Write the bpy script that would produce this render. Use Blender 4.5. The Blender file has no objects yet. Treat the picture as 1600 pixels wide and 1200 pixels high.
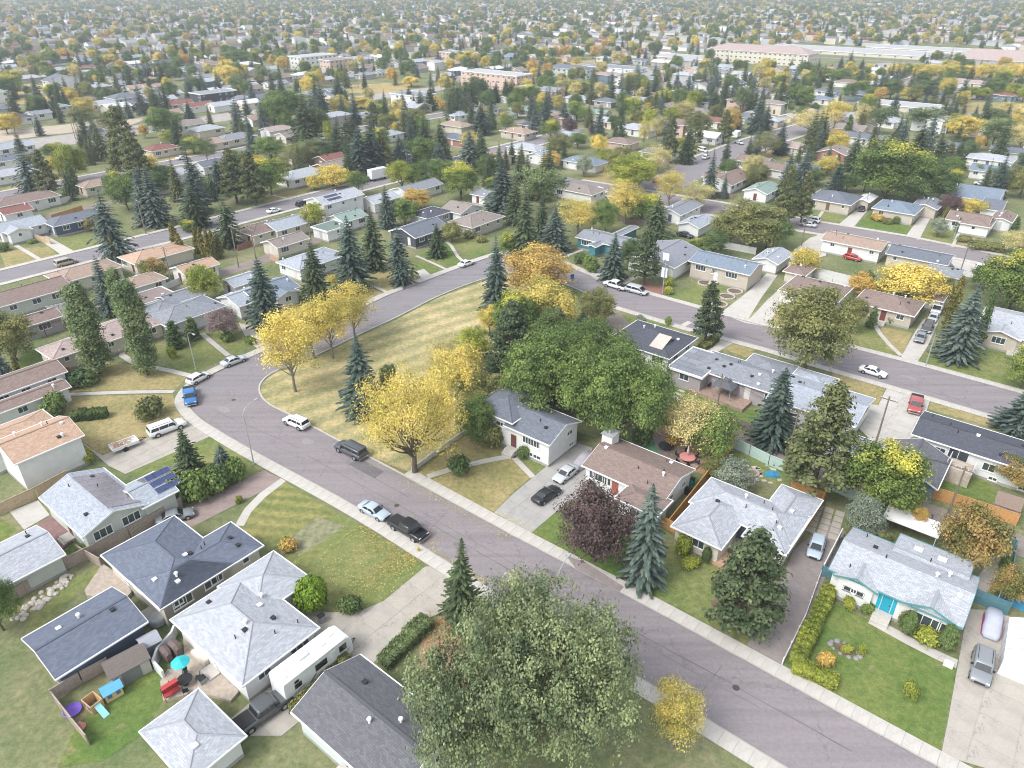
import bpy, math, random
import numpy as np
from mathutils import Vector
R = math.radians
random.seed(7)
sc = bpy.context.scene
col = sc.collection

# ------------------------------------------------------------------ camera, sky, sun, exposure
CAM_H = 62.0
F_PX = 1130.0            # focal length in pixels of a 1600 px wide picture
PITCH = math.atan(640.0 / F_PX)
cam_d = bpy.data.cameras.new('camera')
cam = bpy.data.objects.new('camera', cam_d)
col.objects.link(cam)
cam.location = (0, 0, CAM_H)
cam.rotation_euler = (R(90) - PITCH, 0, 0)
cam_d.sensor_width = 36.0
cam_d.lens = 36.0 * F_PX / 1600.0
cam_d.clip_start = 0.5
cam_d.clip_end = 12000
sc.camera = cam

SUN_EL, SUN_AZ = 50.0, -125.0      # azimuth measured from +Y towards +X
world = bpy.data.worlds.new('World')
sc.world = world
world.use_nodes = True
wn = world.node_tree
bg = wn.nodes['Background']
sky = wn.nodes.new('ShaderNodeTexSky')
sky.sky_type = 'NISHITA'
sky.sun_disc = False
sky.sun_elevation = R(SUN_EL)
sky.sun_rotation = R(SUN_AZ)
sky.air_density = 1.0
sky.dust_density = 2.0
sky.ozone_density = 0.6
hs = wn.nodes.new('ShaderNodeHueSaturation')
hs.inputs['Saturation'].default_value = 0.35
wn.links.new(sky.outputs[0], hs.inputs['Color'])
wn.links.new(hs.outputs[0], bg.inputs[0])
bg.inputs[1].default_value = 0.15

sun_d = bpy.data.lights.new('sun', 'SUN')
sun_d.energy = 1.05
sun_d.angle = R(22)
sun_d.color = (1.0, 0.985, 0.97)
sun = bpy.data.objects.new('sun', sun_d)
col.objects.link(sun)
sv = Vector((math.sin(R(SUN_AZ)) * math.cos(R(SUN_EL)), math.cos(R(SUN_AZ)) * math.cos(R(SUN_EL)), math.sin(R(SUN_EL))))
sun.rotation_euler = sv.to_track_quat('Z', 'Y').to_euler()
sun.location = (0, 0, 300)

vs = sc.view_settings
vs.view_transform = 'Standard'
vs.look = 'None'
vs.gamma = 1.0
vs.use_curve_mapping = False
vs.exposure = 1.24
sc.cycles.filter_width = 1.05

# ------------------------------------------------------------------ picture <-> ground
_c, _s = math.cos(PITCH), math.sin(PITCH)
def G(x, y, z=0.0):
    """point at height z seen at pixel x, y of the 1600x1200 photograph"""
    u = (x - 800) / F_PX; v = (600 - y) / F_PX
    dz = -_s + v * _c; dy = _c + v * _s
    t = (z - CAM_H) / dz
    return Vector((u * t, dy * t, z))
def P(p):
    """pixel of a world point"""
    X, Y, Z = p[0], p[1], p[2] - CAM_H
    f = Y * _c - Z * _s; up = Y * _s + Z * _c
    return (800 + F_PX * X / f, 600 - F_PX * up / f)
def px_scale(p):
    return F_PX / (p[1] * _c - (p[2] - CAM_H) * _s)
def height_at(x, by, ty):
    g = G(x, by); v = (600 - ty) / F_PX
    return g[1] * (v * _c - _s) / (_c + v * _s) + CAM_H
TH = R(-38.7)          # the streets run this way (down right), the others at a right angle to it
XA = Vector((math.cos(TH), math.sin(TH), 0)); YA = Vector((-math.sin(TH), math.cos(TH), 0))

# ------------------------------------------------------------------ tagging
ALL = []
def tag(o, label=None, cat=None, group=None, kind=None, desc=None, nick=None):
    if label: o['label'] = label
    if cat: o['category'] = cat
    if group: o['group'] = group
    if kind: o['kind'] = kind
    if kind != 'structure': ALL.append([o, desc, nick])
    return o
def empty(name, loc, rz=0.0, sc_=None):
    o = bpy.data.objects.new(name, None); col.objects.link(o)
    o.location = loc; o.rotation_euler = (0, 0, rz)
    if sc_: o.scale = sc_
    return o
def link(name, me, parent=None, loc=None, rz=None, mats=None):
    o = bpy.data.objects.new(name, me); col.objects.link(o)
    if parent: o.parent = parent
    if loc is not None: o.location = loc
    if rz is not None: o.rotation_euler = (0, 0, rz)
    if mats:
        for i, m in enumerate(mats):
            if i < len(o.material_slots):
                o.material_slots[i].link = 'OBJECT'; o.material_slots[i].material = m
    return o

# ------------------------------------------------------------------ materials
MATS = {}
def newmat(name):
    m = bpy.data.materials.new(name); m.use_nodes = True
    nt = m.node_tree
    return m, nt, nt.nodes['Principled BSDF'], nt.nodes.new, nt.links.new
def rgba(c): return (c[0], c[1], c[2], 1.0)
def s2l(r, g, b):
    f = lambda v: ((v / 255 + 0.055) / 1.055) ** 2.4 if v > 10 else v / 255 / 12.92
    return (f(r), f(g), f(b))
def noise(nt, scale, detail=3, rough=0.6, coord='Object', w=None):
    n = nt.nodes.new('ShaderNodeTexNoise'); n.inputs['Scale'].default_value = scale
    n.inputs['Detail'].default_value = detail; n.inputs['Roughness'].default_value = rough
    tc = nt.nodes.new('ShaderNodeTexCoord'); nt.links.new(tc.outputs[coord], n.inputs['Vector'])
    return n
def ramp(nt, src, stops):
    r = nt.nodes.new('ShaderNodeValToRGB'); cr = r.color_ramp
    cr.elements[0].position, cr.elements[0].color = stops[0][0], rgba(stops[0][1])
    cr.elements[1].position, cr.elements[1].color = stops[-1][0], rgba(stops[-1][1])
    for p, c in stops[1:-1]:
        e = cr.elements.new(p); e.color = rgba(c)
    nt.links.new(src, r.inputs[0]); return r
def mul(c, k): return tuple(min(1, v * k) for v in c)
def plain(key, c, rough=0.7, var=0.12, scale=1.5, metal=0.0, spec=0.3):
    if key in MATS: return MATS[key]
    m, nt, b, N, L = newmat(key)
    n = noise(nt, scale, 4)
    r = ramp(nt, n.outputs[0], [(0.3, mul(c, 1 - var)), (0.7, mul(c, 1 + var))])
    L(r.outputs[0], b.inputs['Base Color'])
    b.inputs['Roughness'].default_value = rough; b.inputs['Metallic'].default_value = metal
    b.inputs['Specular IOR Level'].default_value = spec
    MATS[key] = m; return m
def paint(key, c):
    if key in MATS: return MATS[key]
    m, nt, b, N, L = newmat(key)
    b.inputs['Base Color'].default_value = rgba(c); b.inputs['Roughness'].default_value = 0.28
    b.inputs['Specular IOR Level'].default_value = 0.5
    b.inputs['Coat Weight'].default_value = 0.35; b.inputs['Coat Roughness'].default_value = 0.12
    MATS[key] = m; return m
def glass(key='window glass', c=(0.05, 0.065, 0.075)):
    if key in MATS: return MATS[key]
    m, nt, b, N, L = newmat(key)
    b.inputs['Base Color'].default_value = rgba(c); b.inputs['Roughness'].default_value = 0.08
    b.inputs['Specular IOR Level'].default_value = 0.8
    MATS[key] = m; return m
def shingle(key, c):
    """asphalt shingles: staggered tabs in metre UVs with granule mottling"""
    if key in MATS: return MATS[key]
    m, nt, b, N, L = newmat(key)
    uv = N('ShaderNodeTexCoord')
    br = N('ShaderNodeTexBrick'); br.inputs['Scale'].default_value = 1.0
    br.inputs['Brick Width'].default_value = 0.42; br.inputs['Row Height'].default_value = 0.19
    br.inputs['Mortar Size'].default_value = 0.012; br.inputs['Bias'].default_value = -0.1
    br.inputs['Color1'].default_value = rgba(mul(c, 0.83)); br.inputs['Color2'].default_value = rgba(mul(c, 1.13))
    br.inputs['Mortar'].default_value = rgba(mul(c, 0.62))
    L(uv.outputs['UV'], br.inputs['Vector'])
    n = noise(nt, 0.35, 5, 0.65); mx = N('ShaderNodeMixRGB'); mx.blend_type = 'MULTIPLY'; mx.inputs[0].default_value = 1
    r = ramp(nt, n.outputs[0], [(0.3, (0.96, 0.96, 0.97)), (0.7, (1.02, 1.02, 1.02))])
    n2 = noise(nt, 9.0, 2, 0.8)
    r2 = ramp(nt, n2.outputs[0], [(0.38, (0.84, 0.84, 0.85)), (0.62, (1.13, 1.13, 1.12))])
    mx2 = N('ShaderNodeMixRGB'); mx2.blend_type = 'MULTIPLY'; mx2.inputs[0].default_value = 1
    L(br.outputs[0], mx.inputs[1]); L(r.outputs[0], mx.inputs[2])
    L(mx.outputs[0], mx2.inputs[1]); L(r2.outputs[0], mx2.inputs[2])
    L(mx2.outputs[0], b.inputs['Base Color']); b.inputs['Roughness'].default_value = 0.92
    b.inputs['Specular IOR Level'].default_value = 0.15
    MATS[key] = m; return m
def siding(key, c, vertical=False, pitch=0.2):
    if key in MATS: return MATS[key]
    m, nt, b, N, L = newmat(key)
    tc = N('ShaderNodeTexCoord'); sp = N('ShaderNodeSeparateXYZ'); L(tc.outputs['Object'], sp.inputs[0])
    md = N('ShaderNodeMath'); md.operation = 'FRACT'; dv = N('ShaderNodeMath'); dv.operation = 'DIVIDE'
    dv.inputs[1].default_value = pitch; L(sp.outputs[2], dv.inputs[0]); L(dv.outputs[0], md.inputs[0])
    r = ramp(nt, md.outputs[0], [(0.0, mul(c, 0.72)), (0.12, c), (1.0, mul(c, 1.03))])
    n = noise(nt, 0.8, 4); rr = ramp(nt, n.outputs[0], [(0.3, (0.9, 0.9, 0.89)), (0.7, (1.04, 1.04, 1.04))])
    mx = N('ShaderNodeMixRGB'); mx.blend_type = 'MULTIPLY'; mx.inputs[0].default_value = 1
    L(r.outputs[0], mx.inputs[1]); L(rr.outputs[0], mx.inputs[2]); L(mx.outputs[0], b.inputs['Base Color'])
    b.inputs['Roughness'].default_value = 0.75; b.inputs['Specular IOR Level'].default_value = 0.2
    MATS[key] = m; return m
def grass(key, lush, dry, bare, dryness=0.5, stripe=None, sdir=0.0):
    """lawn: lush and dried patches at several sizes, bare soil, optional mowing stripes"""
    if key in MATS: return MATS[key]
    m, nt, b, N, L = newmat(key)
    n = noise(nt, 0.10, 8, 0.68); 
    d = dryness
    r = ramp(nt, n.outputs[0], [(max(0, 0.62 - 0.5 * d - 0.12), lush), (0.68 - 0.4 * d, tuple((a + c) / 2 for a, c in zip(lush, dry))), (0.85 - 0.35 * d, dry)])
    n2 = noise(nt, 1.3, 6, 0.75)
    r2 = ramp(nt, n2.outputs[0], [(0.30, (0.58, 0.68, 0.62)), (0.5, (1, 1, 1)), (0.70, (1.5, 1.34, 1.3))])
    mx = N('ShaderNodeMixRGB'); mx.blend_type = 'MULTIPLY'; mx.inputs[0].default_value = 1
    L(r.outputs[0], mx.inputs[1]); L(r2.outputs[0], mx.inputs[2])
    n4 = noise(nt, 9.0, 3, 0.8)
    r4 = ramp(nt, n4.outputs[0], [(0.3, (0.72, 0.75, 0.72)), (0.7, (1.28, 1.25, 1.25))])
    mx4 = N('ShaderNodeMixRGB'); mx4.blend_type = 'MULTIPLY'; mx4.inputs[0].default_value = 1
    L(mx.outputs[0], mx4.inputs[1]); L(r4.outputs[0], mx4.inputs[2])
    n3 = noise(nt, 0.33, 5, 0.7)
    r3 = ramp(nt, n3.outputs[0], [(0.60, (0, 0, 0)), (0.75, (0.8, 0.8, 0.8))])
    mx3 = N('ShaderNodeMixRGB'); L(r3.outputs[0], mx3.inputs[0]); L(mx4.outputs[0], mx3.inputs[1]); mx3.inputs[2].default_value = rgba(bare)
    out = mx3.outputs[0]
    if stripe:
        tc = N('ShaderNodeTexCoord'); mp = N('ShaderNodeMapping'); mp.inputs['Rotation'].default_value = (0, 0, -sdir)
        L(tc.outputs['Object'], mp.inputs[0]); w = N('ShaderNodeTexWave'); w.inputs['Scale'].default_value = stripe
        w.inputs['Distortion'].default_value = 3.0; w.inputs['Detail'].default_value = 3; w.inputs['Detail Scale'].default_value = 0.5
        w.bands_direction = 'Y'; L(mp.outputs[0], w.inputs[0])
        rs = ramp(nt, w.outputs[1], [(0.1, (0.80, 0.86, 0.80)), (0.9, (1.14, 1.10, 1.05))])
        m5 = N('ShaderNodeMixRGB'); m5.blend_type = 'MULTIPLY'; m5.inputs[0].default_value = 1
        L(out, m5.inputs[1]); L(rs.outputs[0], m5.inputs[2]); out = m5.outputs[0]
    L(out, b.inputs['Base Color']); b.inputs['Roughness'].default_value = 0.95; b.inputs['Specular IOR Level'].default_value = 0.1
    MATS[key] = m; return m
def asphalt(key, c, direction=TH):
    if key in MATS: return MATS[key]
    m, nt, b, N, L = newmat(key)
    tc = N('ShaderNodeTexCoord'); mp = N('ShaderNodeMapping'); mp.inputs['Rotation'].default_value = (0, 0, -direction)
    mp.inputs['Scale'].default_value = (0.035, 0.9, 1)
    L(tc.outputs['Object'], mp.inputs[0])
    mp.vector_type = 'POINT'
    n = N('ShaderNodeTexNoise'); n.inputs['Scale'].default_value = 1.0; n.inputs['Detail'].default_value = 5
    n.inputs['Roughness'].default_value = 0.6; L(mp.outputs[0], n.inputs['Vector'])
    r = ramp(nt, n.outputs[0], [(0.28, mul(c, 0.86)), (0.5, c), (0.72, mul(c, 1.12))])
    n2 = noise(nt, 2.5, 6, 0.8); r2 = ramp(nt, n2.outputs[0], [(0.3, (0.84, 0.84, 0.85)), (0.7, (1.13, 1.12, 1.11))])
    mx = N('ShaderNodeMixRGB'); mx.blend_type = 'MULTIPLY'; mx.inputs[0].default_value = 1
    L(r.outputs[0], mx.inputs[1]); L(r2.outputs[0], mx.inputs[2])
    vo = N('ShaderNodeTexVoronoi'); vo.feature = 'DISTANCE_TO_EDGE'; vo.inputs['Scale'].default_value = 0.11
    nd = noise(nt, 0.6, 4); ad = N('ShaderNodeVectorMath'); ad.operation = 'ADD'
    sc2 = N('ShaderNodeVectorMath'); sc2.operation = 'SCALE'; sc2.inputs['Scale'].default_value = 3.0
    L(nd.outputs['Color'], sc2.inputs[0]); L(tc.outputs['Object'], ad.inputs[0]); L(sc2.outputs[0], ad.inputs[1]); L(ad.outputs[0], vo.inputs['Vector'])
    rc = ramp(nt, vo.outputs['Distance'], [(0.0, (0.72, 0.72, 0.72)), (0.010, (1, 1, 1))])
    m3 = N('ShaderNodeMixRGB'); m3.blend_type = 'MULTIPLY'; m3.inputs[0].default_value = 0.8
    L(mx.outputs[0], m3.inputs[1]); L(rc.outputs[0], m3.inputs[2])
    L(m3.outputs[0], b.inputs['Base Color']); b.inputs['Roughness'].default_value = 0.9; b.inputs['Specular IOR Level'].default_value = 0.2
    MATS[key] = m; return m
def concrete(key, c):
    if key in MATS: return MATS[key]
    m, nt, b, N, L = newmat(key)
    n = noise(nt, 0.35, 8, 0.7); r = ramp(nt, n.outputs[0], [(0.3, mul(c, 0.84)), (0.5, c), (0.7, mul(c, 1.08))])
    n2 = noise(nt, 6, 4, 0.7); r2 = ramp(nt, n2.outputs[0], [(0.3, (0.92, 0.92, 0.92)), (0.7, (1.06, 1.06, 1.05))])
    mx = N('ShaderNodeMixRGB'); mx.blend_type = 'MULTIPLY'; mx.inputs[0].default_value = 1
    L(r.outputs[0], mx.inputs[1]); L(r2.outputs[0], mx.inputs[2])
    tc = N('ShaderNodeTexCoord')
    vo = N('ShaderNodeTexVoronoi'); vo.feature = 'DISTANCE_TO_EDGE'; vo.inputs['Scale'].default_value = 0.16
    nd = noise(nt, 0.5, 5); ad = N('ShaderNodeVectorMath'); ad.operation = 'ADD'
    sc2 = N('ShaderNodeVectorMath'); sc2.operation = 'SCALE'; sc2.inputs['Scale'].default_value = 4.0
    L(nd.outputs['Color'], sc2.inputs[0]); L(tc.outputs['Object'], ad.inputs[0]); L(sc2.outputs[0], ad.inputs[1]); L(ad.outputs[0], vo.inputs['Vector'])
    rc = ramp(nt, vo.outputs['Distance'], [(0.0, (0.55, 0.54, 0.53)), (0.008, (1, 1, 1))])
    m3 = N('ShaderNodeMixRGB'); m3.blend_type = 'MULTIPLY'; m3.inputs[0].default_value = 0.7
    L(mx.outputs[0], m3.inputs[1]); L(rc.outputs[0], m3.inputs[2])
    L(m3.outputs[0], b.inputs['Base Color']); b.inputs['Roughness'].default_value = 0.88; b.inputs['Specular IOR Level'].default_value = 0.2
    MATS[key] = m; return m
def pavers(key, c1, c2, w=0.45, h=0.22):
    if key in MATS: return MATS[key]
    m, nt, b, N, L = newmat(key)
    tc = N('ShaderNodeTexCoord'); mp = N('ShaderNodeMapping'); mp.inputs['Rotation'].default_value = (0, 0, R(45)); L(tc.outputs['Object'], mp.inputs[0])
    br = N('ShaderNodeTexBrick'); br.inputs['Scale'].default_value = 1; br.inputs['Brick Width'].default_value = w
    br.inputs['Row Height'].default_value = h; br.inputs['Mortar Size'].default_value = 0.02
    br.inputs['Color1'].default_value = rgba(c1); br.inputs['Color2'].default_value = rgba(c2); br.inputs['Mortar'].default_value = rgba(mul(c1, 0.6))
    L(mp.outputs[0], br.inputs['Vector'])
    n = noise(nt, 0.5, 6, 0.7); r = ramp(nt, n.outputs[0], [(0.3, (0.82, 0.82, 0.82)), (0.7, (1.12, 1.12, 1.1))])
    mx = N('ShaderNodeMixRGB'); mx.blend_type = 'MULTIPLY'; mx.inputs[0].default_value = 1
    L(br.outputs[0], mx.inputs[1]); L(r.outputs[0], mx.inputs[2]); L(mx.outputs[0], b.inputs['Base Color'])
    b.inputs['Roughness'].default_value = 0.9; MATS[key] = m; return m
def foliage(key, a, bcol, cut=0.5, soft=0.18, scale=0.22, top=None, topz=0.62, trans=0.2):
    """leaves: two leaf colours in drifts through the crown, leaf to leaf variation, optional turned crown top"""
    if key in MATS: return MATS[key]
    m, nt, b, N, L = newmat(key)
    oi = N('ShaderNodeObjectInfo'); tc = N('ShaderNodeTexCoord'); ad = N('ShaderNodeVectorMath'); ad.operation = 'ADD'
    s = N('ShaderNodeMath'); s.operation = 'MULTIPLY'; s.inputs[1].default_value = 37.0; L(oi.outputs['Random'], s.inputs[0])
    L(tc.outputs['Object'], ad.inputs[0]); L(s.outputs[0], ad.inputs[1])
    n = N('ShaderNodeTexNoise'); n.inputs['Scale'].default_value = scale; n.inputs['Detail'].default_value = 4; L(ad.outputs[0], n.inputs['Vector'])
    r = ramp(nt, n.outputs[0], [(cut - soft, a), (cut + soft, bcol)])
    out = r.outputs[0]
    if top:
        sp = N('ShaderNodeSeparateXYZ'); L(tc.outputs['Generated'], sp.inputs[0])
        ma = N('ShaderNodeMath'); ma.operation = 'ADD'; L(sp.outputs[2], ma.inputs[0])
        m2 = N('ShaderNodeMath'); m2.operation = 'MULTIPLY'; m2.inputs[1].default_value = 0.8; L(n.outputs[0], m2.inputs[0]); L(m2.outputs[0], ma.inputs[1])
        m7 = N('ShaderNodeMath'); m7.operation = 'MULTIPLY'; m7.inputs[1].default_value = .7; L(ma.outputs[0], m7.inputs[0]); p_ = (topz + .4) * .7
        rt = ramp(nt, m7.outputs[0], [(min(.93, p_ - .05), (0, 0, 0)), (min(1, p_ + .08), (1, 1, 1))])
        mx = N('ShaderNodeMixRGB'); L(rt.outputs[0], mx.inputs[0]); L(out, mx.inputs[1]); mx.inputs[2].default_value = rgba(top); out = mx.outputs[0]
    ge = N('ShaderNodeNewGeometry')
    rr = ramp(nt, ge.outputs['Random Per Island'], [(0.0, (0.60, 0.63, 0.60)), (0.45, (0.96, 0.96, 0.96)), (0.8, (1.16, 1.15, 1.08)), (1.0, (1.5, 1.45, 1.3))])
    ro = ramp(nt, oi.outputs['Random'], [(0.0, (0.84, 0.86, 0.88)), (1.0, (1.16, 1.12, 1.08))])
    m3 = N('ShaderNodeMixRGB'); m3.blend_type = 'MULTIPLY'; m3.inputs[0].default_value = 1; L(out, m3.inputs[1]); L(rr.outputs[0], m3.inputs[2])
    m4 = N('ShaderNodeMixRGB'); m4.blend_type = 'MULTIPLY'; m4.inputs[0].default_value = 1; L(m3.outputs[0], m4.inputs[1]); L(ro.outputs[0], m4.inputs[2])
    L(m4.outputs[0], b.inputs['Base Color']); b.inputs['Roughness'].default_value = 0.75; b.inputs['Specular IOR Level'].default_value = 0.15
    tr = N('ShaderNodeBsdfTranslucent'); L(m4.outputs[0], tr.inputs[0]); ms = N('ShaderNodeMixShader'); ms.inputs[0].default_value = trans
    mo = nt.nodes['Material Output']; L(b.outputs[0], ms.inputs[1]); L(tr.outputs[0], ms.inputs[2]); L(ms.outputs[0], mo.inputs[0])
    MATS[key] = m; return m

# ------------------------------------------------------------------ mesh building
class MB:
    def __init__(s): s.v = []; s.f = []; s.m = []; s.uv = {}
    def face(s, pts, m=0, uv=None):
        i = len(s.v); s.v.extend([tuple(p) for p in pts]); s.f.append(tuple(range(i, i + len(pts)))); s.m.append(m)
        if uv: s.uv[len(s.f) - 1] = uv
    def box(s, x0, x1, y0, y1, z0, z1, m=0, top=None):
        i = len(s.v)
        s.v.extend([(x0, y0, z0), (x1, y0, z0), (x1, y1, z0), (x0, y1, z0), (x0, y0, z1), (x1, y0, z1), (x1, y1, z1), (x0, y1, z1)])
        for k, q in enumerate(((0, 3, 2, 1), (4, 5, 6, 7), (0, 1, 5, 4), (1, 2, 6, 5), (2, 3, 7, 6), (3, 0, 4, 7))):
            s.f.append(tuple(i + a for a in q)); s.m.append(top if (k == 1 and top is not None) else m)
    def prism(s, pts, z0, z1, m=0, mtop=None):
        n = len(pts)
        a = sum(pts[i][0] * pts[(i + 1) % n][1] - pts[(i + 1) % n][0] * pts[i][1] for i in range(n))
        if a < 0: pts = list(reversed(pts))
        i = len(s.v)
        s.v.extend([(p[0], p[1], z0) for p in pts]); s.v.extend([(p[0], p[1], z1) for p in pts])
        s.f.append(tuple(i + n + k for k in range(n))); s.m.append(m if mtop is None else mtop)
        s.f.append(tuple(i + n - 1 - k for k in range(n))); s.m.append(m)
        for k in range(n):
            j = (k + 1) % n; s.f.append((i + k, i + j, i + n + j, i + n + k)); s.m.append(m)
    def tube(s, a, b, r0, r1, n=8, m=0, cap=True):
        a = Vector(a); b = Vector(b); d = (b - a)
        if d.length < 1e-6: return
        d.normalize(); u = d.orthogonal().normalized(); w = d.cross(u)
        i = len(s.v)
        for k in range(n):
            t = 2 * math.pi * k / n; o = u * math.cos(t) + w * math.sin(t)
            s.v.append(tuple(a + o * r0)); s.v.append(tuple(b + o * r1))
        for k in range(n):
            j = (k + 1) % n; s.f.append((i + 2 * k, i + 2 * j, i + 2 * j + 1, i + 2 * k + 1)); s.m.append(m)
        if cap:
            s.f.append(tuple(i + 2 * k + 1 for k in range(n))); s.m.append(m)
            s.f.append(tuple(i + 2 * (n - 1 - k) for k in range(n))); s.m.append(m)
    def path(s, pts, r, n=6, m=0):
        for k in range(len(pts) - 1):
            rr = r if not isinstance(r, (list, tuple)) else r[k]; r2 = r if not isinstance(r, (list, tuple)) else r[k + 1]
            s.tube(pts[k], pts[k + 1], rr, r2, n, m)
    def lathe(s, prof, n=12, m=0, c=(0, 0, 0)):
        i = len(s.v)
        for (r, z) in prof:
            for k in range(n):
                t = 2 * math.pi * k / n; s.v.append((c[0] + r * math.cos(t), c[1] + r * math.sin(t), c[2] + z))
        for a in range(len(prof) - 1):
            for k in range(n):
                j = (k + 1) % n; s.f.append((i + a * n + k, i + a * n + j, i + (a + 1) * n + j, i + (a + 1) * n + k)); s.m.append(m)
        s.f.append(tuple(i + (len(prof) - 1) * n + k for k in range(n))); s.m.append(m)
    def loft(s, rings, m=0, caps=True):
        n = len(rings[0]); i = len(s.v)
        for r in rings: s.v.extend([tuple(p) for p in r])
        for a in range(len(rings) - 1):
            for k in range(n):
                j = (k + 1) % n; s.f.append((i + a * n + k, i + a * n + j, i + (a + 1) * n + j, i + (a + 1) * n + k)); s.m.append(m)
        if caps:
            s.f.append(tuple(i + n - 1 - k for k in range(n))); s.m.append(m)
            s.f.append(tuple(i + (len(rings) - 1) * n + k for k in range(n))); s.m.append(m)
    def mesh(s, name, mats, smooth=False):
        me = bpy.data.meshes.new(name); me.from_pydata(s.v, [], s.f)
        for mt in mats: me.materials.append(mt)
        if len(mats) > 1: me.polygons.foreach_set('material_index', s.m)
        if s.uv:
            ul = me.uv_layers.new(name='UVMap')
            for fi, uv in s.uv.items():
                ls = me.polygons[fi].loop_start
                for k, c in enumerate(uv): ul.data[ls + k].uv = c
        if smooth: me.polygons.foreach_set('use_smooth', [True] * len(me.polygons))
        return me
    def build(s, name, mats, parent=None, smooth=False, loc=None, rz=None):
        if not isinstance(mats, (list, tuple)): mats = [mats]
        return link(name, s.mesh(name, mats, smooth), parent, loc, rz)
def quads_mesh(name, V, mat, cols=None):
    """V: (N,4,3) array -> one mesh of N loose quads"""
    N = len(V); me = bpy.data.meshes.new(name)
    me.vertices.add(4 * N); me.vertices.foreach_set('co', V.astype(np.float32).ravel())
    me.loops.add(4 * N); me.loops.foreach_set('vertex_index', np.arange(4 * N, dtype=np.int32))
    me.polygons.add(N); me.polygons.foreach_set('loop_start', np.arange(0, 4 * N, 4, dtype=np.int32))
    me.update(calc_edges=True)
    if mat: me.materials.append(mat)
    if cols is not None:
        at = me.attributes.new('tint', 'FLOAT_COLOR', 'FACE')
        at.data.foreach_set('color', np.concatenate([cols, np.ones((N, 1))], 1).astype(np.float32).ravel())
    return me
# ------------------------------------------------------------------ foliage shapes
def unit(a): return a / np.maximum(1e-9, np.linalg.norm(a, axis=-1, keepdims=True))
def leaf_quads(rng, C, Nrm, size, aspect=1.5):
    n = len(C); t = unit(np.cross(Nrm, rng.normal(size=(n, 3)))); b = np.cross(Nrm, t)
    s = (size * rng.uniform(0.55, 1.35, n))[:, None]
    t = t * s * aspect * 0.5; b = b * s * 0.5
    return np.stack([C - t - b * 0.5, C + t * 0.2 - b, C + t + b * 0.5, C - t * 0.2 + b], 1)
def clump_cloud(rng, lobes, nclump, nleaf, cr, size, inner=0.2, zmin=None):
    L = np.array(lobes, float); area = L[:, 3] * L[:, 4] + L[:, 4] * L[:, 5] + L[:, 3] * L[:, 5]
    idx = rng.choice(len(L), nclump, p=area / area.sum())
    d = unit(rng.normal(size=(nclump, 3))); d[:, 2] = np.where(d[:, 2] < -0.45, -d[:, 2], d[:, 2])
    rad = np.where(rng.random(nclump) < inner, rng.uniform(0.3, 0.8, nclump), rng.uniform(0.84, 1.1, nclump))
    cc = L[idx, :3] + d * L[idx, 3:6] * rad[:, None]
    k = rng.integers(int(nleaf * 0.5), int(nleaf * 1.5) + 1, nclump)
    C = np.repeat(cc, k, 0); D = np.repeat(d, k, 0); n = len(C)
    o = rng.normal(size=(n, 3)) * cr * np.array([1, 1, 0.62])
    C = C + o; nr = unit(D * 0.7 + unit(o) * 0.5 + np.array([0, 0, 0.45]) + rng.normal(size=(n, 3)) * 0.42)
    if zmin is not None:
        k2 = C[:, 2] > zmin; C, nr = C[k2], nr[k2]
    return leaf_quads(rng, C, nr, size)
def crown_lobes(rng, H, Rr, base, n, spread=0.62, vase=0.0):
    zc = (H + base) / 2; rz = (H - base) / 2; out = []
    for i in range(n):
        a = i * 2.399 + rng.uniform(-0.4, 0.4); t = (i + 0.5) / n; z = -0.75 + 1.55 * t
        rr = spread * math.sqrt(max(0.05, 1 - z * z * 0.85)) * (1 + vase * z)
        lr = rng.uniform(0.30, 0.46)
        out.append((Rr * rr * math.cos(a), Rr * rr * math.sin(a), zc + rz * z * 0.75, Rr * lr, Rr * lr, rz * lr * 1.0))
    out.append((0, 0, zc + rz * 0.35, Rr * 0.5, Rr * 0.5, rz * 0.6)); out.append((0, 0, zc - rz * 0.1, Rr * 0.6, Rr * 0.6, rz * 0.6))
    return out
def limbs(rng, lobes, H, base, r0, forks=True, curve=0.3):
    b = MB(); zt = base + (H - base) * 0.42
    pts = [Vector((0, 0, -0.3)), Vector((rng.uniform(-.12, .12), rng.uniform(-.12, .12), base * 0.5)), Vector((rng.uniform(-.2, .2), rng.uniform(-.2, .2), base)), Vector((0, 0, zt)), Vector((0, 0, base + (H - base) * 0.75))]
    b.path(pts, [r0 * 1.25, r0, r0 * 0.85, r0 * 0.5, r0 * 0.12], 8)
    for L in lobes:
        e = Vector(L[:3]); st = Vector((0, 0, base + (zt - base) * rng.uniform(0.0, 0.8))); md = st.lerp(e, 0.5) + Vector((0, 0, -curve))
        b.path([st, md, e], [r0 * 0.42, r0 * 0.25, r0 * 0.08], 5)
        if forks:
            for q in range(3):
                o = Vector(rng.normal(size=3)); o.normalize()
                e2 = e + Vector((o.x * L[3], o.y * L[4], abs(o.z) * L[5])) * 0.85
                b.path([md.lerp(e, 0.4), e2], [r0 * 0.13, r0 * 0.03], 4)
    return b
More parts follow.
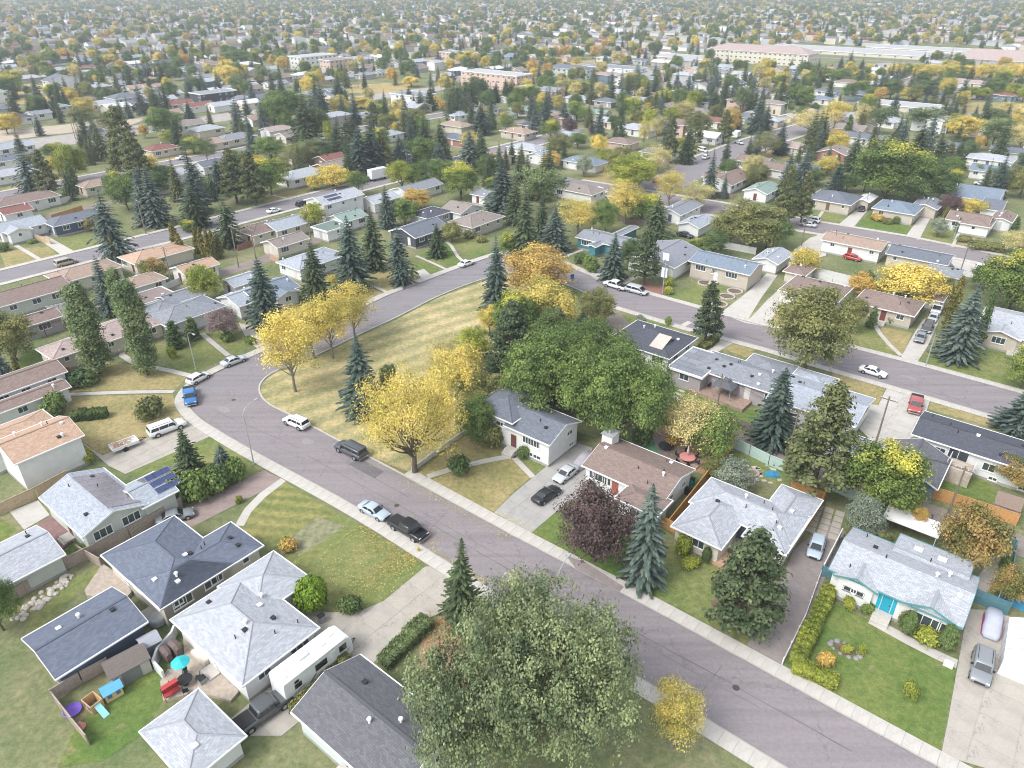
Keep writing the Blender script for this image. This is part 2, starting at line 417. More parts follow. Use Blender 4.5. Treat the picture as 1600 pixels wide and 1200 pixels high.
def spruce_quads(rng, H, Rr, whorls, per, droop=0.35, gap=0.06, shape=0.85, seg=0.31):
    Q = []
    for w in range(whorls):
        f = gap + (1 - gap) * w / (whorls - 1); z = H * f
        r = Rr * (1 - f) ** shape * (0.85 + 0.15 * math.sin(w * 2.1)) + 0.10
        if f < 0.16: r *= 0.78 + 1.3 * f
        k = max(4, int(per * (0.45 + 0.55 * r / Rr)))
        for i in range(k):
            a = 2 * math.pi * (i + rng.uniform(-0.35, 0.35)) / k + w * 1.3
            ln = r * rng.uniform(0.72, 1.12); d = np.array([math.cos(a), math.sin(a), 0.0]); sd = np.array([-d[1], d[0], 0.0])
            z0 = z + rng.uniform(-0.1, 0.1) * H / whorls; n = max(2, int(ln / seg) + 1); up = 0.25 * (f - 0.3)
            def pt(t): return d * ln * t + np.array([0, 0, z0 + ln * (up * t - droop * t * t + 0.16 * max(0, t - 0.75))])
            for j in range(n):
                t0, t1 = j / n, (j + 1) / n; p0, p1 = pt(t0), pt(t1)
                wd = (0.36 * (1 - t1) + 0.12) * min(1.0, ln * 0.6 + 0.25) * rng.uniform(0.8, 1.25)
                fw = d * seg * 0.75
                for sgn in (-1, 1):
                    dn = np.array([0, 0, -wd * rng.uniform(0.30, 0.75)])
                    Q.append([p0, p1, p1 + sd * sgn * wd * 0.75 + fw * 0.5 + dn, p0 + sd * sgn * wd + fw * 0.35 + dn * 1.1])
                hg = np.array([0, 0, -rng.uniform(0.12, 0.42) * min(1, ln * 0.5)])
                Q.append([p0 + sd * 0.05, p1 - sd * 0.05, p1 + hg + fw * 0.3 - sd * rng.uniform(-.1, .1), p0 + hg * 0.8 + fw * 0.2])
    for i in range(5):
        a = i * 1.256; d = np.array([math.cos(a), math.sin(a), 0]) * 0.09; t = np.array([0, 0, H * 1.03])
        Q.append([t, t - np.array([0, 0, 0.5]) + d, t - np.array([0, 0, 0.75]) + d * 1.3, t - np.array([0, 0, 0.4])])
    return np.array(Q)

BARK = plain('bark', (0.115, 0.09, 0.07), 0.95, 0.3, 4)
BARKL = plain('pale bark', (0.20, 0.18, 0.15), 0.95, 0.25, 4)
LIB = {}
def make_lib():
    rg = np.random.default_rng
    def dec(key, seed, H, Rr, base, nl, nclump, nleaf, cr, size, spread=0.62, vase=0.0, inner=0.2, r0=0.2, bark=BARK, forks=False, zmin=None):
        rng = rg(seed); lo = crown_lobes(rng, H, Rr, base, nl, spread, vase)
        V = clump_cloud(rng, lo, nclump, nleaf, cr, size, inner, zmin)
        # normalise the crown to the nominal height and radius
        LIB[key] = dict(H=V[:, :, 2].max() * 0.99, R=np.percentile(np.abs(V[:, :, 0]), 98.5), crown=quads_mesh('crown ' + key, V, BARK),
                        trunk=limbs(rng, lo, H, base, r0, forks).mesh('trunk ' + key, [bark]))
    def tall(k):
        rng = rg(40 + k); lo = []
        for i in range(34):
            f = (i + .5) / 34; a = i * 2.4; r = 1.5 * (math.sin(math.pi * min(1, f * .8 + .14)) ** .8) * rng.uniform(.5, 1)
            lo.append((r * math.cos(a), r * math.sin(a), .7 + 12.2 * f, .8, .8, 1.3))
        V = clump_cloud(rng, lo, 560, 30, .30, .19, .1); b = MB(); b.path([(0, 0, -.3), (0, 0, 7), (0, 0, 13)], [.2, .14, .03], 7)
        LIB['tall%d' % k] = dict(H=13.8, R=2.5, crown=quads_mesh('crown tall%d' % k, V, BARK), trunk=b.mesh('trunk tall%d' % k, [BARK]))
    for k in range(4):   # broad crowned street and garden trees
        dec('broad%d' % k, 10 + k, 10, 4.2, (0.9, 1.5, 0.7, 1.2)[k], (11, 14, 10, 13)[k], 420, 42, 0.44, 0.18, spread=0.66, r0=0.22)
    for k in range(2):
        dec('low%d' % k, 20 + k, 6, 3.6, 0.4, 10, 320, 38, 0.38, 0.155, r0=0.15)
    for k in range(3):   # thinning autumn crowns through which the limbs show
        dec('sparse%d' % k, 30 + k, 10, 4.2, 1.2, 14, 440, 24, 0.40, 0.13, inner=0.35, bark=BARKL, forks=True, r0=0.2)
    for k in range(2):
        tall(k)
    for k in range(2):
        dec('slim%d' % k, 45 + k, 10, 3.0, 1.8, 12, 330, 30, 0.40, 0.12, r0=0.15, bark=BARKL)
    for k in range(2):
        dec('vase%d' % k, 50 + k, 10, 4.0, 2.4, 10, 280, 24, 0.42, 0.21, vase=0.45, r0=0.22)
    dec('bigbroad', 60, 13, 7.6, 1.6, 26, 900, 46, 0.50, 0.22, spread=0.74, r0=0.4)
    dec('elm', 61, 14, 8.6, 1.6, 30, 1150, 44, 0.50, 0.185, spread=0.78, r0=0.5, inner=0.25, forks=True, bark=BARKL)
    dec('elm2', 62, 12, 6.6, 1.4, 22, 700, 44, 0.48, 0.185, spread=0.78, r0=0.4, inner=0.25, forks=True, bark=BARKL)
    dec('plum', 63, 8, 4.8, 0.5, 18, 700, 24, 0.42, 0.17, r0=0.25, inner=0.35, forks=True)
    dec('goldbig', 64, 12, 6.4, 1.8, 26, 950, 30, 0.46, 0.12, spread=0.78, r0=0.35, inner=0.35, forks=True, bark=BARK)
    for k in range(6):
        rng = rg(70 + k); V = spruce_quads(rng, 12, (3.0, 2.7, 3.3, 2.4, 2.8, 3.1)[k], (27, 30, 24, 30, 21, 33)[k], (15, 13, 17, 12, 12, 14)[k], (0.30, 0.36, 0.24, 0.38, 0.45, 0.2)[k], shape=(0.72, 0.8, 0.66, 0.76, 0.6, 0.9)[k])
        if k > 3: V = V[rng.random(len(V)) > .18]; V[:, :, 0] += .25 * np.sin(V[:, :, 2] * .5 + k); V[:, :, :2] *= (1 + .12 * np.sin(V[:, :, 2:3] * 1.3 + k))
        b = MB(); b.path([(0, 0, -0.3), (0, 0, 6), (0, 0, 11.7)], [0.22, 0.14, 0.02], 7)
        LIB['spruce%d' % k] = dict(H=12.3, R=(2.3, 2.05, 2.55, 1.85, 2.2, 2.3)[k], crown=quads_mesh('crown spruce%d' % k, V, BARK), trunk=b.mesh('trunk spruce%d' % k, [BARK]))
    for k in range(2):   # pines: open, rounder, ragged
        rng = rg(80 + k); lo = []
        for i in range(46):
            f = (i + 0.5) / 46; z = 2.0 + 9.6 * f; r = 2.7 * (1 - f ** 1.7) ** 0.8 * rng.uniform(0.55, 0.95); a = i * 2.4
            lo.append((r * math.cos(a), r * math.sin(a), z, 0.75 * (1.15 - f * 0.6), 0.75 * (1.15 - f * 0.6), 0.42))
        V = clump_cloud(rng, lo, 520, 17, 0.26, 0.22, 0.15); b = MB(); b.path([(0, 0, -0.3), (0, 0, 6), (0, 0, 11.6)], [0.24, 0.16, 0.04], 7)
        for L in lo[::2]: b.path([(0, 0, L[2] - 0.4), L[:3]], [0.07, 0.03], 4)
        LIB['pine%d' % k] = dict(H=12.0, R=3.0, crown=quads_mesh('crown pine%d' % k, V, BARK), trunk=b.mesh('trunk pine%d' % k, [BARK]))
    for k in range(2):   # upright cedars
        rng = rg(90 + k); lo = []
        for i in range(26):
            f = (i + 0.5) / 26; a = i * 2.4; r = 0.42 * (1 - f ** 2.2)
            lo.append((r * math.cos(a), r * math.sin(a), 0.25 + 4.4 * f, 0.42 * (1 - 0.75 * f ** 2) + 0.06, 0.42 * (1 - 0.75 * f ** 2) + 0.06, 0.5))
        V = clump_cloud(rng, lo, 300, 12, 0.12, 0.15, 0.05)
        b = MB(); b.tube((0, 0, -0.2), (0, 0, 3), 0.08, 0.03, 6)
        LIB['cedar%d' % k] = dict(H=5.1, R=0.85, crown=quads_mesh('crown cedar%d' % k, V, BARK), trunk=b.mesh('trunk cedar%d' % k, [BARK]))
    for k in range(3):   # shrubs
        rng = rg(95 + k); lo = [(rng.uniform(-.5, .5), rng.uniform(-.5, .5), 0.55, 0.62, 0.62, 0.5) for _ in range(5)]
        V = clump_cloud(rng, lo, 150, 13, 0.16, 0.15, 0.05, zmin=0.02)
        LIB['shrub%d' % k] = dict(H=1.25, R=1.15, crown=quads_mesh('crown shrub%d' % k, V, BARK), trunk=None)
    rng = rg(99); V = clump_cloud(rng, [(0, 0, 1.0, 1.1, 1.1, 0.98)], 420, 15, 0.08, 0.13, 0.0, zmin=0.02)
    LIB['ball'] = dict(H=2.1, R=1.2, crown=quads_mesh('crown ball', V, BARK), trunk=None)
    # hedge segment 1 m cube
    rng = rg(98); n = 1100; C = rng.uniform([-.5, -.45, 0.03], [.5, .45, 1.0], (n, 3)); ax = rng.integers(0, 3, n); sg = rng.choice([-1, 1], n)
    for i in range(n):
        if ax[i] == 2: C[i, 2] = 0.97
        elif ax[i] == 1: C[i, 1] = 0.45 * sg[i]
        else: C[i, 0] = 0.5 * sg[i]
    C += rng.normal(size=C.shape) * 0.05
    nr = unit(C - np.array([0, 0, 0.5]) + rng.normal(size=C.shape) * 0.35)
    LIB['hedge'] = dict(H=1.0, R=0.5, V=leaf_quads(rng, C, nr, 0.14))
make_lib()

FK = {}
def fol(k): return FK[k]
FK['blue'] = foliage('needles blue', (0.060, 0.090, 0.075), (0.150, 0.192, 0.165), 0.5, 0.25, 0.5, trans=0.05)
FK['bluedark'] = foliage('needles slate', (0.042, 0.072, 0.058), (0.105, 0.142, 0.12), 0.5, 0.25, 0.5, trans=0.05)
FK['dark'] = foliage('needles dark green', (0.043, 0.07, 0.036), (0.105, 0.138, 0.07), 0.5, 0.25, 0.5, trans=0.05)
FK['olive'] = foliage('needles olive', (0.075, 0.095, 0.042), (0.17, 0.19, 0.085), 0.5, 0.25, 0.4, trans=0.08)
FK['green'] = foliage('leaves green', (0.08, 0.14, 0.05), (0.225, 0.30, 0.085), 0.52, 0.2, 0.3)
FK['deep'] = foliage('leaves deep green', (0.065, 0.115, 0.05), (0.17, 0.23, 0.08), 0.5, 0.2, 0.25)
FK['greyg'] = foliage('leaves grey green', (0.10, 0.15, 0.07), (0.23, 0.29, 0.13), 0.5, 0.22, 0.3)
FK['mixed'] = foliage('leaves turning', (0.11, 0.17, 0.05), (0.30, 0.36, 0.08), 0.58, 0.16, 0.2, top=(0.50, 0.48, 0.09), topz=0.8)
FK['lime'] = foliage('leaves yellow green', (0.17, 0.225, 0.045), (0.38, 0.40, 0.075), 0.5, 0.2, 0.25)
FK['yellow'] = foliage('leaves yellow', (0.40, 0.37, 0.10), (0.76, 0.60, 0.17), 0.5, 0.2, 0.3)
FK['gold'] = foliage('leaves pale gold', (0.38, 0.34, 0.17), (0.70, 0.62, 0.28), 0.5, 0.2, 0.3)
FK['orange'] = foliage('leaves orange', (0.44, 0.30, 0.11), (0.64, 0.46, 0.13), 0.5, 0.2, 0.3)
FK['rust'] = foliage('leaves rust and olive', (0.16, 0.17, 0.055), (0.42, 0.28, 0.11), 0.53, 0.13, 0.35)
FK['dull'] = foliage('leaves dull olive', (0.12, 0.145, 0.06), (0.29, 0.29, 0.11), 0.5, 0.2, 0.3)
FK['purple'] = foliage('leaves dark purple', (0.085, 0.055, 0.058), (0.19, 0.135, 0.13), 0.5, 0.2, 0.5)
FK['mauve'] = foliage('leaves dusty mauve', (0.19, 0.13, 0.135), (0.38, 0.29, 0.29), 0.5, 0.2, 0.5)
FK['bronze'] = foliage('cedar bronze green', (0.11, 0.115, 0.035), (0.24, 0.21, 0.06), 0.5, 0.2, 0.6)
FK['topiary'] = foliage('leaves bright lime', (0.13, 0.22, 0.03), (0.28, 0.40, 0.05), 0.5, 0.2, 0.8)
FK['silver'] = foliage('leaves silver green', (0.16, 0.20, 0.15), (0.34, 0.38, 0.29), 0.5, 0.2, 0.5)
FK['elm'] = foliage('leaves elm', (0.135, 0.185, 0.105), (0.34, 0.385, 0.19), 0.5, 0.18, 0.25)
NAMES = {'spruce': 'spruce_tree', 'pine': 'pine_tree', 'cedar': 'cedar_tree', 'shrub': 'shrub', 'ball': 'shrub', 'tall': 'poplar_tree'}
DESC = {'blue': 'blue-green', 'bluedark': 'slate-green', 'dark': 'dark green', 'olive': 'olive-green', 'green': 'green', 'deep': 'deep green', 'greyg': 'grey-green',
        'mixed': 'green-and-yellow', 'lime': 'yellow-green', 'yellow': 'bright yellow', 'gold': 'pale gold', 'orange': 'orange', 'rust': 'rust-tinged', 'dull': 'dull olive',
        'purple': 'dark purple', 'mauve': 'dusty mauve', 'bronze': 'bronze-green', 'topiary': 'bright lime clipped', 'silver': 'silver-green', 'elm': 'olive and yellow'}
TREES = []
def tree(shape, fk, loc, H, Wd, label=None, rot=None):
    """one tree: an empty at the trunk foot with trunk and crown as its parts"""
    L = LIB[shape]; base = ''.join(ch for ch in shape if not ch.isdigit())
    nm = NAMES.get(base, 'broadleaf_tree'); sz = H / L['H']; sx = (Wd / 2) / L['R']
    rot = random.uniform(0, 6.28) if rot is None else rot
    loc = (loc[0], loc[1], 0)
    if L['trunk'] is None:
        o = link(nm, L['crown'], None, loc, rot, [fol(fk)]); o.scale = (sx, sx, sz)
    else:
        o = empty(nm, loc, rot, (sx, sx, sz))
        link('trunk', L['trunk'], o); link('crown', L['crown'], o, mats=[fol(fk)])
    kindw = {'spruce': 'spruce', 'pine': 'pine', 'cedar': 'columnar cedar', 'shrub': 'shrub', 'ball': 'round shrub', 'tall': 'columnar poplar'}.get(base, 'leafy tree')
    szw = '' if nm in ('shrub',) else ('tall ' if H > 12 else ('small ' if H < 6 and nm != 'cedar_tree' else ''))
    if base == 'sparse': kindw = 'thin-leaved tree'
    if base == 'vase': kindw = 'fan-shaped tree'
    d = szw + DESC[fk] + ' ' + kindw
    cat = 'shrub' if nm == 'shrub' else 'tree'
    tag(o, label, cat, {'spruce_tree': 'spruce trees of the neighbourhood', 'pine_tree': 'pine trees of the neighbourhood', 'cedar_tree': 'columnar cedars in the gardens', 'shrub': 'shrubs in the gardens', 'poplar_tree': 'columnar poplars'}.get(nm, 'broadleaf trees of the neighbourhood'), desc=d)
    TREES.append((o, nm)); return o
SH = {'B': ('spruce', 'blue'), 'S': ('spruce', 'bluedark'), 'D': ('spruce', 'dark'), 'P': ('pine', 'olive'), 'Q': ('pine', 'dark'), 'G': ('broad', 'green'), 'K': ('broad', 'deep'),
      'Y': ('broad', 'yellow'), 'O': ('broad', 'orange'), 'M': ('broad', 'mixed'), 'L': ('broad', 'dull'), 'E': ('broad', 'lime'), 'V': ('low', 'purple'), 'W': ('low', 'mauve'), 'A': ('sparse', 'gold'), 'Z': ('sparse', 'yellow'),
      'C': ('cedar', 'deep'), 'R': ('cedar', 'bronze'), 'T': ('tall', 'greyg'), 'U': ('vase', 'greyg'), 'N': ('slim', 'yellow'), 'H': ('low', 'rust'), 'J': ('low', 'green'), 'I': ('low', 'silver'), 'X': ('low', 'dull'), 'F': ('low', 'yellow'),
      's': ('shrub', 'green'), 'y': ('shrub', 'lime'), 'o': ('shrub', 'orange'), 'd': ('shrub', 'deep'), 'g': ('shrub', 'silver'), 'b': ('ball', 'topiary'), 'k': ('ball', 'deep'), 'q': ('shrub', 'dull')}
CNT = {'spruce': 6, 'pine': 2, 'broad': 4, 'low': 2, 'sparse': 3, 'cedar': 2, 'tall': 2, 'slim': 2, 'vase': 2, 'shrub': 3}
def ptree(code, bx, by, ty, w, label=None, shape=None, fk=None):
    s, f = SH[code]; s = shape or (s + str(random.randrange(CNT[s])) if s in CNT else s); f = fk or f
    g = G(bx, by); H = max(0.6, height_at(bx, by, ty)); W = w / px_scale((g[0], g[1], H * 0.4)) * (random.uniform(.92, 1.14) if code in 'BSDPQ' else 1)
    return tree(s, f, g, H, W, label)

def hedge(pts, h, w, fk, label, world_pts=False):
    """clipped hedge that follows a line: leaf cloud cells joined into one plant"""
    p = [Vector(q) if world_pts else G(*q) for q in pts]; Vs = []; c0 = p[0]; base = LIB['hedge']['V']
    for a, b in zip(p[:-1], p[1:]):
        d = b - a; n = max(1, round(d.length / 1.0)); an = math.atan2(d.y, d.x); c, s = math.cos(an), math.sin(an)
        for i in range(n):
            m = a + d * ((i + 0.5) / n); V = base.copy(); V[:, :, 0] *= d.length / n * 1.08; V[:, :, 1] *= w * random.uniform(0.85, 1.12); V[:, :, 2] *= h * random.uniform(0.85, 1.08)
            X = V[:, :, 0] * c - V[:, :, 1] * s + m.x - c0.x; Y = V[:, :, 0] * s + V[:, :, 1] * c + m.y - c0.y
            V[:, :, 0], V[:, :, 1] = X, Y; Vs.append(V)
    o = link('hedge', quads_mesh('hedge', np.concatenate(Vs), fol(fk)), None, (c0.x, c0.y, 0))
    tag(o, label, 'hedge', 'hedges'); return o

# ------------------------------------------------------------------ ground sheets
def sheet(name, pts, z, mat, kind='structure', world_pts=False):
    p = [Vector(q) if world_pts else G(*q) for q in pts]
    a = sum(p[i].x * p[(i + 1) % len(p)].y - p[(i + 1) % len(p)].x * p[i].y for i in range(len(p)))
    if a < 0: p.reverse()
    c = sum(p, Vector()) / len(p)
    me = bpy.data.meshes.new(name); me.from_pydata([(q.x, q.y, z) for q in p], [], [tuple(range(len(p)))]); me.materials.append(mat)
    # long concave outlines need real triangulation
    import bmesh
    bm = bmesh.new(); bm.from_mesh(me); bmesh.ops.triangulate(bm, faces=bm.faces[:], ngon_method='EAR_CLIP'); bm.to_mesh(me); bm.free()
    o = bpy.data.objects.new(name, me); col.objects.link(o)
    o['kind'] = kind; return o
def resample(p, step):
    out = [p[0].copy()]; rest = step
    for a, b in zip(p[:-1], p[1:]):
        d = (b - a).length; t = rest
        while t <= d:
            out.append(a.lerp(b, t / d)); t += step
        rest = t - d
    out.append(p[-1].copy()); return out
def smooth_line(p, it=2):
    for _ in range(it):
        q = [p[0]]
        for a, b in zip(p[:-1], p[1:]): q += [a.lerp(b, 0.25), a.lerp(b, 0.75)]
        q.append(p[-1]); p = q
    return p
def offset_line(p, d):
    out = []
    for i, q in enumerate(p):
        a = p[max(0, i - 1)]; b = p[min(len(p) - 1, i + 1)]; t = (b - a); t.z = 0; t.normalize()
        out.append(q + Vector((-t.y, t.x, 0)) * d)
    return out
def smoothed(pts, it=2): return smooth_line([G(*q) for q in pts], it)
CONC = concrete('pale concrete', (0.47, 0.445, 0.405)); CONC2 = concrete('old concrete', (0.42, 0.385, 0.335)); KERB = concrete('kerb concrete', (0.36, 0.345, 0.32))
def sidewalk(line, side, w, slab_until=200.0, h=0.12, slab=1.5, name='sidewalk', gapz=0.0):
    """walk with kerb face along a road edge; near slabs are pieces, far ones joined"""
    p = resample(line, slab); q = offset_line(p, side * w); q0 = offset_line(p, side * 0.16)
    base = MB(); c0 = p[0].copy(); c0.z = 0
    o = empty(name, c0); o['kind'] = 'structure'
    far = MB(); n = 0
    for i in range(len(p) - 1):
        quad = [p[i] - c0, p[i + 1] - c0, q[i + 1] - c0, q[i] - c0]
        base.prism([(v.x, v.y) for v in quad], -0.05, h - 0.035)
        kq = [p[i] - c0, p[i + 1] - c0, q0[i + 1] - c0, q0[i] - c0]
        base.prism([(v.x, v.y) for v in kq], 0.0, h + 0.003)
        e = 0.018 / slab
        a, b, c, d = q0[i].lerp(q0[i + 1], e), q0[i].lerp(q0[i + 1], 1 - e), q[i].lerp(q[i + 1], 1 - e), q[i].lerp(q[i + 1], e)
        ctr = (a + b + c + d) / 4; big = px_scale(ctr) * slab > 11 and n < 290
        if big:
            m = MB(); m.prism([(v.x - ctr.x, v.y - ctr.y) for v in (a, b, c, d)], 0.0, h + random.uniform(-.006, .006))
            s = m.build('slab', CONC, o, loc=(ctr.x - c0.x, ctr.y - c0.y, 0)); n += 1
        else: far.prism([(v.x - c0.x, v.y - c0.y) for v in (a, b, c, d)], 0.0, h)
    base.build('kerb', KERB, o)
    if far.f:
        f = far.build('joined_slabs', CONC, o); f['kind'] = 'stuff'
    return o
def clip_poly(poly, a, b, keep_left=True):
    out = []
    for i in range(len(poly)):
        p, q = poly[i], poly[(i + 1) % len(poly)]
        sp = (b[0] - a[0]) * (p[1] - a[1]) - (b[1] - a[1]) * (p[0] - a[0]); sq = (b[0] - a[0]) * (q[1] - a[1]) - (b[1] - a[1]) * (q[0] - a[0])
        if sp >= 0: out.append(p)
        if sp * sq < 0:
            t = sp / (sp - sq); out.append((p[0] + (q[0] - p[0]) * t, p[1] + (q[1] - p[1]) * t))
    return out
def slab_yard(name, pts, z, mat, ang=TH, cell=3.0, cell2=None, base_mat=None, gap=0.02):
    """concrete cast in bays: each bay a slab of its own over a darker joint bed"""
    p = [G(*q) for q in pts]; c0 = sum(p, Vector()) / len(p); ca, sa = math.cos(ang), math.sin(ang)
    loc = [((q - c0).x * ca + (q - c0).y * sa, -(q - c0).x * sa + (q - c0).y * ca) for q in p]
    if sum(loc[i][0] * loc[(i + 1) % len(loc)][1] - loc[(i + 1) % len(loc)][0] * loc[i][1] for i in range(len(loc))) < 0: loc.reverse()
    o = empty(name, (c0.x, c0.y, 0), ang); o['kind'] = 'structure'
    bedp = [(x * ca - y * sa + c0.x, x * sa + y * ca + c0.y, 0) for x, y in loc]
    bd = sheet('joint_bed', bedp, z - 0.02, base_mat or KERB, world_pts=True); bd.parent = o; bd.matrix_parent_inverse = o.matrix_basis.inverted(); del bd['kind']
    xs = [q[0] for q in loc]; ys = [q[1] for q in loc]; cy = cell2 or cell; n = 0
    x = min(xs) 
    while x < max(xs):
        y = min(ys)
        while y < max(ys):
            g = gap; r = [(x + g, y + g), (x + cell - g, y + g), (x + cell - g, y + cy - g), (x + g, y + cy - g)]; pl = loc
            for k in range(4):
                pl = clip_poly(pl, r[k], r[(k + 1) % 4])
                if len(pl) < 3: break
            if len(pl) >= 3:
                ar = abs(sum(pl[i][0] * pl[(i + 1) % len(pl)][1] - pl[(i + 1) % len(pl)][0] * pl[i][1] for i in range(len(pl)))) / 2
                if ar > 0.05:
                    m = MB(); cx = sum(q[0] for q in pl) / len(pl); cyy = sum(q[1] for q in pl) / len(pl)
                    m.prism([(q[0] - cx, q[1] - cyy) for q in pl], z - 0.015, z + random.uniform(0, 0.008)); n += 1
                    m.build('slab', mat, o, loc=(cx, cyy, 0))
            y += cy
        x += cell
    return o

# ------------------------------------------------------------------ fences
FENCE_M = {}
def fence(pts, h, mat, label, style='board', panel=2.4, world_pts=False, cap=None, name='fence'):
    p = [Vector(q) if world_pts else G(*q) for q in pts]; c0 = p[0].copy(); c0.z = 0
    o = empty(name, c0)
    pm = FENCE_M.get(('post', h, mat.name))
    if pm is None:
        b = MB(); b.box(-.06, .06, -.06, .06, 0, h + 0.08); b.box(-.075, .075, -.075, .075, h + 0.08, h + 0.11); pm = FENCE_M[('post', h, mat.name)] = b.mesh('fence post', [mat])
    near = px_scale(p[0]) > 5.5
    first = True
    for a, b_ in zip(p[:-1], p[1:]):
        d = b_ - a; n = max(1, round(d.length / panel)); L = d.length / n; an = math.atan2(d.y, d.x)
        key = (style, round(L, 2), h, mat.name, near); pn = FENCE_M.get(key)
        if pn is None:
            m = MB()
            if style == 'board':
                if near:
                    k = max(1, round((L - 0.1) / 0.15)); bw = (L - 0.12) / k
                    for i in range(k): m.box(0.06 + i * bw + 0.006, 0.06 + (i + 1) * bw - 0.006, -.012 + (i % 2) * 0.006, .012 + (i % 2) * 0.006, 0.05, h + random.uniform(-.012, .012))
                else: m.box(0.06, L - 0.06, -.015, .015, 0.05, h)
                m.box(0.06, L - 0.06, .02, .06, 0.35, 0.44); m.box(0.06, L - 0.06, .02, .06, h - 0.4, h - 0.31); m.box(0.06, L - 0.06, -.05, .07, h + 0.012, h + 0.045)
            elif style == 'picket':
                k = max(1, round(L / 0.2))
                for i in range(k): m.box((i + .25) * L / k, (i + .65) * L / k, -.012, .012, 0.08, h)
                m.box(0.05, L - 0.05, .013, .05, 0.25, 0.32); m.box(0.05, L - 0.05, .013, .05, h - 0.25, h - 0.18)
            elif style == 'rail':
                for z in (0.3, 0.65, 1.0): m.box(0.0, L, -.02, .02, h * z - 0.06, h * z)
                for i in range(1, int(L / 0.35)): m.box(i * 0.35 - .01, i * 0.35 + .01, -.01, .01, 0.1, h - 0.06)
            else:   # solid low wall
                m.box(0, L - 0.02, -.1, .1, 0, h); m.box(-0.02, L, -.13, .13, h, h + 0.06)
            pn = FENCE_M[key] = m.mesh('fence panel', [mat])
        for i in range(n):
            q = a + d * (i / n) - c0
            link('panel', pn, o, (q.x, q.y, 0), an)
            if style != 'solid' and (i > 0 or first): link('post', pm, o, (q.x, q.y, 0), an)
        first = False
    q = p[-1] - c0
    if style != 'solid': link('post', pm, o, (q.x, q.y, 0), an)
    tag(o, label, 'fence' if style != 'solid' else 'low wall', 'garden fences' if style != 'solid' else None)
    return o
# ------------------------------------------------------------------ houses
GL = glass(); WHITE = plain('white trim', (0.72, 0.72, 0.70), 0.6, 0.05); GUT = plain('gutter white', (0.78, 0.78, 0.77), 0.5, 0.04)
FOUND = concrete('foundation', (0.33, 0.32, 0.30)); VENTB = plain('vent black', (0.03, 0.03, 0.032), 0.6); VENTW = plain('vent white', (0.75, 0.76, 0.76), 0.5)
BRICK = pavers('chimney brick', (0.32, 0.16, 0.11), (0.26, 0.12, 0.09), 0.25, 0.1)
RC = {'lightgrey': (0.355, 0.385, 0.425), 'palegrey': (0.40, 0.42, 0.45), 'grey': (0.25, 0.265, 0.29), 'slate': (0.16, 0.175, 0.205), 'darkgrey': (0.095, 0.10, 0.12), 'navyroof': (0.145, 0.165, 0.21),
      'brown': (0.25, 0.19, 0.165), 'tan': (0.36, 0.27, 0.215), 'peach': (0.47, 0.325, 0.235), 'redbrown': (0.24, 0.115, 0.095), 'green': (0.25, 0.33, 0.29), 'blueroof': (0.20, 0.245, 0.30), 'greybrown': (0.27, 0.235, 0.21), 'warmgrey': (0.145, 0.145, 0.158), 'white': (0.62, 0.62, 0.61), 'pink': (0.40, 0.32, 0.295)}
WC = {'white': (0.66, 0.665, 0.65), 'cream': (0.56, 0.52, 0.43), 'grey': (0.42, 0.43, 0.43), 'palegreen': (0.47, 0.50, 0.45), 'navy': (0.075, 0.10, 0.15), 'blue': (0.16, 0.215, 0.265), 'teal': (0.07, 0.22, 0.25), 'brown': (0.25, 0.17, 0.12),
      'beige': (0.47, 0.42, 0.355), 'charcoal': (0.07, 0.075, 0.085), 'mauve': (0.36, 0.33, 0.34), 'brickred': (0.33, 0.17, 0.125), 'mint': (0.50, 0.58, 0.54), 'pinkwall': (0.56, 0.40, 0.33)}
RDESC = {'lightgrey': 'light grey', 'palegrey': 'pale grey', 'grey': 'mid grey', 'slate': 'slate grey', 'darkgrey': 'charcoal', 'navyroof': 'dark blue-grey', 'brown': 'brown', 'tan': 'tan', 'peach': 'peach', 'redbrown': 'reddish brown',
         'green': 'grey-green', 'blueroof': 'blue-grey', 'greybrown': 'grey-brown', 'warmgrey': 'dark warm grey', 'white': 'white', 'pink': 'pinkish brown'}
def rmat(k): return shingle('shingles ' + k, RC[k])
def wmat(k): return siding('siding ' + k, WC[k])
WM = {}
def window_meshes(w, h, mull=1, frame=None):
    fm = frame or WHITE; key = (round(w, 1), round(h, 1), mull, fm.name)
    if key in WM: return WM[key]
    b = MB(); f = 0.09; y0, y1 = -0.07, 0.02
    b.box(-w / 2, w / 2, y0, y1, 0, f); b.box(-w / 2, w / 2, y0, y1, h - f, h); b.box(-w / 2, -w / 2 + f, y0, y1, f, h - f); b.box(w / 2 - f, w / 2, y0, y1, f, h - f)
    for i in range(1, mull + 1):
        x = -w / 2 + w * i / (mull + 1); b.box(x - .035, x + .035, y0 + .02, y1, f, h - f)
    b.box(-w / 2 - .05, w / 2 + .05, y0 - .05, y1, -0.06, 0.0)
    g = MB(); g.box(-w / 2 + f, w / 2 - f, -0.025, -0.005, f, h - f)
    WM[key] = (b.mesh('window frame', [fm]), g.mesh('window pane', [GL])); return WM[key]
SIDES = {'S': (0, 0), 'E': (1, 90), 'N': (2, 180), 'W': (3, -90)}
OH = 0.45
class House: pass
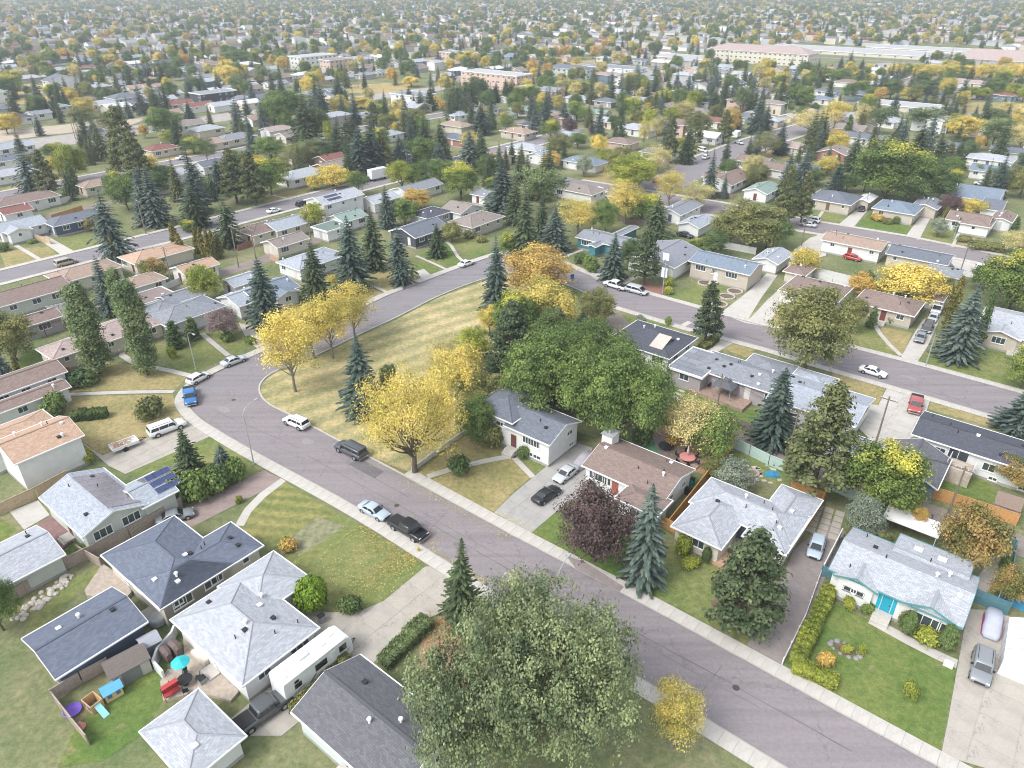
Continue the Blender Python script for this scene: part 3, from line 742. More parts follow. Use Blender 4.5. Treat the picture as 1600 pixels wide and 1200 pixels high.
def house(name, origin, ang, blocks, roof, wall, label=None, nick=None, near=2, desc=None, group='bungalows and houses of the neighbourhood', cat='house', windows='auto', trim=None, extra=None, vents=5, door='S', seed=None, gable=None, gutter=None):
    """blocks: (x0,x1,y0,y1,eave,kind,pitch) in the house's own axes; first block is the main one.
    near 2: all parts; 1: fewer windows, frame only; 0: walls, roof, a few windows"""
    rs = random.Random(seed if seed is not None else int(origin[0] * 7 + origin[1] * 13))
    o = empty(name, (origin[0], origin[1], 0), ang)
    rm, wm, tr = rmat(roof), wmat(wall), trim or WHITE
    gm = gutter or GUT
    W, Rf, Fd = MB(), MB(), MB(); caps = MB(); gut = MB(); th = 0.16
    H = House(); H.o = o; H.blocks = blocks; H.near = near
    for bi, (x0, x1, y0, y1, e, kind, p) in enumerate(blocks):
        a, b, c, d = x0 + OH, x1 - OH, y0 + OH, y1 - OH; zt = e - th + p * OH - 0.01; k = bi * 0.003
        if kind == 'flat':
            W.box(a, b, c, d, 0, e - 0.05); Rf.box(x0 + .2, x1 - .2, y0 + .2, y1 - .2, e - 0.1, e + 0.05, 1, top=0)
            for (q0, q1, r0, r1) in ((x0, x1, y0, y0 + .2), (x0, x1, y1 - .2, y1), (x0, x0 + .2, y0 + .2, y1 - .2), (x1 - .2, x1, y0 + .2, y1 - .2)): gut.box(q0, q1, r0, r1, e - 0.22, e + 0.16)
        elif kind in ('gx', 'gy'):
            if kind == 'gx':
                m = (y0 + y1) / 2; hr = (y1 - y0) / 2; T = lambda u, v, z: (u, v, z); u0, u1, v0, v1, i0, i1, j0, j1 = x0, x1, y0, y1, a, b, c, d
            else:
                m = (x0 + x1) / 2; hr = (x1 - x0) / 2; T = lambda u, v, z: (v, u, z); u0, u1, v0, v1, i0, i1, j0, j1 = y0, y1, x0, x1, c, d, a, b
            rise = p * hr; sl = math.hypot(hr, rise); Lh = u1 - u0
            fl = kind == 'gy'
            def fc(pts, mm, uv=None):
                pts = [T(*q) for q in pts]
                if fl: pts.reverse(); uv = list(reversed(uv)) if uv else None
                Rf.face(pts, mm, uv)
            fc([(u0, v0, e), (u1, v0, e), (u1, m, e + rise), (u0, m, e + rise)], 0, [(0, 0), (Lh, 0), (Lh, sl), (0, sl)])
            fc([(u1, v1, e), (u0, v1, e), (u0, m, e + rise), (u1, m, e + rise)], 0, [(0, 0), (Lh, 0), (Lh, sl), (0, sl)])
            fc([(u1, v0, e - th), (u0, v0, e - th), (u0, m, e + rise - th), (u1, m, e + rise - th)], 1)
            fc([(u0, v1, e - th), (u1, v1, e - th), (u1, m, e + rise - th), (u0, m, e + rise - th)], 1)
            fc([(u0, v0, e - th), (u1, v0, e - th), (u1, v0, e), (u0, v0, e)], 1); fc([(u1, v1, e - th), (u0, v1, e - th), (u0, v1, e), (u1, v1, e)], 1)
            for uu, s in ((u0, 1), (u1, -1)):
                q = [(uu, v0, e), (uu, m, e + rise), (uu, m, e + rise - th), (uu, v0, e - th)]; fc(q if s > 0 else q[::-1], 1)
                q = [(uu, m, e + rise), (uu, v1, e), (uu, v1, e - th), (uu, m, e + rise - th)]; fc(q if s > 0 else q[::-1], 1)
            zp = e + rise - th - 0.01
            prof = [(j0, 0), (j1, 0), (j1, zt), (m, zp), (j0, zt)]
            r0 = [T(i0, v, z) for v, z in prof]; r1 = [T(i1, v, z) for v, z in prof]
            if kind == 'gx': W.loft([r0, r1])
            else: W.loft([r1, r0])
            for v, s in ((v0, -1), (v1, 1)):
                q = [T(u0 - .02, v, 0), T(u1 + .02, v + s * 0.12, 0)]; xs = sorted((q[0][0], q[1][0])); ys = sorted((q[0][1], q[1][1]))
                gut.box(xs[0], xs[1], ys[0], ys[1], e - 0.15 + k, e + 0.02 + k)
            for uu, s in ((u0, -1), (u1, 1)):   # rake boards
                for va, vb in ((v0, m), (v1, m)):
                    pa, pb = (v0, e) if va == v0 else (v1, e), (m, e + rise)
                    q = [T(uu, pa[0], pa[1] + .025), T(uu, pb[0], pb[1] + .025), T(uu, pb[0], pb[1] - .20), T(uu, pa[0], pa[1] - .20)]
                    q2 = [T(uu + s * .04, pa[0], pa[1] + .025), T(uu + s * .04, pb[0], pb[1] + .025), T(uu + s * .04, pb[0], pb[1] - .20), T(uu + s * .04, pa[0], pa[1] - .20)]
                    gut.loft([q, q2])
            if near: 
                q = [T(u0, m - .16, 0), T(u1, m + .16, 0)]; xs = sorted((q[0][0], q[1][0])); ys = sorted((q[0][1], q[1][1]))
                caps.box(xs[0], xs[1], ys[0], ys[1], e + rise - .035, e + rise + .035)
        else:   # hip
            hx, hy = (x1 - x0) / 2, (y1 - y0) / 2; mx_, my_ = (x0 + x1) / 2, (y0 + y1) / 2; hr = min(hx, hy); rise = p * hr; zr = e + rise
            if hx >= hy: ra, rb = (x0 + hy, my_, zr), (x1 - hy, my_, zr)
            else: ra, rb = (mx_, y0 + hx, zr), (mx_, y1 - hx, zr)
            sl = math.hypot(hr, rise); A, B, Cc, D = (x0, y0, e), (x1, y0, e), (x1, y1, e), (x0, y1, e)
            Lx, Ly = x1 - x0, y1 - y0
            if hx >= hy:
                Rf.face([A, B, rb, ra], 0, [(0, 0), (Lx, 0), (Lx - hy, sl), (hy, sl)]); Rf.face([Cc, D, ra, rb], 0, [(0, 0), (Lx, 0), (Lx - hy, sl), (hy, sl)])
                Rf.face([B, Cc, rb], 0, [(0, 0), (Ly, 0), (Ly / 2, sl)]); Rf.face([D, A, ra], 0, [(0, 0), (Ly, 0), (Ly / 2, sl)])
                hips = [(A, ra), (D, ra), (B, rb), (Cc, rb), (ra, rb)]
            else:
                Rf.face([B, Cc, rb, ra], 0, [(0, 0), (Ly, 0), (Ly - hx, sl), (hx, sl)]); Rf.face([D, A, ra, rb], 0, [(0, 0), (Ly, 0), (Ly - hx, sl), (hx, sl)])
                Rf.face([A, B, ra], 0, [(0, 0), (Lx, 0), (Lx / 2, sl)]); Rf.face([Cc, D, rb], 0, [(0, 0), (Lx, 0), (Lx / 2, sl)])
                hips = [(A, ra), (B, ra), (Cc, rb), (D, rb), (ra, rb)]
            Rf.face([(x0, y0, e - th), (x0, y1, e - th), (x1, y1, e - th), (x1, y0, e - th)], 1)
            for q0, q1 in ((A, B), (B, Cc), (Cc, D), (D, A)): Rf.face([(q0[0], q0[1], e - th), (q1[0], q1[1], e - th), q1, q0], 1)
            W.box(a, b, c, d, 0, e - th + 0.02)
            for (q0, q1, r0, r1) in ((x0 - .12, x1 + .12, y0 - .12, y0), (x0 - .12, x1 + .12, y1, y1 + .12), (x0 - .12, x0, y0, y1), (x1, x1 + .12, y0, y1)): gut.box(q0, q1, r0, r1, e - 0.15 + k, e + 0.02 + k)
            if near:
                for h0, h1 in hips:
                    if (Vector(h0) - Vector(h1)).length > 0.3:
                        h0v, h1v = Vector(h0) + Vector((0, 0, .01)), Vector(h1) + Vector((0, 0, .01)); dd = (h1v - h0v); sd = Vector((-dd.y, dd.x, 0)).normalized() * 0.15
                        caps.loft([[h0v - sd - Vector((0, 0, .06)), h0v + sd - Vector((0, 0, .06)), h0v + Vector((0, 0, .045))], [h1v - sd - Vector((0, 0, .06)), h1v + sd - Vector((0, 0, .06)), h1v + Vector((0, 0, .045))]])
        if near: Fd.box(a - .03, b + .03, c - .03, d + .03, 0, 0.42 + k)
    def roofz(x, y):
        z = -1
        for (x0, x1, y0, y1, e, kind, p) in blocks:
            if x0 <= x <= x1 and y0 <= y <= y1:
                if kind == 'gx': q = e + p * min(y - y0, y1 - y)
                elif kind == 'gy': q = e + p * min(x - x0, x1 - x)
                elif kind == 'hip': q = e + p * min(y - y0, y1 - y, x - x0, x1 - x)
                else: q = e + 0.05
                z = max(z, q)
        return z
    H.roofz = roofz
    W.build('wall', [wm], o); rf = Rf.build('roof', [rm, tr], o); H.roof = rf
    if Fd.f: Fd.build('foundation', FOUND, o)
    if gut.f: gut.build('gutter', gm, rf)
    if caps.f: caps.build('ridge_cap', shingle('ridge ' + roof, mul(RC[roof], 1.18)), rf)
    # windows
    def addwin(side, u, z, w, h, mull=1, blk=0, frame=None):
        x0, x1, y0, y1 = blocks[blk][:4]; a, b, c, d = x0 + OH, x1 - OH, y0 + OH, y1 - OH
        p = {'S': (a + (b - a) * u, c), 'N': (a + (b - a) * u, d), 'E': (b, c + (d - c) * u), 'W': (a, c + (d - c) * u)}[side]
        n = {'S': (0, -1), 'N': (0, 1), 'E': (1, 0), 'W': (-1, 0)}[side]
        for j, bb in enumerate(blocks):
            if j != blk and bb[0] + OH - .1 < p[0] + n[0] * .3 < bb[1] - OH + .1 and bb[2] + OH - .1 < p[1] + n[1] * .3 < bb[3] - OH + .1: return None
        fm, pm = window_meshes(w, h, mull, frame)
        wo = link('window', fm, o, (p[0], p[1], z), R(SIDES[side][1])); link('pane', pm, wo); return wo
    def adddoor(side, u, c, blk=0, garage=False, sill=0.55):
        x0, x1, y0, y1 = blocks[blk][:4]; a, b, cc, d = x0 + OH, x1 - OH, y0 + OH, y1 - OH
        p = {'S': (a + (b - a) * u, cc), 'N': (a + (b - a) * u, d), 'E': (b, cc + (d - cc) * u), 'W': (a, cc + (d - cc) * u)}[side]
        m = MB()
        if garage:
            m.box(-2.4, 2.4, -.04, .02, 0.02, 2.15); 
            for i in range(4): m.box(-2.35, 2.35, -.06, -.035, 0.07 + i * .53, 0.54 + i * .53)
            dd = m.build('garage_door', plain('door %s' % str(c), c, 0.5, .04), o, loc=(p[0], p[1], 0), rz=R(SIDES[side][1]))
        else:
            m.box(-.5, .5, -.05, .02, sill, sill + 2.1); 
            dd = m.build('door', plain('door %s' % str(c), c, 0.5, .04), o, loc=(p[0], p[1], 0), rz=R(SIDES[side][1]))
            if near > 1:
                k = MB(); k.box(.32, .42, -.12, -.05, sill + .95, sill + 1.05); k.build('handle', VENTB, dd)
                s = MB()
                for i in range(3): s.box(-.9, .9, -1.2 - .3 * i, -.03 if i == 0 else -1.2 - .3 * (i - 1), 0, sill - .02 - .18 * i)
                s.build('steps', CONC, o, loc=(p[0], p[1], 0), rz=R(SIDES[side][1]))
        return dd
    H.addwin, H.adddoor = addwin, adddoor
    if windows == 'auto':
        sides = 'SEWN' if near > 1 else ('SEW' if near == 1 else 'SE')
        for bi in range(len(blocks)):
            x0, x1, y0, y1, e, kind, p = blocks[bi]
            if bi and min(x1 - x0, y1 - y0) < 3.5: continue
            for s_ in sides:
                Ln = (x1 - x0 if s_ in 'SN' else y1 - y0) - 2 * OH; n = max(1, int(Ln / (3.6 if near else 5)))
                for i in range(n):
                    u = (i + 0.5) / n + rs.uniform(-.04, .04)
                    if s_ == door and bi == 0 and i == n // 2:
                        adddoor(s_, u, rs.choice([(0.16, 0.05, 0.04), (0.6, 0.6, 0.58), (0.6, 0.6, 0.58), (0.10, 0.12, 0.16), (0.15, 0.09, 0.05), (0.45, 0.44, 0.42)]), bi); continue
                    if rs.random() < 0.14: continue
                    w, h, mu = rs.choice([(1.1, 0.9, 1), (1.5, 1.1, 1), (2.3, 1.35, 2), (0.9, 0.9, 0), (1.8, 1.2, 1)])
                    w = min(w, Ln / n - 0.4); zs = [e - 0.42 - h] if e < 4.6 else [e - 0.5 - h, e - 3.2 - h]
                    for z in zs:
                        if z > 0.5: addwin(s_, u, z, w, h, mu, bi)
    # roof furniture
    x0, x1, y0, y1, e, kind, p = blocks[0]
    for i in range(vents if near else 0):
        x = rs.uniform(x0 + 1.2, x1 - 1.2); y = rs.uniform(y0 + 1, y1 - 1); z = roofz(x, y); m = MB(); t = rs.random()
        if t < 0.45: m.box(-.2, .2, -.2, .2, -.1, .14); m.box(-.25, .25, -.25, .25, .14, .19); mt = VENTB if rs.random() < .7 else VENTW
        elif t < 0.8: m.tube((0, 0, -.2), (0, 0, .5), .06, .06, 8); mt = VENTB
        else: m.tube((0, 0, -.2), (0, 0, .42), .13, .13, 10); m.lathe([(.13, .42), (.24, .46), (.2, .58), (.02, .64)], 10); mt = VENTW
        m.build('roof_vent', mt, rf, loc=(x, y, z))
    tag(o, label, cat, group, desc=desc or (RDESC[roof] + '-roofed ' + {'white': 'white', 'cream': 'cream', 'grey': 'grey', 'palegreen': 'pale', 'navy': 'navy', 'blue': 'blue', 'teal': 'teal', 'brown': 'brown', 'beige': 'beige', 'charcoal': 'charcoal', 'mauve': 'mauve', 'brickred': 'red brick', 'mint': 'pale', 'pinkwall': 'pink'}[wall] + (' house' if cat == 'house' else ' ' + cat)), nick=nick)
    return H
HOUSES = []
def phouse(name, blocks, roof, wall, ang=TH, **kw):
    """blocks: ([pixel corners of the eaves], eave height, kind, pitch)"""
    bl = []; O = None; ca, sa = math.cos(ang), math.sin(ang)
    for pts, e, kind, p in blocks:
        w = [G(q[0], q[1], e) for q in pts]
        if O is None:
            cx = [q.x * ca + q.y * sa for q in w]; cy = [-q.x * sa + q.y * ca for q in w]; lx, ly = (min(cx) + max(cx)) / 2, (min(cy) + max(cy)) / 2
            O = Vector((lx * ca - ly * sa, lx * sa + ly * ca, 0))
        L = [((q - O).x * ca + (q - O).y * sa, -(q - O).x * sa + (q - O).y * ca) for q in w]
        bl.append((min(q[0] for q in L), max(q[0] for q in L), min(q[1] for q in L), max(q[1] for q in L), e, kind, p))
    H = house(name, O, ang, bl, roof, wall, **kw)
    for b in bl:
        cx, cy = (b[0] + b[1]) / 2, (b[2] + b[3]) / 2; HOUSES.append((O.x + cx * ca - cy * sa, O.y + cx * sa + cy * ca, math.hypot(b[1] - b[0], b[3] - b[2]) / 2))
    H.O = O; H.ang = ang; return H
def mhouse(x, y, L, W, ax, kind, roof, wall, e=3.1, near=1, p=0.33, wing=None, name='house', dang=0.0, **kw):
    """house by the pixel of its roof middle, size in metres, long axis a (along the right hand streets) or b"""
    w = G(x, y, e + 0.9); ang = TH + R(dang); hx, hy = (L / 2, W / 2) if ax == 'a' else (W / 2, L / 2)
    k = {'g': 'gx' if ax == 'a' else 'gy', 'h': 'hip', 'f': 'flat', 'x': 'gy' if ax == 'a' else 'gx'}[kind]
    bl = [(-hx, hx, -hy, hy, e, k, p)]
    if wing:   # a gabled or hipped front projection (side, offset, width, depth)
        s, off, ww, dd = wing
        if s == 'S': bl.append((off - ww / 2, off + ww / 2, -hy - dd, -hy + 3.2, e, 'gy' if kind != 'h' else 'hip', p))
        elif s == 'N': bl.append((off - ww / 2, off + ww / 2, hy - 3.2, hy + dd, e, 'gy' if kind != 'h' else 'hip', p))
        elif s == 'E': bl.append((hx - 3.2, hx + dd, off - ww / 2, off + ww / 2, e, 'gx' if kind != 'h' else 'hip', p))
        elif s == 'W': bl.append((-hx - dd, -hx + 3.2, off - ww / 2, off + ww / 2, e, 'gx' if kind != 'h' else 'hip', p))
    kw.setdefault('vents', 3)
    H = house(name, (w.x, w.y), ang, bl, roof, wall, near=near, **kw)
    HOUSES.append((w.x, w.y, math.hypot(hx, hy))); H.O = Vector((w.x, w.y, 0)); return H

# ------------------------------------------------------------------ vehicles
TYRE = plain('tyre', (0.02, 0.02, 0.021), 0.85); RIM = plain('rim', (0.42, 0.43, 0.44), 0.3, .05, metal=0.6); CARG = glass('car glass', (0.018, 0.022, 0.026))
LAMPW = plain('headlight', (0.75, 0.76, 0.74), 0.15, .02); LAMPR = plain('taillight', (0.35, 0.02, 0.015), 0.25, .02); BLK = plain('black plastic', (0.025, 0.025, 0.027), 0.6); CHROME = plain('chrome', (0.6, 0.6, 0.6), 0.2, .02, metal=0.9)
CARM = {}
def car_set(kind):
    if kind in CARM: return CARM[kind]
    # length, width, body stations (x, zlo, zhi, half width factor), cabin: belt z, base x0,x1, roof x0,x1, roof z, roof half width
    D = {'sedan': (4.7, 1.82, [(-2.35, .42, .80, .80), (-2.2, .30, .98, .93), (-1.5, .25, 1.02, 1), (-.2, .22, .96, 1), (1.0, .24, .93, 1), (1.75, .26, .84, .98), (2.2, .32, .72, .90), (2.35, .42, .60, .76)], (.93, -1.75, 1.15, -0.95, 0.35, 1.44, .60)),
         'hatch': (4.3, 1.8, [(-2.15, .42, .95, .82), (-2.0, .30, 1.05, .94), (-.8, .24, 1.03, 1), (.8, .24, .98, 1), (1.6, .26, .86, .97), (2.05, .32, .72, .88), (2.15, .42, .6, .76)], (.98, -2.0, 1.25, -1.55, 0.3, 1.52, .62)),
         'suv': (4.8, 1.92, [(-2.4, .5, 1.0, .86), (-2.28, .36, 1.1, .96), (-1.0, .3, 1.12, 1), (.9, .3, 1.1, 1), (1.7, .32, 1.02, .99), (2.25, .38, .9, .92), (2.4, .5, .72, .8)], (1.06, -2.28, 1.2, -2.0, 0.55, 1.74, .68)),
         'suburban': (5.6, 2.02, [(-2.8, .5, 1.1, .9), (-2.7, .36, 1.18, .97), (-1.0, .32, 1.2, 1), (1.4, .32, 1.18, 1), (2.1, .34, 1.12, .99), (2.65, .4, 1.02, .94), (2.8, .5, .8, .86)], (1.12, -2.7, 1.55, -2.5, 0.9, 1.88, .72)),
         'van': (5.1, 2.0, [(-2.55, .45, 1.0, .88), (-2.45, .32, 1.1, .96), (-1.0, .28, 1.1, 1), (1.0, .28, 1.05, 1), (1.9, .3, .95, .97), (2.4, .36, .78, .9), (2.55, .45, .62, .8)], (1.02, -2.45, 1.9, -2.25, 0.7, 1.78, .72)),
         'pickup': (5.8, 2.02, [(-2.9, .5, 1.05, .95), (-2.85, .42, 1.12, .98), (-1.0, .38, 1.13, 1), (1.5, .38, 1.14, 1), (2.2, .4, 1.1, .99), (2.75, .45, 1.0, .94), (2.9, .55, .82, .86)], (1.1, -0.95, 1.65, -0.7, 0.95, 1.86, .70))}
    Ln, Wd, st, cb = D[kind]; hw = Wd / 2; b = MB(); rings = []
    for x, zl, zh, f in st:
        w = hw * f; zm = zl + (zh - zl) * .55
        rings.append([(x, -w * .82, zl), (x, -w * .99, zl + .10), (x, -w, zm), (x, -w * .94, zh - .05), (x, -w * .78, zh), (x, 0, zh + .025), (x, w * .78, zh), (x, w * .94, zh - .05), (x, w, zm), (x, w * .99, zl + .10), (x, w * .82, zl)])
    rings = [list(reversed(r)) for r in rings]
    b.loft(rings)
    zb, bx0, bx1, rx0, rx1, zr, rw = cb; bw = hw * .90; rw = hw * (rw + .18)
    def ring(z, x0, x1, w, r):
        return [(x0 + r, -w, z), (x1 - r, -w, z), (x1, -w + r * 1.5, z), (x1, w - r * 1.5, z), (x1 - r, w, z), (x0 + r, w, z), (x0, w - r * 1.5, z), (x0, -w + r * 1.5, z)]
    b.loft([ring(zb - .05, bx0, bx1, bw, .12), ring(zr - .10, rx0 - .04, rx1 + .06, rw, .12), ring(zr - .02, rx0 + .08, rx1 - .08, rw - .09, .10), ring(zr, rx0 + .2, rx1 - .2, rw - .24, .1)])
    body = b
    # panes proud of the cabin by 12 mm
    def lerp(a, c, t): return a + (c - a) * t
    zt = zr - .10; P_ = {}
    def side_pane(s, xa, xb, t0=.18, t1=.94):
        m = MB()
        def pt(x, t): 
            w = lerp(bw, rw, t) + .012; return (x, s * w, lerp(zb - .05, zt, t))
        def xlim(x, t):
            lo, hi = lerp(bx0, rx0 - .04, t) + .17, lerp(bx1, rx1 + .06, t) - .17; return min(max(x, lo), hi)
        q = [pt(xlim(xa, t0), t0), pt(xlim(xb, t0), t0), pt(xlim(xb, t1), t1), pt(xlim(xa, t1), t1)]
        if s > 0: q.reverse()
        m.face(q); return m
    def end_pane(f, t0=.16, t1=.95):
        m = MB()
        xa, xb = (bx1, rx1 + .06) if f else (bx0, rx0 - .04); sg = 1 if f else -1
        q = [(lerp(xa, xb, t0) + sg * .014, -lerp(bw, rw, t0) + .17, lerp(zb - .05, zt, t0)), (lerp(xa, xb, t0) + sg * .014, lerp(bw, rw, t0) - .17, lerp(zb - .05, zt, t0)),
             (lerp(xa, xb, t1) + sg * .014, lerp(bw, rw, t1) - .17, lerp(zb - .05, zt, t1)), (lerp(xa, xb, t1) + sg * .014, -lerp(bw, rw, t1) + .17, lerp(zb - .05, zt, t1))]
        if not f: q.reverse()
        m.face(q); return m
    parts = [('windshield', end_pane(True), CARG), ('rear_window', end_pane(False), CARG)]
    n = 2 if kind in ('sedan', 'hatch', 'pickup') else 3
    for s in (-1, 1):
        for i in range(n):
            xa, xb = lerp(bx0, bx1, i / n), lerp(bx0, bx1, (i + 1) / n)
            parts.append(('side_window', side_pane(s, xa + .05, xb - .04), CARG))
    for s in (-1, 1):
        m = MB(); m.box(Ln / 2 - .22, Ln / 2 - .05, s * hw * .5, s * hw * .84, st[-2][2] - .22, st[-2][2] - .04) if s > 0 else m.box(Ln / 2 - .22, Ln / 2 - .05, s * hw * .84, s * hw * .5, st[-2][2] - .22, st[-2][2] - .04)
        parts.append(('headlight', m, LAMPW))
        m = MB(); ya, yb = sorted((s * hw * .55, s * hw * .86)); m.box(-Ln / 2 + .01, -Ln / 2 + .14, ya, yb, st[0][2] - .22, st[0][2] - .02); parts.append(('taillight', m, LAMPR))
        m = MB(); ya, yb = sorted((s * (bw + .02), s * (bw + .22))); m.box(bx1 - .62, bx1 - .48, ya, yb, zb + .0, zb + .17); parts.append(('wing_mirror', m, BLK))
    m = MB(); m.box(Ln / 2 - .16, Ln / 2 + .02, -hw * .5, hw * .5, st[-1][1] + .0, st[-1][1] + .2); parts.append(('grille', m, BLK))
    if kind in ('pickup', 'suburban'):
        m = MB(); m.box(Ln / 2 - .1, Ln / 2 + .06, -hw * .85, hw * .85, .42, .58); parts.append(('bumper', m, CHROME)); m = MB(); m.box(-Ln / 2 - .06, -Ln / 2 + .1, -hw * .9, hw * .9, .45, .6); parts.append(('bumper', m, CHROME))
    if kind == 'pickup':
        m = MB(); m.box(-2.78, -1.06, -hw * .84, hw * .84, 1.12, 1.19); parts.append(('bed_cover', m, BLK))
    if kind in ('suv', 'suburban'):
        for s in (-1, 1):
            m = MB(); m.box(rx0 + .3, rx1 - .3, s * (rw - .2) - .02, s * (rw - .2) + .02, zr + .01, zr + .06); parts.append(('roof_rail', m, BLK))
    wr = .39 if kind in ('pickup', 'suburban', 'suv') else .33; wx = (Ln * .31, -Ln * .30)
    arch = MB()
    for x in wx:
        for s in (-1, 1):
            arch.tube((x, s * (hw * .70), wr), (x, s * (hw * 1.0 + .004), wr), wr * 1.16, wr * 1.16, 16)
    parts.append(('wheel_arch', arch, BLK))
    t = MB(); t.tube((0, -.12, 0), (0, .12, 0), wr, wr, 16); rmm = MB(); rmm.tube((0, -.135, 0), (0, .135, 0), wr * .62, wr * .62, 10)
    CARM[kind] = dict(body=body.mesh('car body', [WHITE], True), parts=[(a, m_.mesh(a, [mt])) for a, m_, mt in parts], tyre=t.mesh('tyre', [TYRE]), rim=rmm.mesh('rim', [RIM]), wr=wr, wx=wx, hw=hw)
    # flatten shading of the big lofted caps is fine at this size
    return CARM[kind]
CARCOL = {'white': (0.70, 0.71, 0.71), 'silver': (0.46, 0.48, 0.50), 'silverblue': (0.38, 0.45, 0.52), 'grey': (0.22, 0.235, 0.25), 'darkgrey': (0.075, 0.08, 0.085), 'black': (0.018, 0.019, 0.021), 'blue': (0.035, 0.15, 0.36), 'red': (0.42, 0.035, 0.03), 'tan': (0.36, 0.31, 0.25), 'brickred': (0.36, 0.08, 0.075), 'navy': (0.03, 0.05, 0.10), 'green': (0.05, 0.14, 0.10), 'gold': (0.30, 0.27, 0.20)}
CARS = []
def car(kind, px, to, colr, label=None, desc_extra='', detail=2, name=None):
    """px: pixel of the middle of the car on the ground; to: a pixel the nose points at"""
    S = car_set(kind); g = G(*px) if len(px) == 2 else Vector(px); h = (G(*to) if len(to) == 2 else Vector(to)) - g; a = math.atan2(h.y, h.x)
    nm = name or {'pickup': 'pickup_truck', 'van': 'minivan'}.get(kind, 'parked_car')
    o = empty(nm, (g.x, g.y, 0.02), a); pm = paint('paint ' + colr, CARCOL[colr])
    link('body', S['body'], o, mats=[pm])
    for a_, m in S['parts']:
        if detail < 2 and a_ in ('wing_mirror', 'roof_rail', 'grille', 'bumper'): continue
        link(a_, m, o)
    for x in S['wx']:
        for s in (-1, 1):
            w = link('wheel', S['tyre'], o, (x, s * (S['hw'] - .13), S['wr']))
            if detail > 1: link('rim', S['rim'], w)
    word = {'sedan': 'sedan', 'hatch': 'hatchback', 'suv': 'crossover', 'suburban': 'large wagon', 'van': 'minivan', 'pickup': 'pickup truck'}[kind]
    cd = {'silverblue': 'silver-blue', 'darkgrey': 'dark grey', 'brickred': 'faded red'}.get(colr, colr)
    tag(o, label, {'pickup': 'pickup truck', 'van': 'van'}.get(kind, 'car'), 'vehicles parked in the neighbourhood', desc=cd + ' ' + word); CARS.append(o); return o

# ------------------------------------------------------------------ street furniture
STEEL = plain('galvanised steel', (0.40, 0.42, 0.43), 0.45, .08, metal=0.3); POLEW = plain('weathered pole wood', (0.20, 0.165, 0.13), 0.9, .25); LENS = plain('lamp lens', (0.6, 0.62, 0.6), 0.3)
def street_lamp(px, top_y, arm_to, label=None, armlen=2.4):
    g = G(*px); H = min(11, max(6.5, height_at(px[0], px[1], top_y))); d = G(*arm_to) - g; d.z = 0; d.normalize()
    o = empty('street_lamp', (g.x, g.y, 0)); b = MB()
    b.tube((0, 0, 0), (0, 0, .25), .16, .15, 10); b.tube((0, 0, .25), (0, 0, H - 1.2), .095, .065, 10); b.build('pole', STEEL, o)
    a = MB(); pts = []
    for i in range(8):
        t = i / 7; an = t * math.pi / 2; pts.append(Vector((0, 0, H - 1.2)) + d * armlen * (1 - math.cos(an)) * .9 + Vector((0, 0, 1.2 * math.sin(an))))
    a.path(pts, .045, 8); a.build('arm', STEEL, o)
    e = pts[-1]; hd = MB(); u = Vector((-d.y, d.x, 0))
    def rg(t, w, z0, z1): c = e + d * t; return [c - u * w + Vector((0, 0, z0)), c + u * w + Vector((0, 0, z0)), c + u * w * .7 + Vector((0, 0, z1)), c - u * w * .7 + Vector((0, 0, z1))]
    hd.loft([rg(-.1, .06, -.05, .05), rg(.15, .16, -.07, .09), rg(.55, .17, -.07, .08), rg(.75, .07, -.04, .04)]); h = hd.build('lamp_head', STEEL, o)
    l = MB(); c = e + d * .35; l.lathe([(.13, -.08), (.11, -.13), (.04, -.16)], 8, c=c); l.build('lens', LENS, h)
    tag(o, label, 'street lamp', 'street lamps', desc='grey steel street lamp'); return o
def power_pole(px, top_y, label=None, H=None, transformer=False, world_loc=None):
    g = world_loc if world_loc is not None else G(*px); H = H or min(12.5, max(8, height_at(px[0], px[1], top_y)))
    o = empty('power_pole', (g.x, g.y, 0), TH); b = MB(); b.tube((0, 0, 0), (0, 0, H), .16, .10, 9); b.build('pole', POLEW, o)
    c = MB(); c.box(-1.2, 1.2, -.06, .06, H - .6, H - .47); c.build('crossarm', POLEW, o)
    for x in (-1.05, -.4, .4, 1.05):
        i = MB(); i.lathe([(.03, 0), (.06, .05), (.05, .12), (.02, .16)], 7); i.build('insulator', VENTW, o, loc=(x, 0, H - .47))
    if transformer:
        t = MB(); t.lathe([(.24, 0), (.26, .05), (.26, .8), (.2, .9), (.03, .93)], 12); t.build('transformer', STEEL, o, loc=(0, -.38, H - 2.2))
    tag(o, label, 'power pole', 'wooden power poles along the back lanes', desc='wooden power pole with crossarm'); return (o, g, H)
def wires(poles, label):
    b = MB(); c0 = poles[0][1].copy()
    for (o1, g1, h1), (o2, g2, h2) in zip(poles[:-1], poles[1:]):
        for x in (-1.05, .4, 1.05):
            of = XA * x; p = []
            for i in range(9):
                t = i / 8; q = g1.lerp(g2, t) + of - c0; q.z = (h1 - .3) * (1 - t) + (h2 - .3) * t - 4 * .7 * t * (1 - t); p.append(q)
            b.path(p, .018, 4)
    o = b.build('power_line', BLK, None, loc=(c0.x, c0.y, 0)); tag(o, label, 'power line', 'power lines')
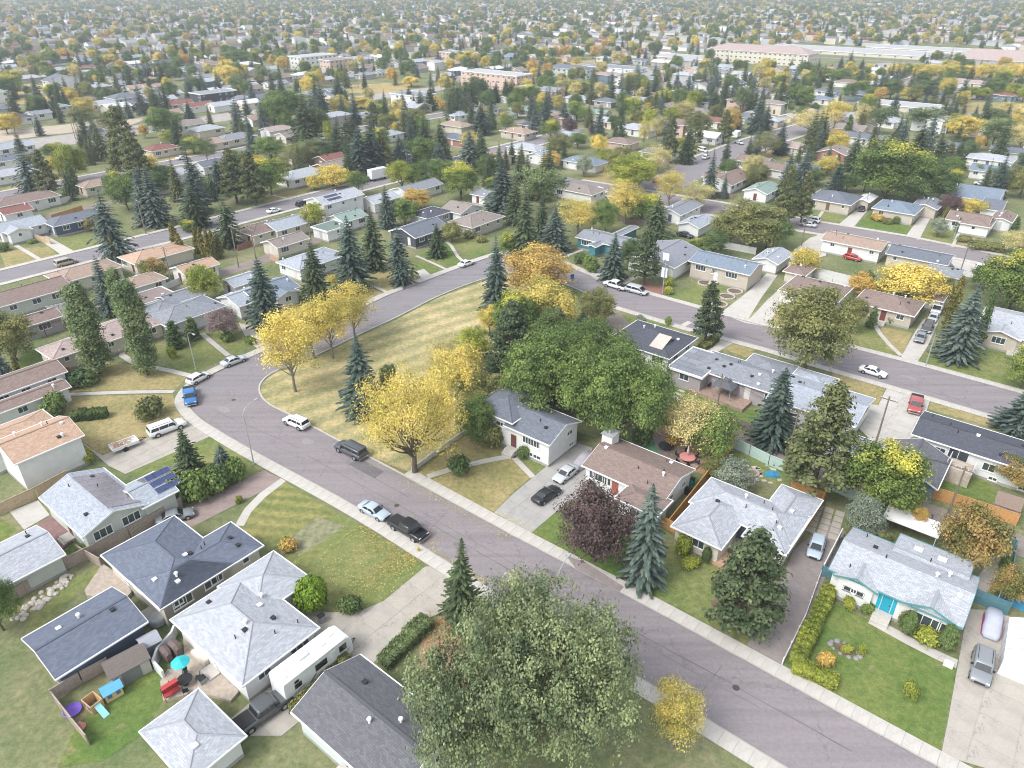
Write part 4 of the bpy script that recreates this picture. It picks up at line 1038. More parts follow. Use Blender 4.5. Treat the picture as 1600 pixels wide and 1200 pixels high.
# ------------------------------------------------------------------ ground
LG = dict(lush=(0.075, 0.115, 0.028), dry=(0.26, 0.205, 0.095), bare=(0.25, 0.195, 0.13))
YARD = grass('yard ground', (0.09, 0.135, 0.05), (0.24, 0.225, 0.13), (0.27, 0.225, 0.17), 0.44)
GREEN = grass('lawn green', (0.075, 0.145, 0.035), (0.19, 0.205, 0.07), (0.30, 0.24, 0.14), 0.36)
MIXED = grass('lawn mixed', (0.095, 0.155, 0.045), (0.25, 0.235, 0.10), (0.33, 0.26, 0.16), 0.40)
DRY = grass('lawn dry', (0.15, 0.165, 0.06), (0.33, 0.27, 0.135), (0.38, 0.30, 0.19), 0.66)
MOWN = grass('lawn mown', (0.12, 0.165, 0.05), (0.27, 0.24, 0.11), (0.30, 0.24, 0.14), 0.45, stripe=0.16, sdir=R(-8))
PARK = grass('park grass', (0.15, 0.18, 0.075), (0.43, 0.36, 0.21), (0.52, 0.41, 0.26), 0.64, stripe=0.075, sdir=R(38))
FIELD = grass('field grass', (0.22, 0.20, 0.08), (0.38, 0.30, 0.15), (0.40, 0.32, 0.18), 0.75)
ASPH = asphalt('asphalt of the street', (0.235, 0.212, 0.217)); ASPHB = asphalt('asphalt of the cross streets', (0.225, 0.21, 0.218), TH + R(90)); LANE = asphalt('gravel lane', (0.24, 0.205, 0.18)); LANEB = asphalt('gravel lane along', (0.24, 0.205, 0.18), TH + R(90))
SAND = concrete('graded earth', (0.42, 0.36, 0.28)); PATCH = asphalt('asphalt patch', (0.15, 0.14, 0.145)); PAV = pavers('brick paving', (0.30, 0.26, 0.25), (0.25, 0.215, 0.205), 0.5, 0.25)
SOIL = plain('garden soil', (0.15, 0.105, 0.075), 0.95, 0.35, 1.5); CONCY = concrete('driveway concrete', (0.385, 0.355, 0.31)); CONCG = concrete('driveway grey concrete', (0.35, 0.34, 0.32)); TURF = grass('artificial turf', (0.10, 0.21, 0.12), (0.13, 0.25, 0.15), (0.14, 0.25, 0.15), 0.2)
DECKM = plain('deck boards', (0.33, 0.24, 0.19), 0.8, 0.2, 2.0); DECKG = plain('deck boards weathered', (0.40, 0.34, 0.28), 0.85, 0.2, 2.0); DECKR = plain('deck boards red brown', (0.23, 0.14, 0.13), 0.8, .2, 2)
WOODG = plain('weathered fence wood', (0.34, 0.28, 0.235), 0.9, 0.22, 2.5); WOODO = plain('cedar fence wood', (0.50, 0.265, 0.10), 0.8, 0.18, 2.5); WOODT = plain('tan fence wood', (0.47, 0.36, 0.24), 0.85, 0.2, 2.5); WOODB = plain('brown fence wood', (0.20, 0.15, 0.13), 0.9, 0.2, 2.5)
TEALF = plain('teal painted boards', (0.085, 0.19, 0.22), 0.7, .12, 2); MINTF = plain('pale mint boards', (0.42, 0.55, 0.50), 0.7, .08, 2); WHITEF = plain('white painted boards', (0.62, 0.62, 0.60), 0.7, .1, 2); NAVYF = plain('dark blue boards', (0.075, 0.12, 0.17), 0.7, .12, 2); STUCCO = plain('stucco wall', (0.52, 0.49, 0.45), 0.9, .12, 2)

gme = bpy.data.meshes.new('ground'); S_ = 5200
gme.from_pydata([(-S_, -300, 0), (S_, -300, 0), (S_, S_, 0), (-S_, S_, 0)], [], [(0, 1, 2, 3)]); gme.materials.append(YARD)
go = bpy.data.objects.new('ground', gme); col.objects.link(go); go['kind'] = 'structure'

def ext(a, b, k):   # point on the line a-b carried on k pixels past b
    d = math.hypot(b[0] - a[0], b[1] - a[1]); return (b[0] + (b[0] - a[0]) * k / d, b[1] + (b[1] - a[1]) * k / d)
# the street that comes up from the lower right, bends round the green and runs on behind the trees
INNER = [(1620, 1285), (1340, 1131), (1200, 1053), (972, 928), (800, 838), (630, 744), (575, 715), (532, 692), (452, 649), (425, 637), (410, 626), (402, 612), (405, 597), (425, 580), (457, 570), (500, 552), (575, 515), (617, 497), (687, 460), (757, 434), (800, 424), (845, 430), (890, 446), (940, 468), (965, 479)]
OUTER = [(1560, 1400), (1100, 1121), (1050, 1088), (962, 1038), (752, 911), (677, 864), (560, 792), (400, 707), (332, 667), (310, 652), (294, 634), (290, 622), (305, 602), (335, 583), (370, 568), (400, 555), (470, 524), (575, 477), (607, 461), (757, 404), (800, 393), (850, 399), (890, 418), (950, 443), (1010, 460)]
UNEAR = [(965, 479), (1075, 512), (1200, 545), (1287, 572), (1387, 601), (1555, 650), (1720, 699), (1900, 752)]
UFAR = [(1010, 460), (1125, 492), (1300, 537), (1432, 571), (1582, 612), (1740, 655), (1900, 698)]
inner = smoothed(INNER); outer = smoothed(OUTER)
def road(name, a, b, mat, z=0.03):
    """asphalt between two edge lines (world points)"""
    a = resample(a, 6); b = resample(b, 6); n = max(len(a), len(b)); vs_, fs = [], []
    def at(l, t):
        x = t * (len(l) - 1); i = min(int(x), len(l) - 2); return l[i].lerp(l[i + 1], x - i)
    for i in range(n + 1):
        for l in (a, b): q = at(l, i / n); vs_.append((q.x, q.y, z))
    for i in range(n): fs.append((2 * i, 2 * i + 1, 2 * i + 3, 2 * i + 2))
    me = bpy.data.meshes.new(name); me.from_pydata(vs_, [], fs); me.materials.append(mat)
    me.update()
    if me.polygons[0].normal.z < 0: me.flip_normals()
    o = bpy.data.objects.new(name, me); col.objects.link(o); o['kind'] = 'structure'; return o
# split the loop by direction so that the wear runs along the street
ki = min(range(len(inner)), key=lambda i: (inner[i] - G(402, 612)).length); ko = min(range(len(outer)), key=lambda i: (outer[i] - G(290, 622)).length)
road('road', inner[:ki + 1], outer[:ko + 1], ASPH); road('road', inner[ki:], outer[ko:], ASPHB)
un = [G(*q) for q in UNEAR]; uf = [G(*q) for q in UFAR]; road('road', un, uf, ASPH)
# cross walks of concrete along the edges
kk = min(range(len(inner)), key=lambda i: (inner[i] - G(630, 744)).length)
sidewalk(list(reversed(inner[:kk + 1])), 1, 1.9)
sidewalk(outer, 1, 1.9)
sidewalk(inner[kk:], -1, 0.35, name='kerb')
sidewalk(un, -1, 1.7); sidewalk(uf, 1, 1.7)
tar = MB()
def streak(p, q, w=.12):
    a, b = G(*p), G(*q); d = (b - a); n = max(2, int(d.length / 1.6)); s = Vector((-d.y, d.x, 0)).normalized(); off = 0; pts = []
    for i in range(n + 1):
        off += random.uniform(-.07, .07); c = a + d * i / n + s * off; ww = w * random.uniform(.35, 1); pts.append((c - s * ww / 2, c + s * ww / 2))
    for (a0, a1), (b0, b1) in zip(pts[:-1], pts[1:]): tar.face([(a0.x, a0.y, .034), (b0.x, b0.y, .034), (b1.x, b1.y, .034), (a1.x, a1.y, .034)])
streak((480, 712), (1190, 1108)); streak((505, 700), (640, 777), .10); streak((960, 970), (1330, 1178), .16); streak((660, 800), (900, 935), .08); streak((1050, 500), (1500, 625), .14); streak((560, 545), (740, 437), .12); streak((330, 640), (470, 700), .1)
for (a, b) in (((500, 745), (532, 700)), ((700, 800), (668, 833)), ((1010, 990), (975, 1020)), ((1130, 1040), (1095, 1085)), ((850, 872), (815, 915)), ((1240, 540), (1220, 552))): streak(a, b, .09)
to = tar.build('crack_seal', plain('crack sealant', (0.13, 0.12, 0.125), 0.8), None); to['kind'] = 'structure'
for mx_, my_ in ((905, 955), (620, 790), (365, 625), (1300, 562), (1095, 505), (1150, 1075)):
    m = MB(); m.tube((0, 0, 0), (0, 0, .045), .36, .36, 14); o = m.build('manhole_cover', plain('cast iron', (.07, .065, .06), .6), None, loc=G(mx_, my_)); o['kind'] = 'structure'
for k_, (sx, sy, L_, W_) in enumerate(((720, 855, 3.2, 1.1), (1010, 1005, 5, 1.4), (480, 690, 2.4, 1.6), (860, 895, 2, 1), (1110, 1065, 3.5, 1.2), (350, 640, 3, 1.5), (1180, 530, 4, 1.2), (640, 480, 4, 1.2), (1420, 590, 3, 1.1))):
    c_ = G(sx, sy); q_ = [c_ + XA * (L_ * .5 * math.cos(t_ * .7) * random.uniform(.75, 1.1)) + YA * (W_ * .5 * math.sin(t_ * .7) * random.uniform(.7, 1.1)) for t_ in range(9)]
    sheet('oil_stain' if k_ % 2 else 'asphalt_patch', q_, .0365, plain('stain %d' % (k_ % 3), ((.17, .155, .16), (.20, .18, .185), (.26, .24, .24))[k_ % 3], .8, .12, 2), world_pts=True)
patch = sheet('asphalt_patch', [(560, 715), (600, 737), (585, 748), (545, 726)], 0.036, PATCH)

# left streets running up to the right
S2F = [(-160, 464), (0, 424), (155, 386), (265, 359), (400, 325), (607, 273), (700, 249), (800, 224), (900, 199)]
S2N = [(-160, 486), (0, 443), (160, 402), (270, 376), (400, 342), (560, 299), (660, 273), (760, 247), (850, 224), (910, 208)]
road('road', [G(*q) for q in S2N], [G(*q) for q in S2F], ASPHB); sidewalk([G(*q) for q in S2F], 1, 1.7); sidewalk([G(*q) for q in S2N], -1, 1.7)
S5F = [(-120, 324), (0, 301), (150, 272), (375, 232), (520, 206), (700, 175)]; S5N = [(-120, 336), (0, 311), (150, 281), (375, 240), (520, 213), (700, 181)]
road('road', [G(*q) for q in S5N], [G(*q) for q in S5F], ASPHB); sidewalk([G(*q) for q in S5F], 1, 1.7); sidewalk([G(*q) for q in S5N], -1, 1.7)
AF = [(-60, 226), (60, 216), (180, 200), (330, 180), (520, 155), (700, 133)]; AN = [(-60, 246), (60, 234), (180, 216), (330, 192), (520, 165), (700, 140)]
road('road', [G(*q) for q in AN], [G(*q) for q in AF], plain('worn pale road', (0.33, 0.30, 0.28), 0.9, .15, .3))
sheet('graded_earth', [(-20, 205), (100, 195), (165, 186), (240, 182), (200, 197), (60, 213), (-20, 224)], 0.02, SAND)
# right: street behind the long bungalows, its junction and the road going away
S3F = [(830, 262), (907, 282), (1000, 297), (1130, 318), (1275, 347), (1415, 370), (1587, 405), (1760, 440)]
S3N = [(830, 276), (925, 301), (1000, 314), (1120, 337), (1262, 362), (1400, 384), (1585, 421), (1760, 456)]
road('road', [G(*q) for q in S3N], [G(*q) for q in S3F], ASPH); sidewalk([G(*q) for q in S3F[1:]], 1, 1.7); sidewalk([G(*q) for q in S3N[1:]], -1, 1.7)
N4L = [(965, 305), (1010, 283), (1075, 250), (1150, 222), (1200, 207), (1290, 183)]; N4R = [(1020, 322), (1075, 290), (1125, 263), (1175, 240), (1230, 219), (1310, 194)]
road('road', [G(*q) for q in N4L], [G(*q) for q in N4R], ASPHB, 0.036); sidewalk([G(*q) for q in N4L[2:]], 1, 1.6); sidewalk([G(*q) for q in N4R[2:]], -1, 1.6)
sheet('lane', [(1075, 296), (1100, 300), (1150, 330), (1110, 345), (1062, 320)], 0.025, LANE)
# back lanes
def lane(pts, w, mat=LANE, z=0.022):
    l = smoothed(pts, 1); road('lane', offset_line(l, -w / 2), offset_line(l, w / 2), mat, z)
lane([(1010, 625), (1090, 655), (1150, 690), (1260, 735), (1380, 778), (1500, 820), (1640, 868)], 4.6)
lane([(-20, 520), (75, 497), (180, 470), (300, 440), (375, 418), (440, 397), (515, 365), (560, 345), (640, 310)], 5.0, LANEB)
lane([(0, 355), (150, 320), (260, 300), (330, 285)], 4.5, LANEB)
sheet('lane', [(965, 481), (1003, 490), (990, 505), (960, 535), (930, 560), (905, 545), (935, 510)], 0.024, LANE)

# lawns
LAWN = []
def lawn(mat, *pts):
    LAWN.append(1); return sheet('lawn', pts, 0.012 + (len(LAWN) % 9) * 0.0016, mat)
lawn(PARK, (415, 637), (404, 612), (408, 598), (430, 583), (460, 573), (500, 556), (575, 520), (617, 501), (687, 464), (757, 439), (800, 429), (845, 436), (880, 520), (800, 600), (740, 660), (725, 678), (640, 738), (575, 711), (532, 688), (452, 646))
lawn(MIXED, (443, 752), (510, 792), (560, 822), (500, 870), (440, 925), (425, 862), (385, 800), (402, 775))
lawn(MIXED, (560, 822), (620, 858), (664, 886), (600, 938), (562, 955), (517, 955), (470, 935), (440, 925), (500, 870))
sheet('gravel_bed', [(497, 808), (540, 822), (480, 862), (430, 870), (440, 850)], 0.02, plain('dug up soil', (0.21, 0.21, 0.12), 0.95, .4, 1.2))
lawn(MOWN, (443, 752), (505, 789), (530, 804), (490, 812), (440, 850), (385, 838), (372, 822), (385, 800), (402, 775))
lawn(MIXED, (330, 681), (397, 716), (404, 733), (315, 785), (280, 766), (245, 745), (195, 740))
lawn(DRY, (108, 620), (270, 616), (278, 640), (295, 657), (230, 685), (160, 712), (125, 686), (100, 650))
lawn(DRY, (150, 563), (178, 566), (212, 572), (250, 578), (292, 590), (275, 608), (190, 610), (112, 612), (120, 585))
lawn(MIXED, (250, 560), (200, 555), (236, 530), (262, 545), (320, 530), (357, 555), (310, 578), (285, 581))
lawn(MIXED, (320, 515), (350, 508), (400, 540), (362, 555))
lawn(DRY, (400, 500), (440, 470), (470, 485), (520, 500), (470, 522), (430, 540), (410, 520))
lawn(DRY, (560, 430), (575, 440), (607, 456), (640, 446), (585, 405), (560, 410)); lawn(DRY, (575, 470), (600, 459), (575, 447), (545, 455), (520, 480))
lawn(DRY, (615, 452), (657, 436), (640, 415), (590, 405)); lawn(MIXED, (660, 430), (697, 420), (650, 400), (640, 412)); lawn(GREEN, (705, 416), (728, 408), (700, 378), (655, 398)); lawn(MIXED, (733, 404), (760, 398), (765, 375), (745, 362), (700, 372))
lawn(DRY, (650, 742), (725, 680), (788, 692), (806, 712), (735, 722), (672, 742)); lawn(DRY, (672, 750), (735, 727), (802, 714), (830, 745), (800, 770), (772, 800), (690, 765)); lawn(MIXED, (808, 712), (855, 722), (838, 740))
lawn(GREEN, (830, 835), (888, 784), (920, 790), (1000, 850), (982, 917), (900, 872)); 
lawn(MIXED, (985, 917), (1010, 870), (1040, 850), (1130, 880), (1210, 925), (1166, 1006), (1080, 962))
lawn(GREEN, (1225, 1036), (1290, 938), (1360, 970), (1440, 1010), (1495, 1042), (1477, 1131), (1468, 1178), (1390, 1132), (1250, 1056))
lawn(DRY, (1297, 572), (1300, 576), (1385, 604), (1370, 636), (1305, 605)); lawn(DRY, (1455, 626), (1547, 653), (1545, 665), (1450, 640))
lawn(MIXED, (1010, 470), (1130, 432), (1160, 455), (1125, 488), (1050, 468)); lawn(MIXED, (960, 480), (985, 493), (1000, 487), (1062, 512), (1050, 527), (985, 507))
lawn(DRY, (930, 510), (960, 478), (940, 472), (915, 490)); lawn(DRY, (1130, 545), (1145, 535), (1180, 545), (1170, 560))
lawn(MIXED, (1300, 535), (1325, 500), (1370, 520), (1405, 560)); lawn(DRY, (1375, 510), (1425, 520), (1410, 555), (1385, 545)); lawn(MIXED, (1435, 570), (1450, 545), (1560, 545), (1620, 560), (1620, 625), (1560, 605))
lawn(DRY, (1180, 500), (1200, 465), (1225, 472), (1235, 515)); lawn(DRY, (1160, 505), (1178, 487), (1200, 500), (1190, 512))
lawn(MIXED, (1262, 330), (1285, 318), (1325, 330), (1305, 352), (1275, 345)); lawn(GREEN, (1334, 355), (1362, 330), (1425, 350), (1416, 370)); lawn(MIXED, (1437, 375), (1450, 355), (1495, 362), (1488, 385)); lawn(DRY, (1492, 385), (1505, 367), (1570, 385), (1565, 402))
lawn(DRY, (10, 422), (0, 395), (60, 385), (95, 400)); lawn(MIXED, (80, 375), (140, 366), (155, 382), (90, 400)); lawn(DRY, (40, 395), (75, 385), (90, 398), (60, 408))
lawn(DRY, (0, 298), (40, 280), (90, 275), (140, 270), (90, 285)); lawn(DRY, (245, 250), (320, 228), (375, 225), (340, 240), (250, 254)); lawn(DRY, (400, 322), (440, 300), (490, 292), (470, 308)); lawn(DRY, (600, 275), (590, 268), (640, 250), (658, 258)); lawn(DRY, (1085, 245), (1110, 232), (1160, 222), (1140, 232), (1100, 250)); lawn(DRY, (1060, 255), (1075, 248), (1100, 243), (1085, 252))
lawn(DRY, (910, 282), (920, 270), (960, 268), (1000, 280), (990, 292)); lawn(DRY, (1180, 242), (1225, 230), (1260, 240), (1225, 250)); lawn(DRY, (1440, 175), (1480, 158), (1640, 163), (1640, 200), (1530, 195))
sheet('field', [(1455, 172), (1480, 162), (1600, 161), (1800, 166), (1800, 205), (1540, 200)], 0.018, FIELD); sheet('school_parking', [(1425, 170), (1450, 172), (1540, 190), (1500, 196), (1440, 182)], 0.02, plain('pale paving', (0.42, 0.40, 0.38), 0.9))
sheet('field', [(0, 130), (30, 128), (110, 140), (130, 150), (70, 165), (0, 160)], 0.018, FIELD); sheet('field', [(540, 133), (640, 128), (640, 138), (600, 147), (545, 145)], 0.018, FIELD); sheet('field', [(850, 98), (930, 94), (930, 104), (860, 107)], 0.018, FIELD)
sheet('parking_lot', [(1290, 105), (1390, 98), (1430, 106), (1340, 118)], 0.02, plain('parking asphalt', (0.3, 0.29, 0.29), 0.9)); sheet('parking_lot', [(600, 145), (660, 140), (680, 152), (620, 160)], 0.02, plain('parking asphalt', (0.3, 0.29, 0.29), 0.9))
sheet('parking_lot', [(940, 110), (1010, 105), (1030, 118), (950, 125)], 0.02, plain('parking asphalt', (0.3, 0.29, 0.29), 0.9)); sheet('road', [(1440, 147), (1500, 152), (1600, 150), (1800, 146), (1800, 151), (1600, 156), (1490, 158)], 0.03, ASPH)
# backyards
lawn(GREEN, (0, 810), (28, 828), (0, 850), (-40, 845)); lawn(GREEN, (90, 870), (125, 842), (140, 855), (97, 885)); lawn(MIXED, (30, 950), (110, 905), (150, 890), (165, 880), (170, 900), (135, 915), (60, 985), (40, 985))
lawn(GREEN, (120, 1133), (205, 1060), (260, 1030), (265, 1080), (220, 1150), (160, 1190), (90, 1200)); lawn(GREEN, (0, 590), (50, 540), (95, 560), (60, 575)); lawn(GREEN, (1040, 600), (1075, 600), (1200, 650), (1160, 665), (1070, 625)); lawn(GREEN, (1465, 765), (1480, 745), (1530, 745), (1590, 790), (1560, 800)); lawn(MIXED, (1145, 712), (1180, 700), (1240, 745), (1220, 760), (1160, 745)); lawn(GREEN, (60, 470), (90, 455), (115, 465), (80, 480)); lawn(GREEN, (200, 480), (240, 465), (262, 472), (225, 490)); lawn(MIXED, (1520, 920), (1560, 870), (1580, 900), (1565, 945))
sheet('garden_bed', [(1130, 710), (1110, 745), (1050, 725), (1010, 680), (1060, 650), (1110, 665)], 0.018, plain('orange leaf mulch', (0.30, 0.19, 0.11), 0.95, .35, 2))
sheet('artificial_turf', [(985, 690), (1018, 683), (1033, 712), (1015, 712)], 0.03, TURF)
sheet('patio', [(1018, 683), (1030, 678), (1060, 700), (1075, 712), (1045, 720), (1033, 712)], 0.034, pavers('patio brick', (0.27, 0.22, 0.20), (0.22, 0.18, 0.165), .3, .15))
sheet('garden_bed', [(982, 917), (975, 905), (985, 885), (1030, 905), (1015, 920), (1000, 925)], 0.022, plain('red mulch', (0.25, 0.13, 0.10), 0.95, .3, 3)); sheet('garden_bed', [(1180, 1000), (1120, 970), (1110, 940), (1150, 920), (1205, 960)], 0.022, SOIL)
sheet('garden_bed', [(700, 953), (672, 975), (655, 1010), (660, 1090), (760, 1100), (720, 990)], 0.020, plain('leaf litter bed', (0.30, 0.19, 0.11), 0.95, .35, 3))
sheet('garden_bed', [(955, 460), (1000, 448), (1020, 455), (990, 470)], 0.02, plain('red mulch', (0.25, 0.13, 0.10), 0.95, .3, 3)); sheet('garden_bed', [(1000, 445), (1010, 440), (1045, 450), (1030, 465), (995, 462)], 0.022, plain('red mulch', (0.25, 0.13, 0.10), 0.95, .3, 3))
# driveways and walks
slab_yard('driveway', [(664, 886), (708, 882), (752, 913), (738, 935), (700, 953), (665, 968), (640, 985), (585, 1035), (530, 1078), (440, 1150), (330, 1150), (400, 1090), (470, 1040), (500, 1010), (470, 955), (520, 957), (562, 956), (600, 939)], 0.05, CONCY, cell=2.9, cell2=3.6)
slab_yard('driveway', [(300, 657), (331, 681), (196, 741), (170, 728), (125, 690), (160, 712), (230, 685), (294, 656)], 0.05, CONCY, cell=2.6, cell2=3.2)
slab_yard('driveway', [(772, 801), (829, 834), (888, 784), (924, 778), (925, 700), (895, 690), (860, 724), (838, 742), (802, 772)], 0.05, CONCG, cell=3.0, cell2=3.6)
slab_yard('driveway', [(1480, 1132), (1496, 1042), (1512, 952), (1562, 955), (1640, 1000), (1640, 1230), (1470, 1180)], 0.05, CONCY, cell=3.4, cell2=3.6)
slab_yard('driveway', [(1387, 603), (1453, 626), (1448, 642), (1432, 680), (1380, 706), (1340, 668), (1360, 632), (1372, 634)], 0.05, CONC, cell=3.6, cell2=3.6)
sheet('driveway', [(1167, 1009), (1221, 1038), (1258, 985), (1290, 900), (1308, 860), (1320, 830), (1295, 815), (1240, 860), (1215, 920)], 0.045, PAV)
sheet('driveway', [(412, 735), (445, 751), (402, 772), (300, 824), (272, 806), (290, 795), (320, 782)], 0.045, asphalt('tinted driveway', (0.27, 0.215, 0.195), TH + R(90)))
sheet('driveway', [(883, 868), (915, 880), (975, 918), (968, 926), (900, 890)], 0.13, PAV)
for pts in (((373, 505), (400, 512), (420, 536), (402, 545), (385, 530)), ((650, 424), (662, 420), (675, 431), (660, 437)), ((1125, 490), (1170, 455), (1200, 425), (1215, 430), (1190, 465), (1165, 505)), ((1165, 505), (1200, 468), (1225, 445), (1235, 455), (1205, 500), (1195, 510)), ((920, 430), (935, 418), (950, 440), (938, 440)),
            ((1408, 558), (1430, 518), (1442, 500), (1462, 490), (1470, 495), (1450, 540), (1432, 568)), ((1310, 351), (1345, 322), (1358, 326), (1333, 356)), ((1415, 369), (1445, 330), (1458, 333), (1436, 375)), ((58, 372), (72, 368), (115, 392), (95, 398)), ((1104, 546), (1130, 525), (1147, 535), (1112, 556)), ((1480, 402), (1545, 412), (1540, 440), (1500, 430)), ((1265, 372), (1300, 360), (1290, 400), (1240, 412), (1230, 400)), ((600, 300), (610, 296), (640, 308), (630, 312))):
    sheet('driveway', pts, 0.045, CONC)
def walk(pts, w=1.1, mat=CONC, name='garden_path'):
    l = smoothed(pts, 2); road(name, offset_line(l, -w / 2), offset_line(l, w / 2), mat, 0.055)
walk([(443, 750), (402, 772), (386, 800), (374, 822)], 1.2); walk([(108, 617), (180, 613), (272, 612)], 1.1); walk([(300, 588), (250, 575), (210, 570), (185, 558), (195, 545)], 1.2); walk([(357, 556), (335, 538), (316, 522)], 1.0)
walk([(668, 745), (700, 735), (735, 724), (770, 717), (806, 712)], 1.1); walk([(800, 712), (815, 730), (833, 746)], 0.9); walk([(607, 458), (590, 450), (575, 443)], .9); walk([(697, 421), (670, 408), (650, 400)], .8); walk([(725, 410), (712, 400), (708, 385), (698, 378)], .9)
walk([(1360, 969), (1400, 992), (1440, 1014), (1495, 1038)], 1.3); walk([(1362, 945), (1395, 968)], 1.5); walk([(1408, 556), (1385, 535), (1368, 515), (1368, 505)], .9); walk([(1488, 386), (1498, 365), (1502, 355)], .8); walk([(1275, 347), (1285, 330), (1295, 320)], .9); walk([(25, 384), (45, 395), (65, 408)], 1.1)
walk([(1525, 930), (1545, 900), (1562, 872)], 1.6, CONCY); walk([(60, 285), (75, 278)], 1); walk([(427, 305), (455, 312)], 1); walk([(590, 268), (622, 272)], 1); walk([(1062, 512), (1078, 503)], 1.1); walk([(970, 445), (985, 437), (997, 430)], 1.5); walk([(880, 402), (895, 396), (912, 390)], .9)
for p in ((1055, 621), (1060, 616), (1065, 611), (1070, 606)):
    m = MB(); m.box(-.55, .55, -.3, .3, 0, .06); o = m.build('paving_slab', CONC, None, loc=G(*p), rz=TH); o['kind'] = 'structure'
pv = empty('paving_grid', G(1290, 812), TH + R(8)); pv['kind'] = 'structure'; m = MB(); m.box(-.55, .55, -.55, .55, 0, .06); sm = m.mesh('paver', [CONCY])
for i in range(3):
    for j in range(5): link('paver', sm, pv, (i * 1.35 - 1.3, j * 1.3 - 3.0, 0))
# ------------------------------------------------------------------ near houses
TEALT = plain('teal trim', (0.10, 0.26, 0.27), 0.6, .05)
PV = None
def solar(H, blk, side, x0, y0, nx, ny, w, l, colr=(0.05, 0.06, 0.11)):
    """a grid of panels on a roof slope; x along the eave, y up the slope measured in plan"""
    b = H.blocks[blk]; e, p = b[4], b[6]; c_ = MB(); c_.box(-w / 2 + .03, w / 2 - .03, -l / 2 + .03, l / 2 - .03, .04, .075)
    f = MB(); f.box(-w / 2, w / 2, -l / 2, l / 2, .02, .055)
    fm = f.mesh('panel frame', [STEEL]); cm = c_.mesh('panel cells', [plain('solar cells %.2f' % colr[0], colr, 0.2, .15, 3, spec=.8)])
    for i in range(nx):
        for j in range(ny):
            u, v = x0 + (i + .5) * (w + .04), y0 + (j + .5) * (l + .04) * math.cos(math.atan(p))
            if side == 'N': x, y, rot, z = b[0] + u, b[3] - v, (-math.atan(p), 0, 0), e + p * v
            elif side == 'S': x, y, rot, z = b[0] + u, b[2] + v, (math.atan(p), 0, 0), e + p * v
            elif side == 'E': x, y, rot, z = b[1] - v, b[2] + u, (0, 0, 0), e + p * v
            elif side == 'W': x, y, rot, z = b[0] + v, b[2] + u, (0, 0, 0), e + p * v
            o = link('solar_panel', fm, H.roof, (x, y, z + .02))
            if side in 'NS': o.rotation_euler = rot
            else: o.rotation_euler = (0, math.atan(p) * (1 if side == 'E' else -1), 0); o.rotation_euler = (0, math.atan(p) * (1 if side == 'E' else -1), R(0)); 
            link('cells', cm, o)
Hh = {}
Hh['navygarage'] = phouse('garage', [([(36, 1000), (86, 1062), (229, 970), (175, 917)], 2.8, 'gy', .30)], 'navyroof', 'navy', label='navy-sided garage with dark blue-grey roof beside the tan lane at lower left', nick='navy garage at lower left', cat='garage', windows=None, vents=3)
Hh['navygarage'].adddoor('W', .5, (.6, .6, .58), garage=True)
Hh['darkL'] = phouse('house', [([(251, 952), (405, 848), (360, 816)], 3.3, 'hip', .33), ([(161, 870), (251, 952), (272, 806)], 3.3, 'hip', .33)], 'navyroof', 'cream', label='cream bungalow under a dark blue-grey L-shaped hip roof, left of the striped lawn', nick='dark L-roofed bungalow', vents=9)
Hh['greyhip'] = phouse('house', [([(267, 968), (381, 1070), (496, 979)], 3.2, 'hip', .36), ([(426, 862), (481, 900), (400, 965)], 3.2, 'hip', .36)], 'palegrey', 'white', label='white bungalow with pale grey hip roof beside the white travel trailer', nick='pale grey hip-roofed house by the trailer', vents=9)
Hh['warm'] = phouse('house', [([(572, 1030), (455, 1112), (700, 1168)], 3.3, 'gx', .38)], 'warmgrey', 'mint', label='house with dark warm-grey shingle roof under the big elm at the bottom', nick='dark-shingled house under the elm', vents=3)
Hh['lowgar'] = phouse('garage', [([(309, 1077), (384, 1150), (225, 1150)], 2.8, 'hip', .33)], 'palegrey', 'white', label='pale grey hip-roofed garage at the bottom edge beside the cluttered deck', nick='pale-roofed garage at the bottom', cat='garage', windows=None, vents=1)
Hh['solar'] = phouse('house', [([(61, 777), (130, 839), (230, 785)], 3.5, 'gx', .36), ([(279, 766), (240, 737), (216, 790)], 3.35, 'gy', .34)], 'lightgrey', 'palegreen', label='pale bungalow with a white gable and solar panels on its light grey roof', nick='solar-panelled bungalow', vents=4)
b_ = Hh['solar'].blocks[0]; solar(Hh['solar'], 0, 'N', (b_[1] - b_[0]) * .12, .5, 6, 4, 1.62, 1.0, (.20, .18, .20))
b_ = Hh['solar'].blocks[1]; solar(Hh['solar'], 1, 'E', (b_[3] - b_[2]) * .55, .7, 3, 3, 1.0, 1.2, (.035, .05, .13)); solar(Hh['solar'], 1, 'W', (b_[3] - b_[2]) * .5, .4, 4, 2, 1.0, 1.3, (.16, .15, .18))
Hh['peach'] = phouse('house', [([(22, 726), (131, 679), (92, 650)], 5.0, 'gy', .36), ([(95, 662), (62, 641), (-30, 705)], 4.2, 'hip', .3)], 'peach', 'white', label='two-storey white house with peach shingle roof at the left edge', nick='peach-roofed white house', vents=6, windows=None)
for u in (.2, .5, .8): Hh['peach'].addwin('W', u, 3.1, 1.1, 1.1); Hh['peach'].addwin('W', u, .9, 1.1, 1.1)
Hh['brownA'] = phouse('house', [([(94, 592), (66, 621), (-50, 650)], 3.0, 'gy', .32), ([(86, 567), (70, 593), (-50, 605)], 3.3, 'gy', .32)], 'brown', 'white', label='white bungalow with two brown gable roofs at the left edge behind the long hedge', nick='brown double-gabled bungalow at left', vents=4)
Hh['lgar'] = phouse('garage', [([(57, 821), (97, 866), (-30, 935)], 2.8, 'gy', .3)], 'palegrey', 'palegreen', label='pale garage with light grey roof at the left edge above the rock border', nick='pale garage above the rock border', cat='garage', windows=None, vents=3)
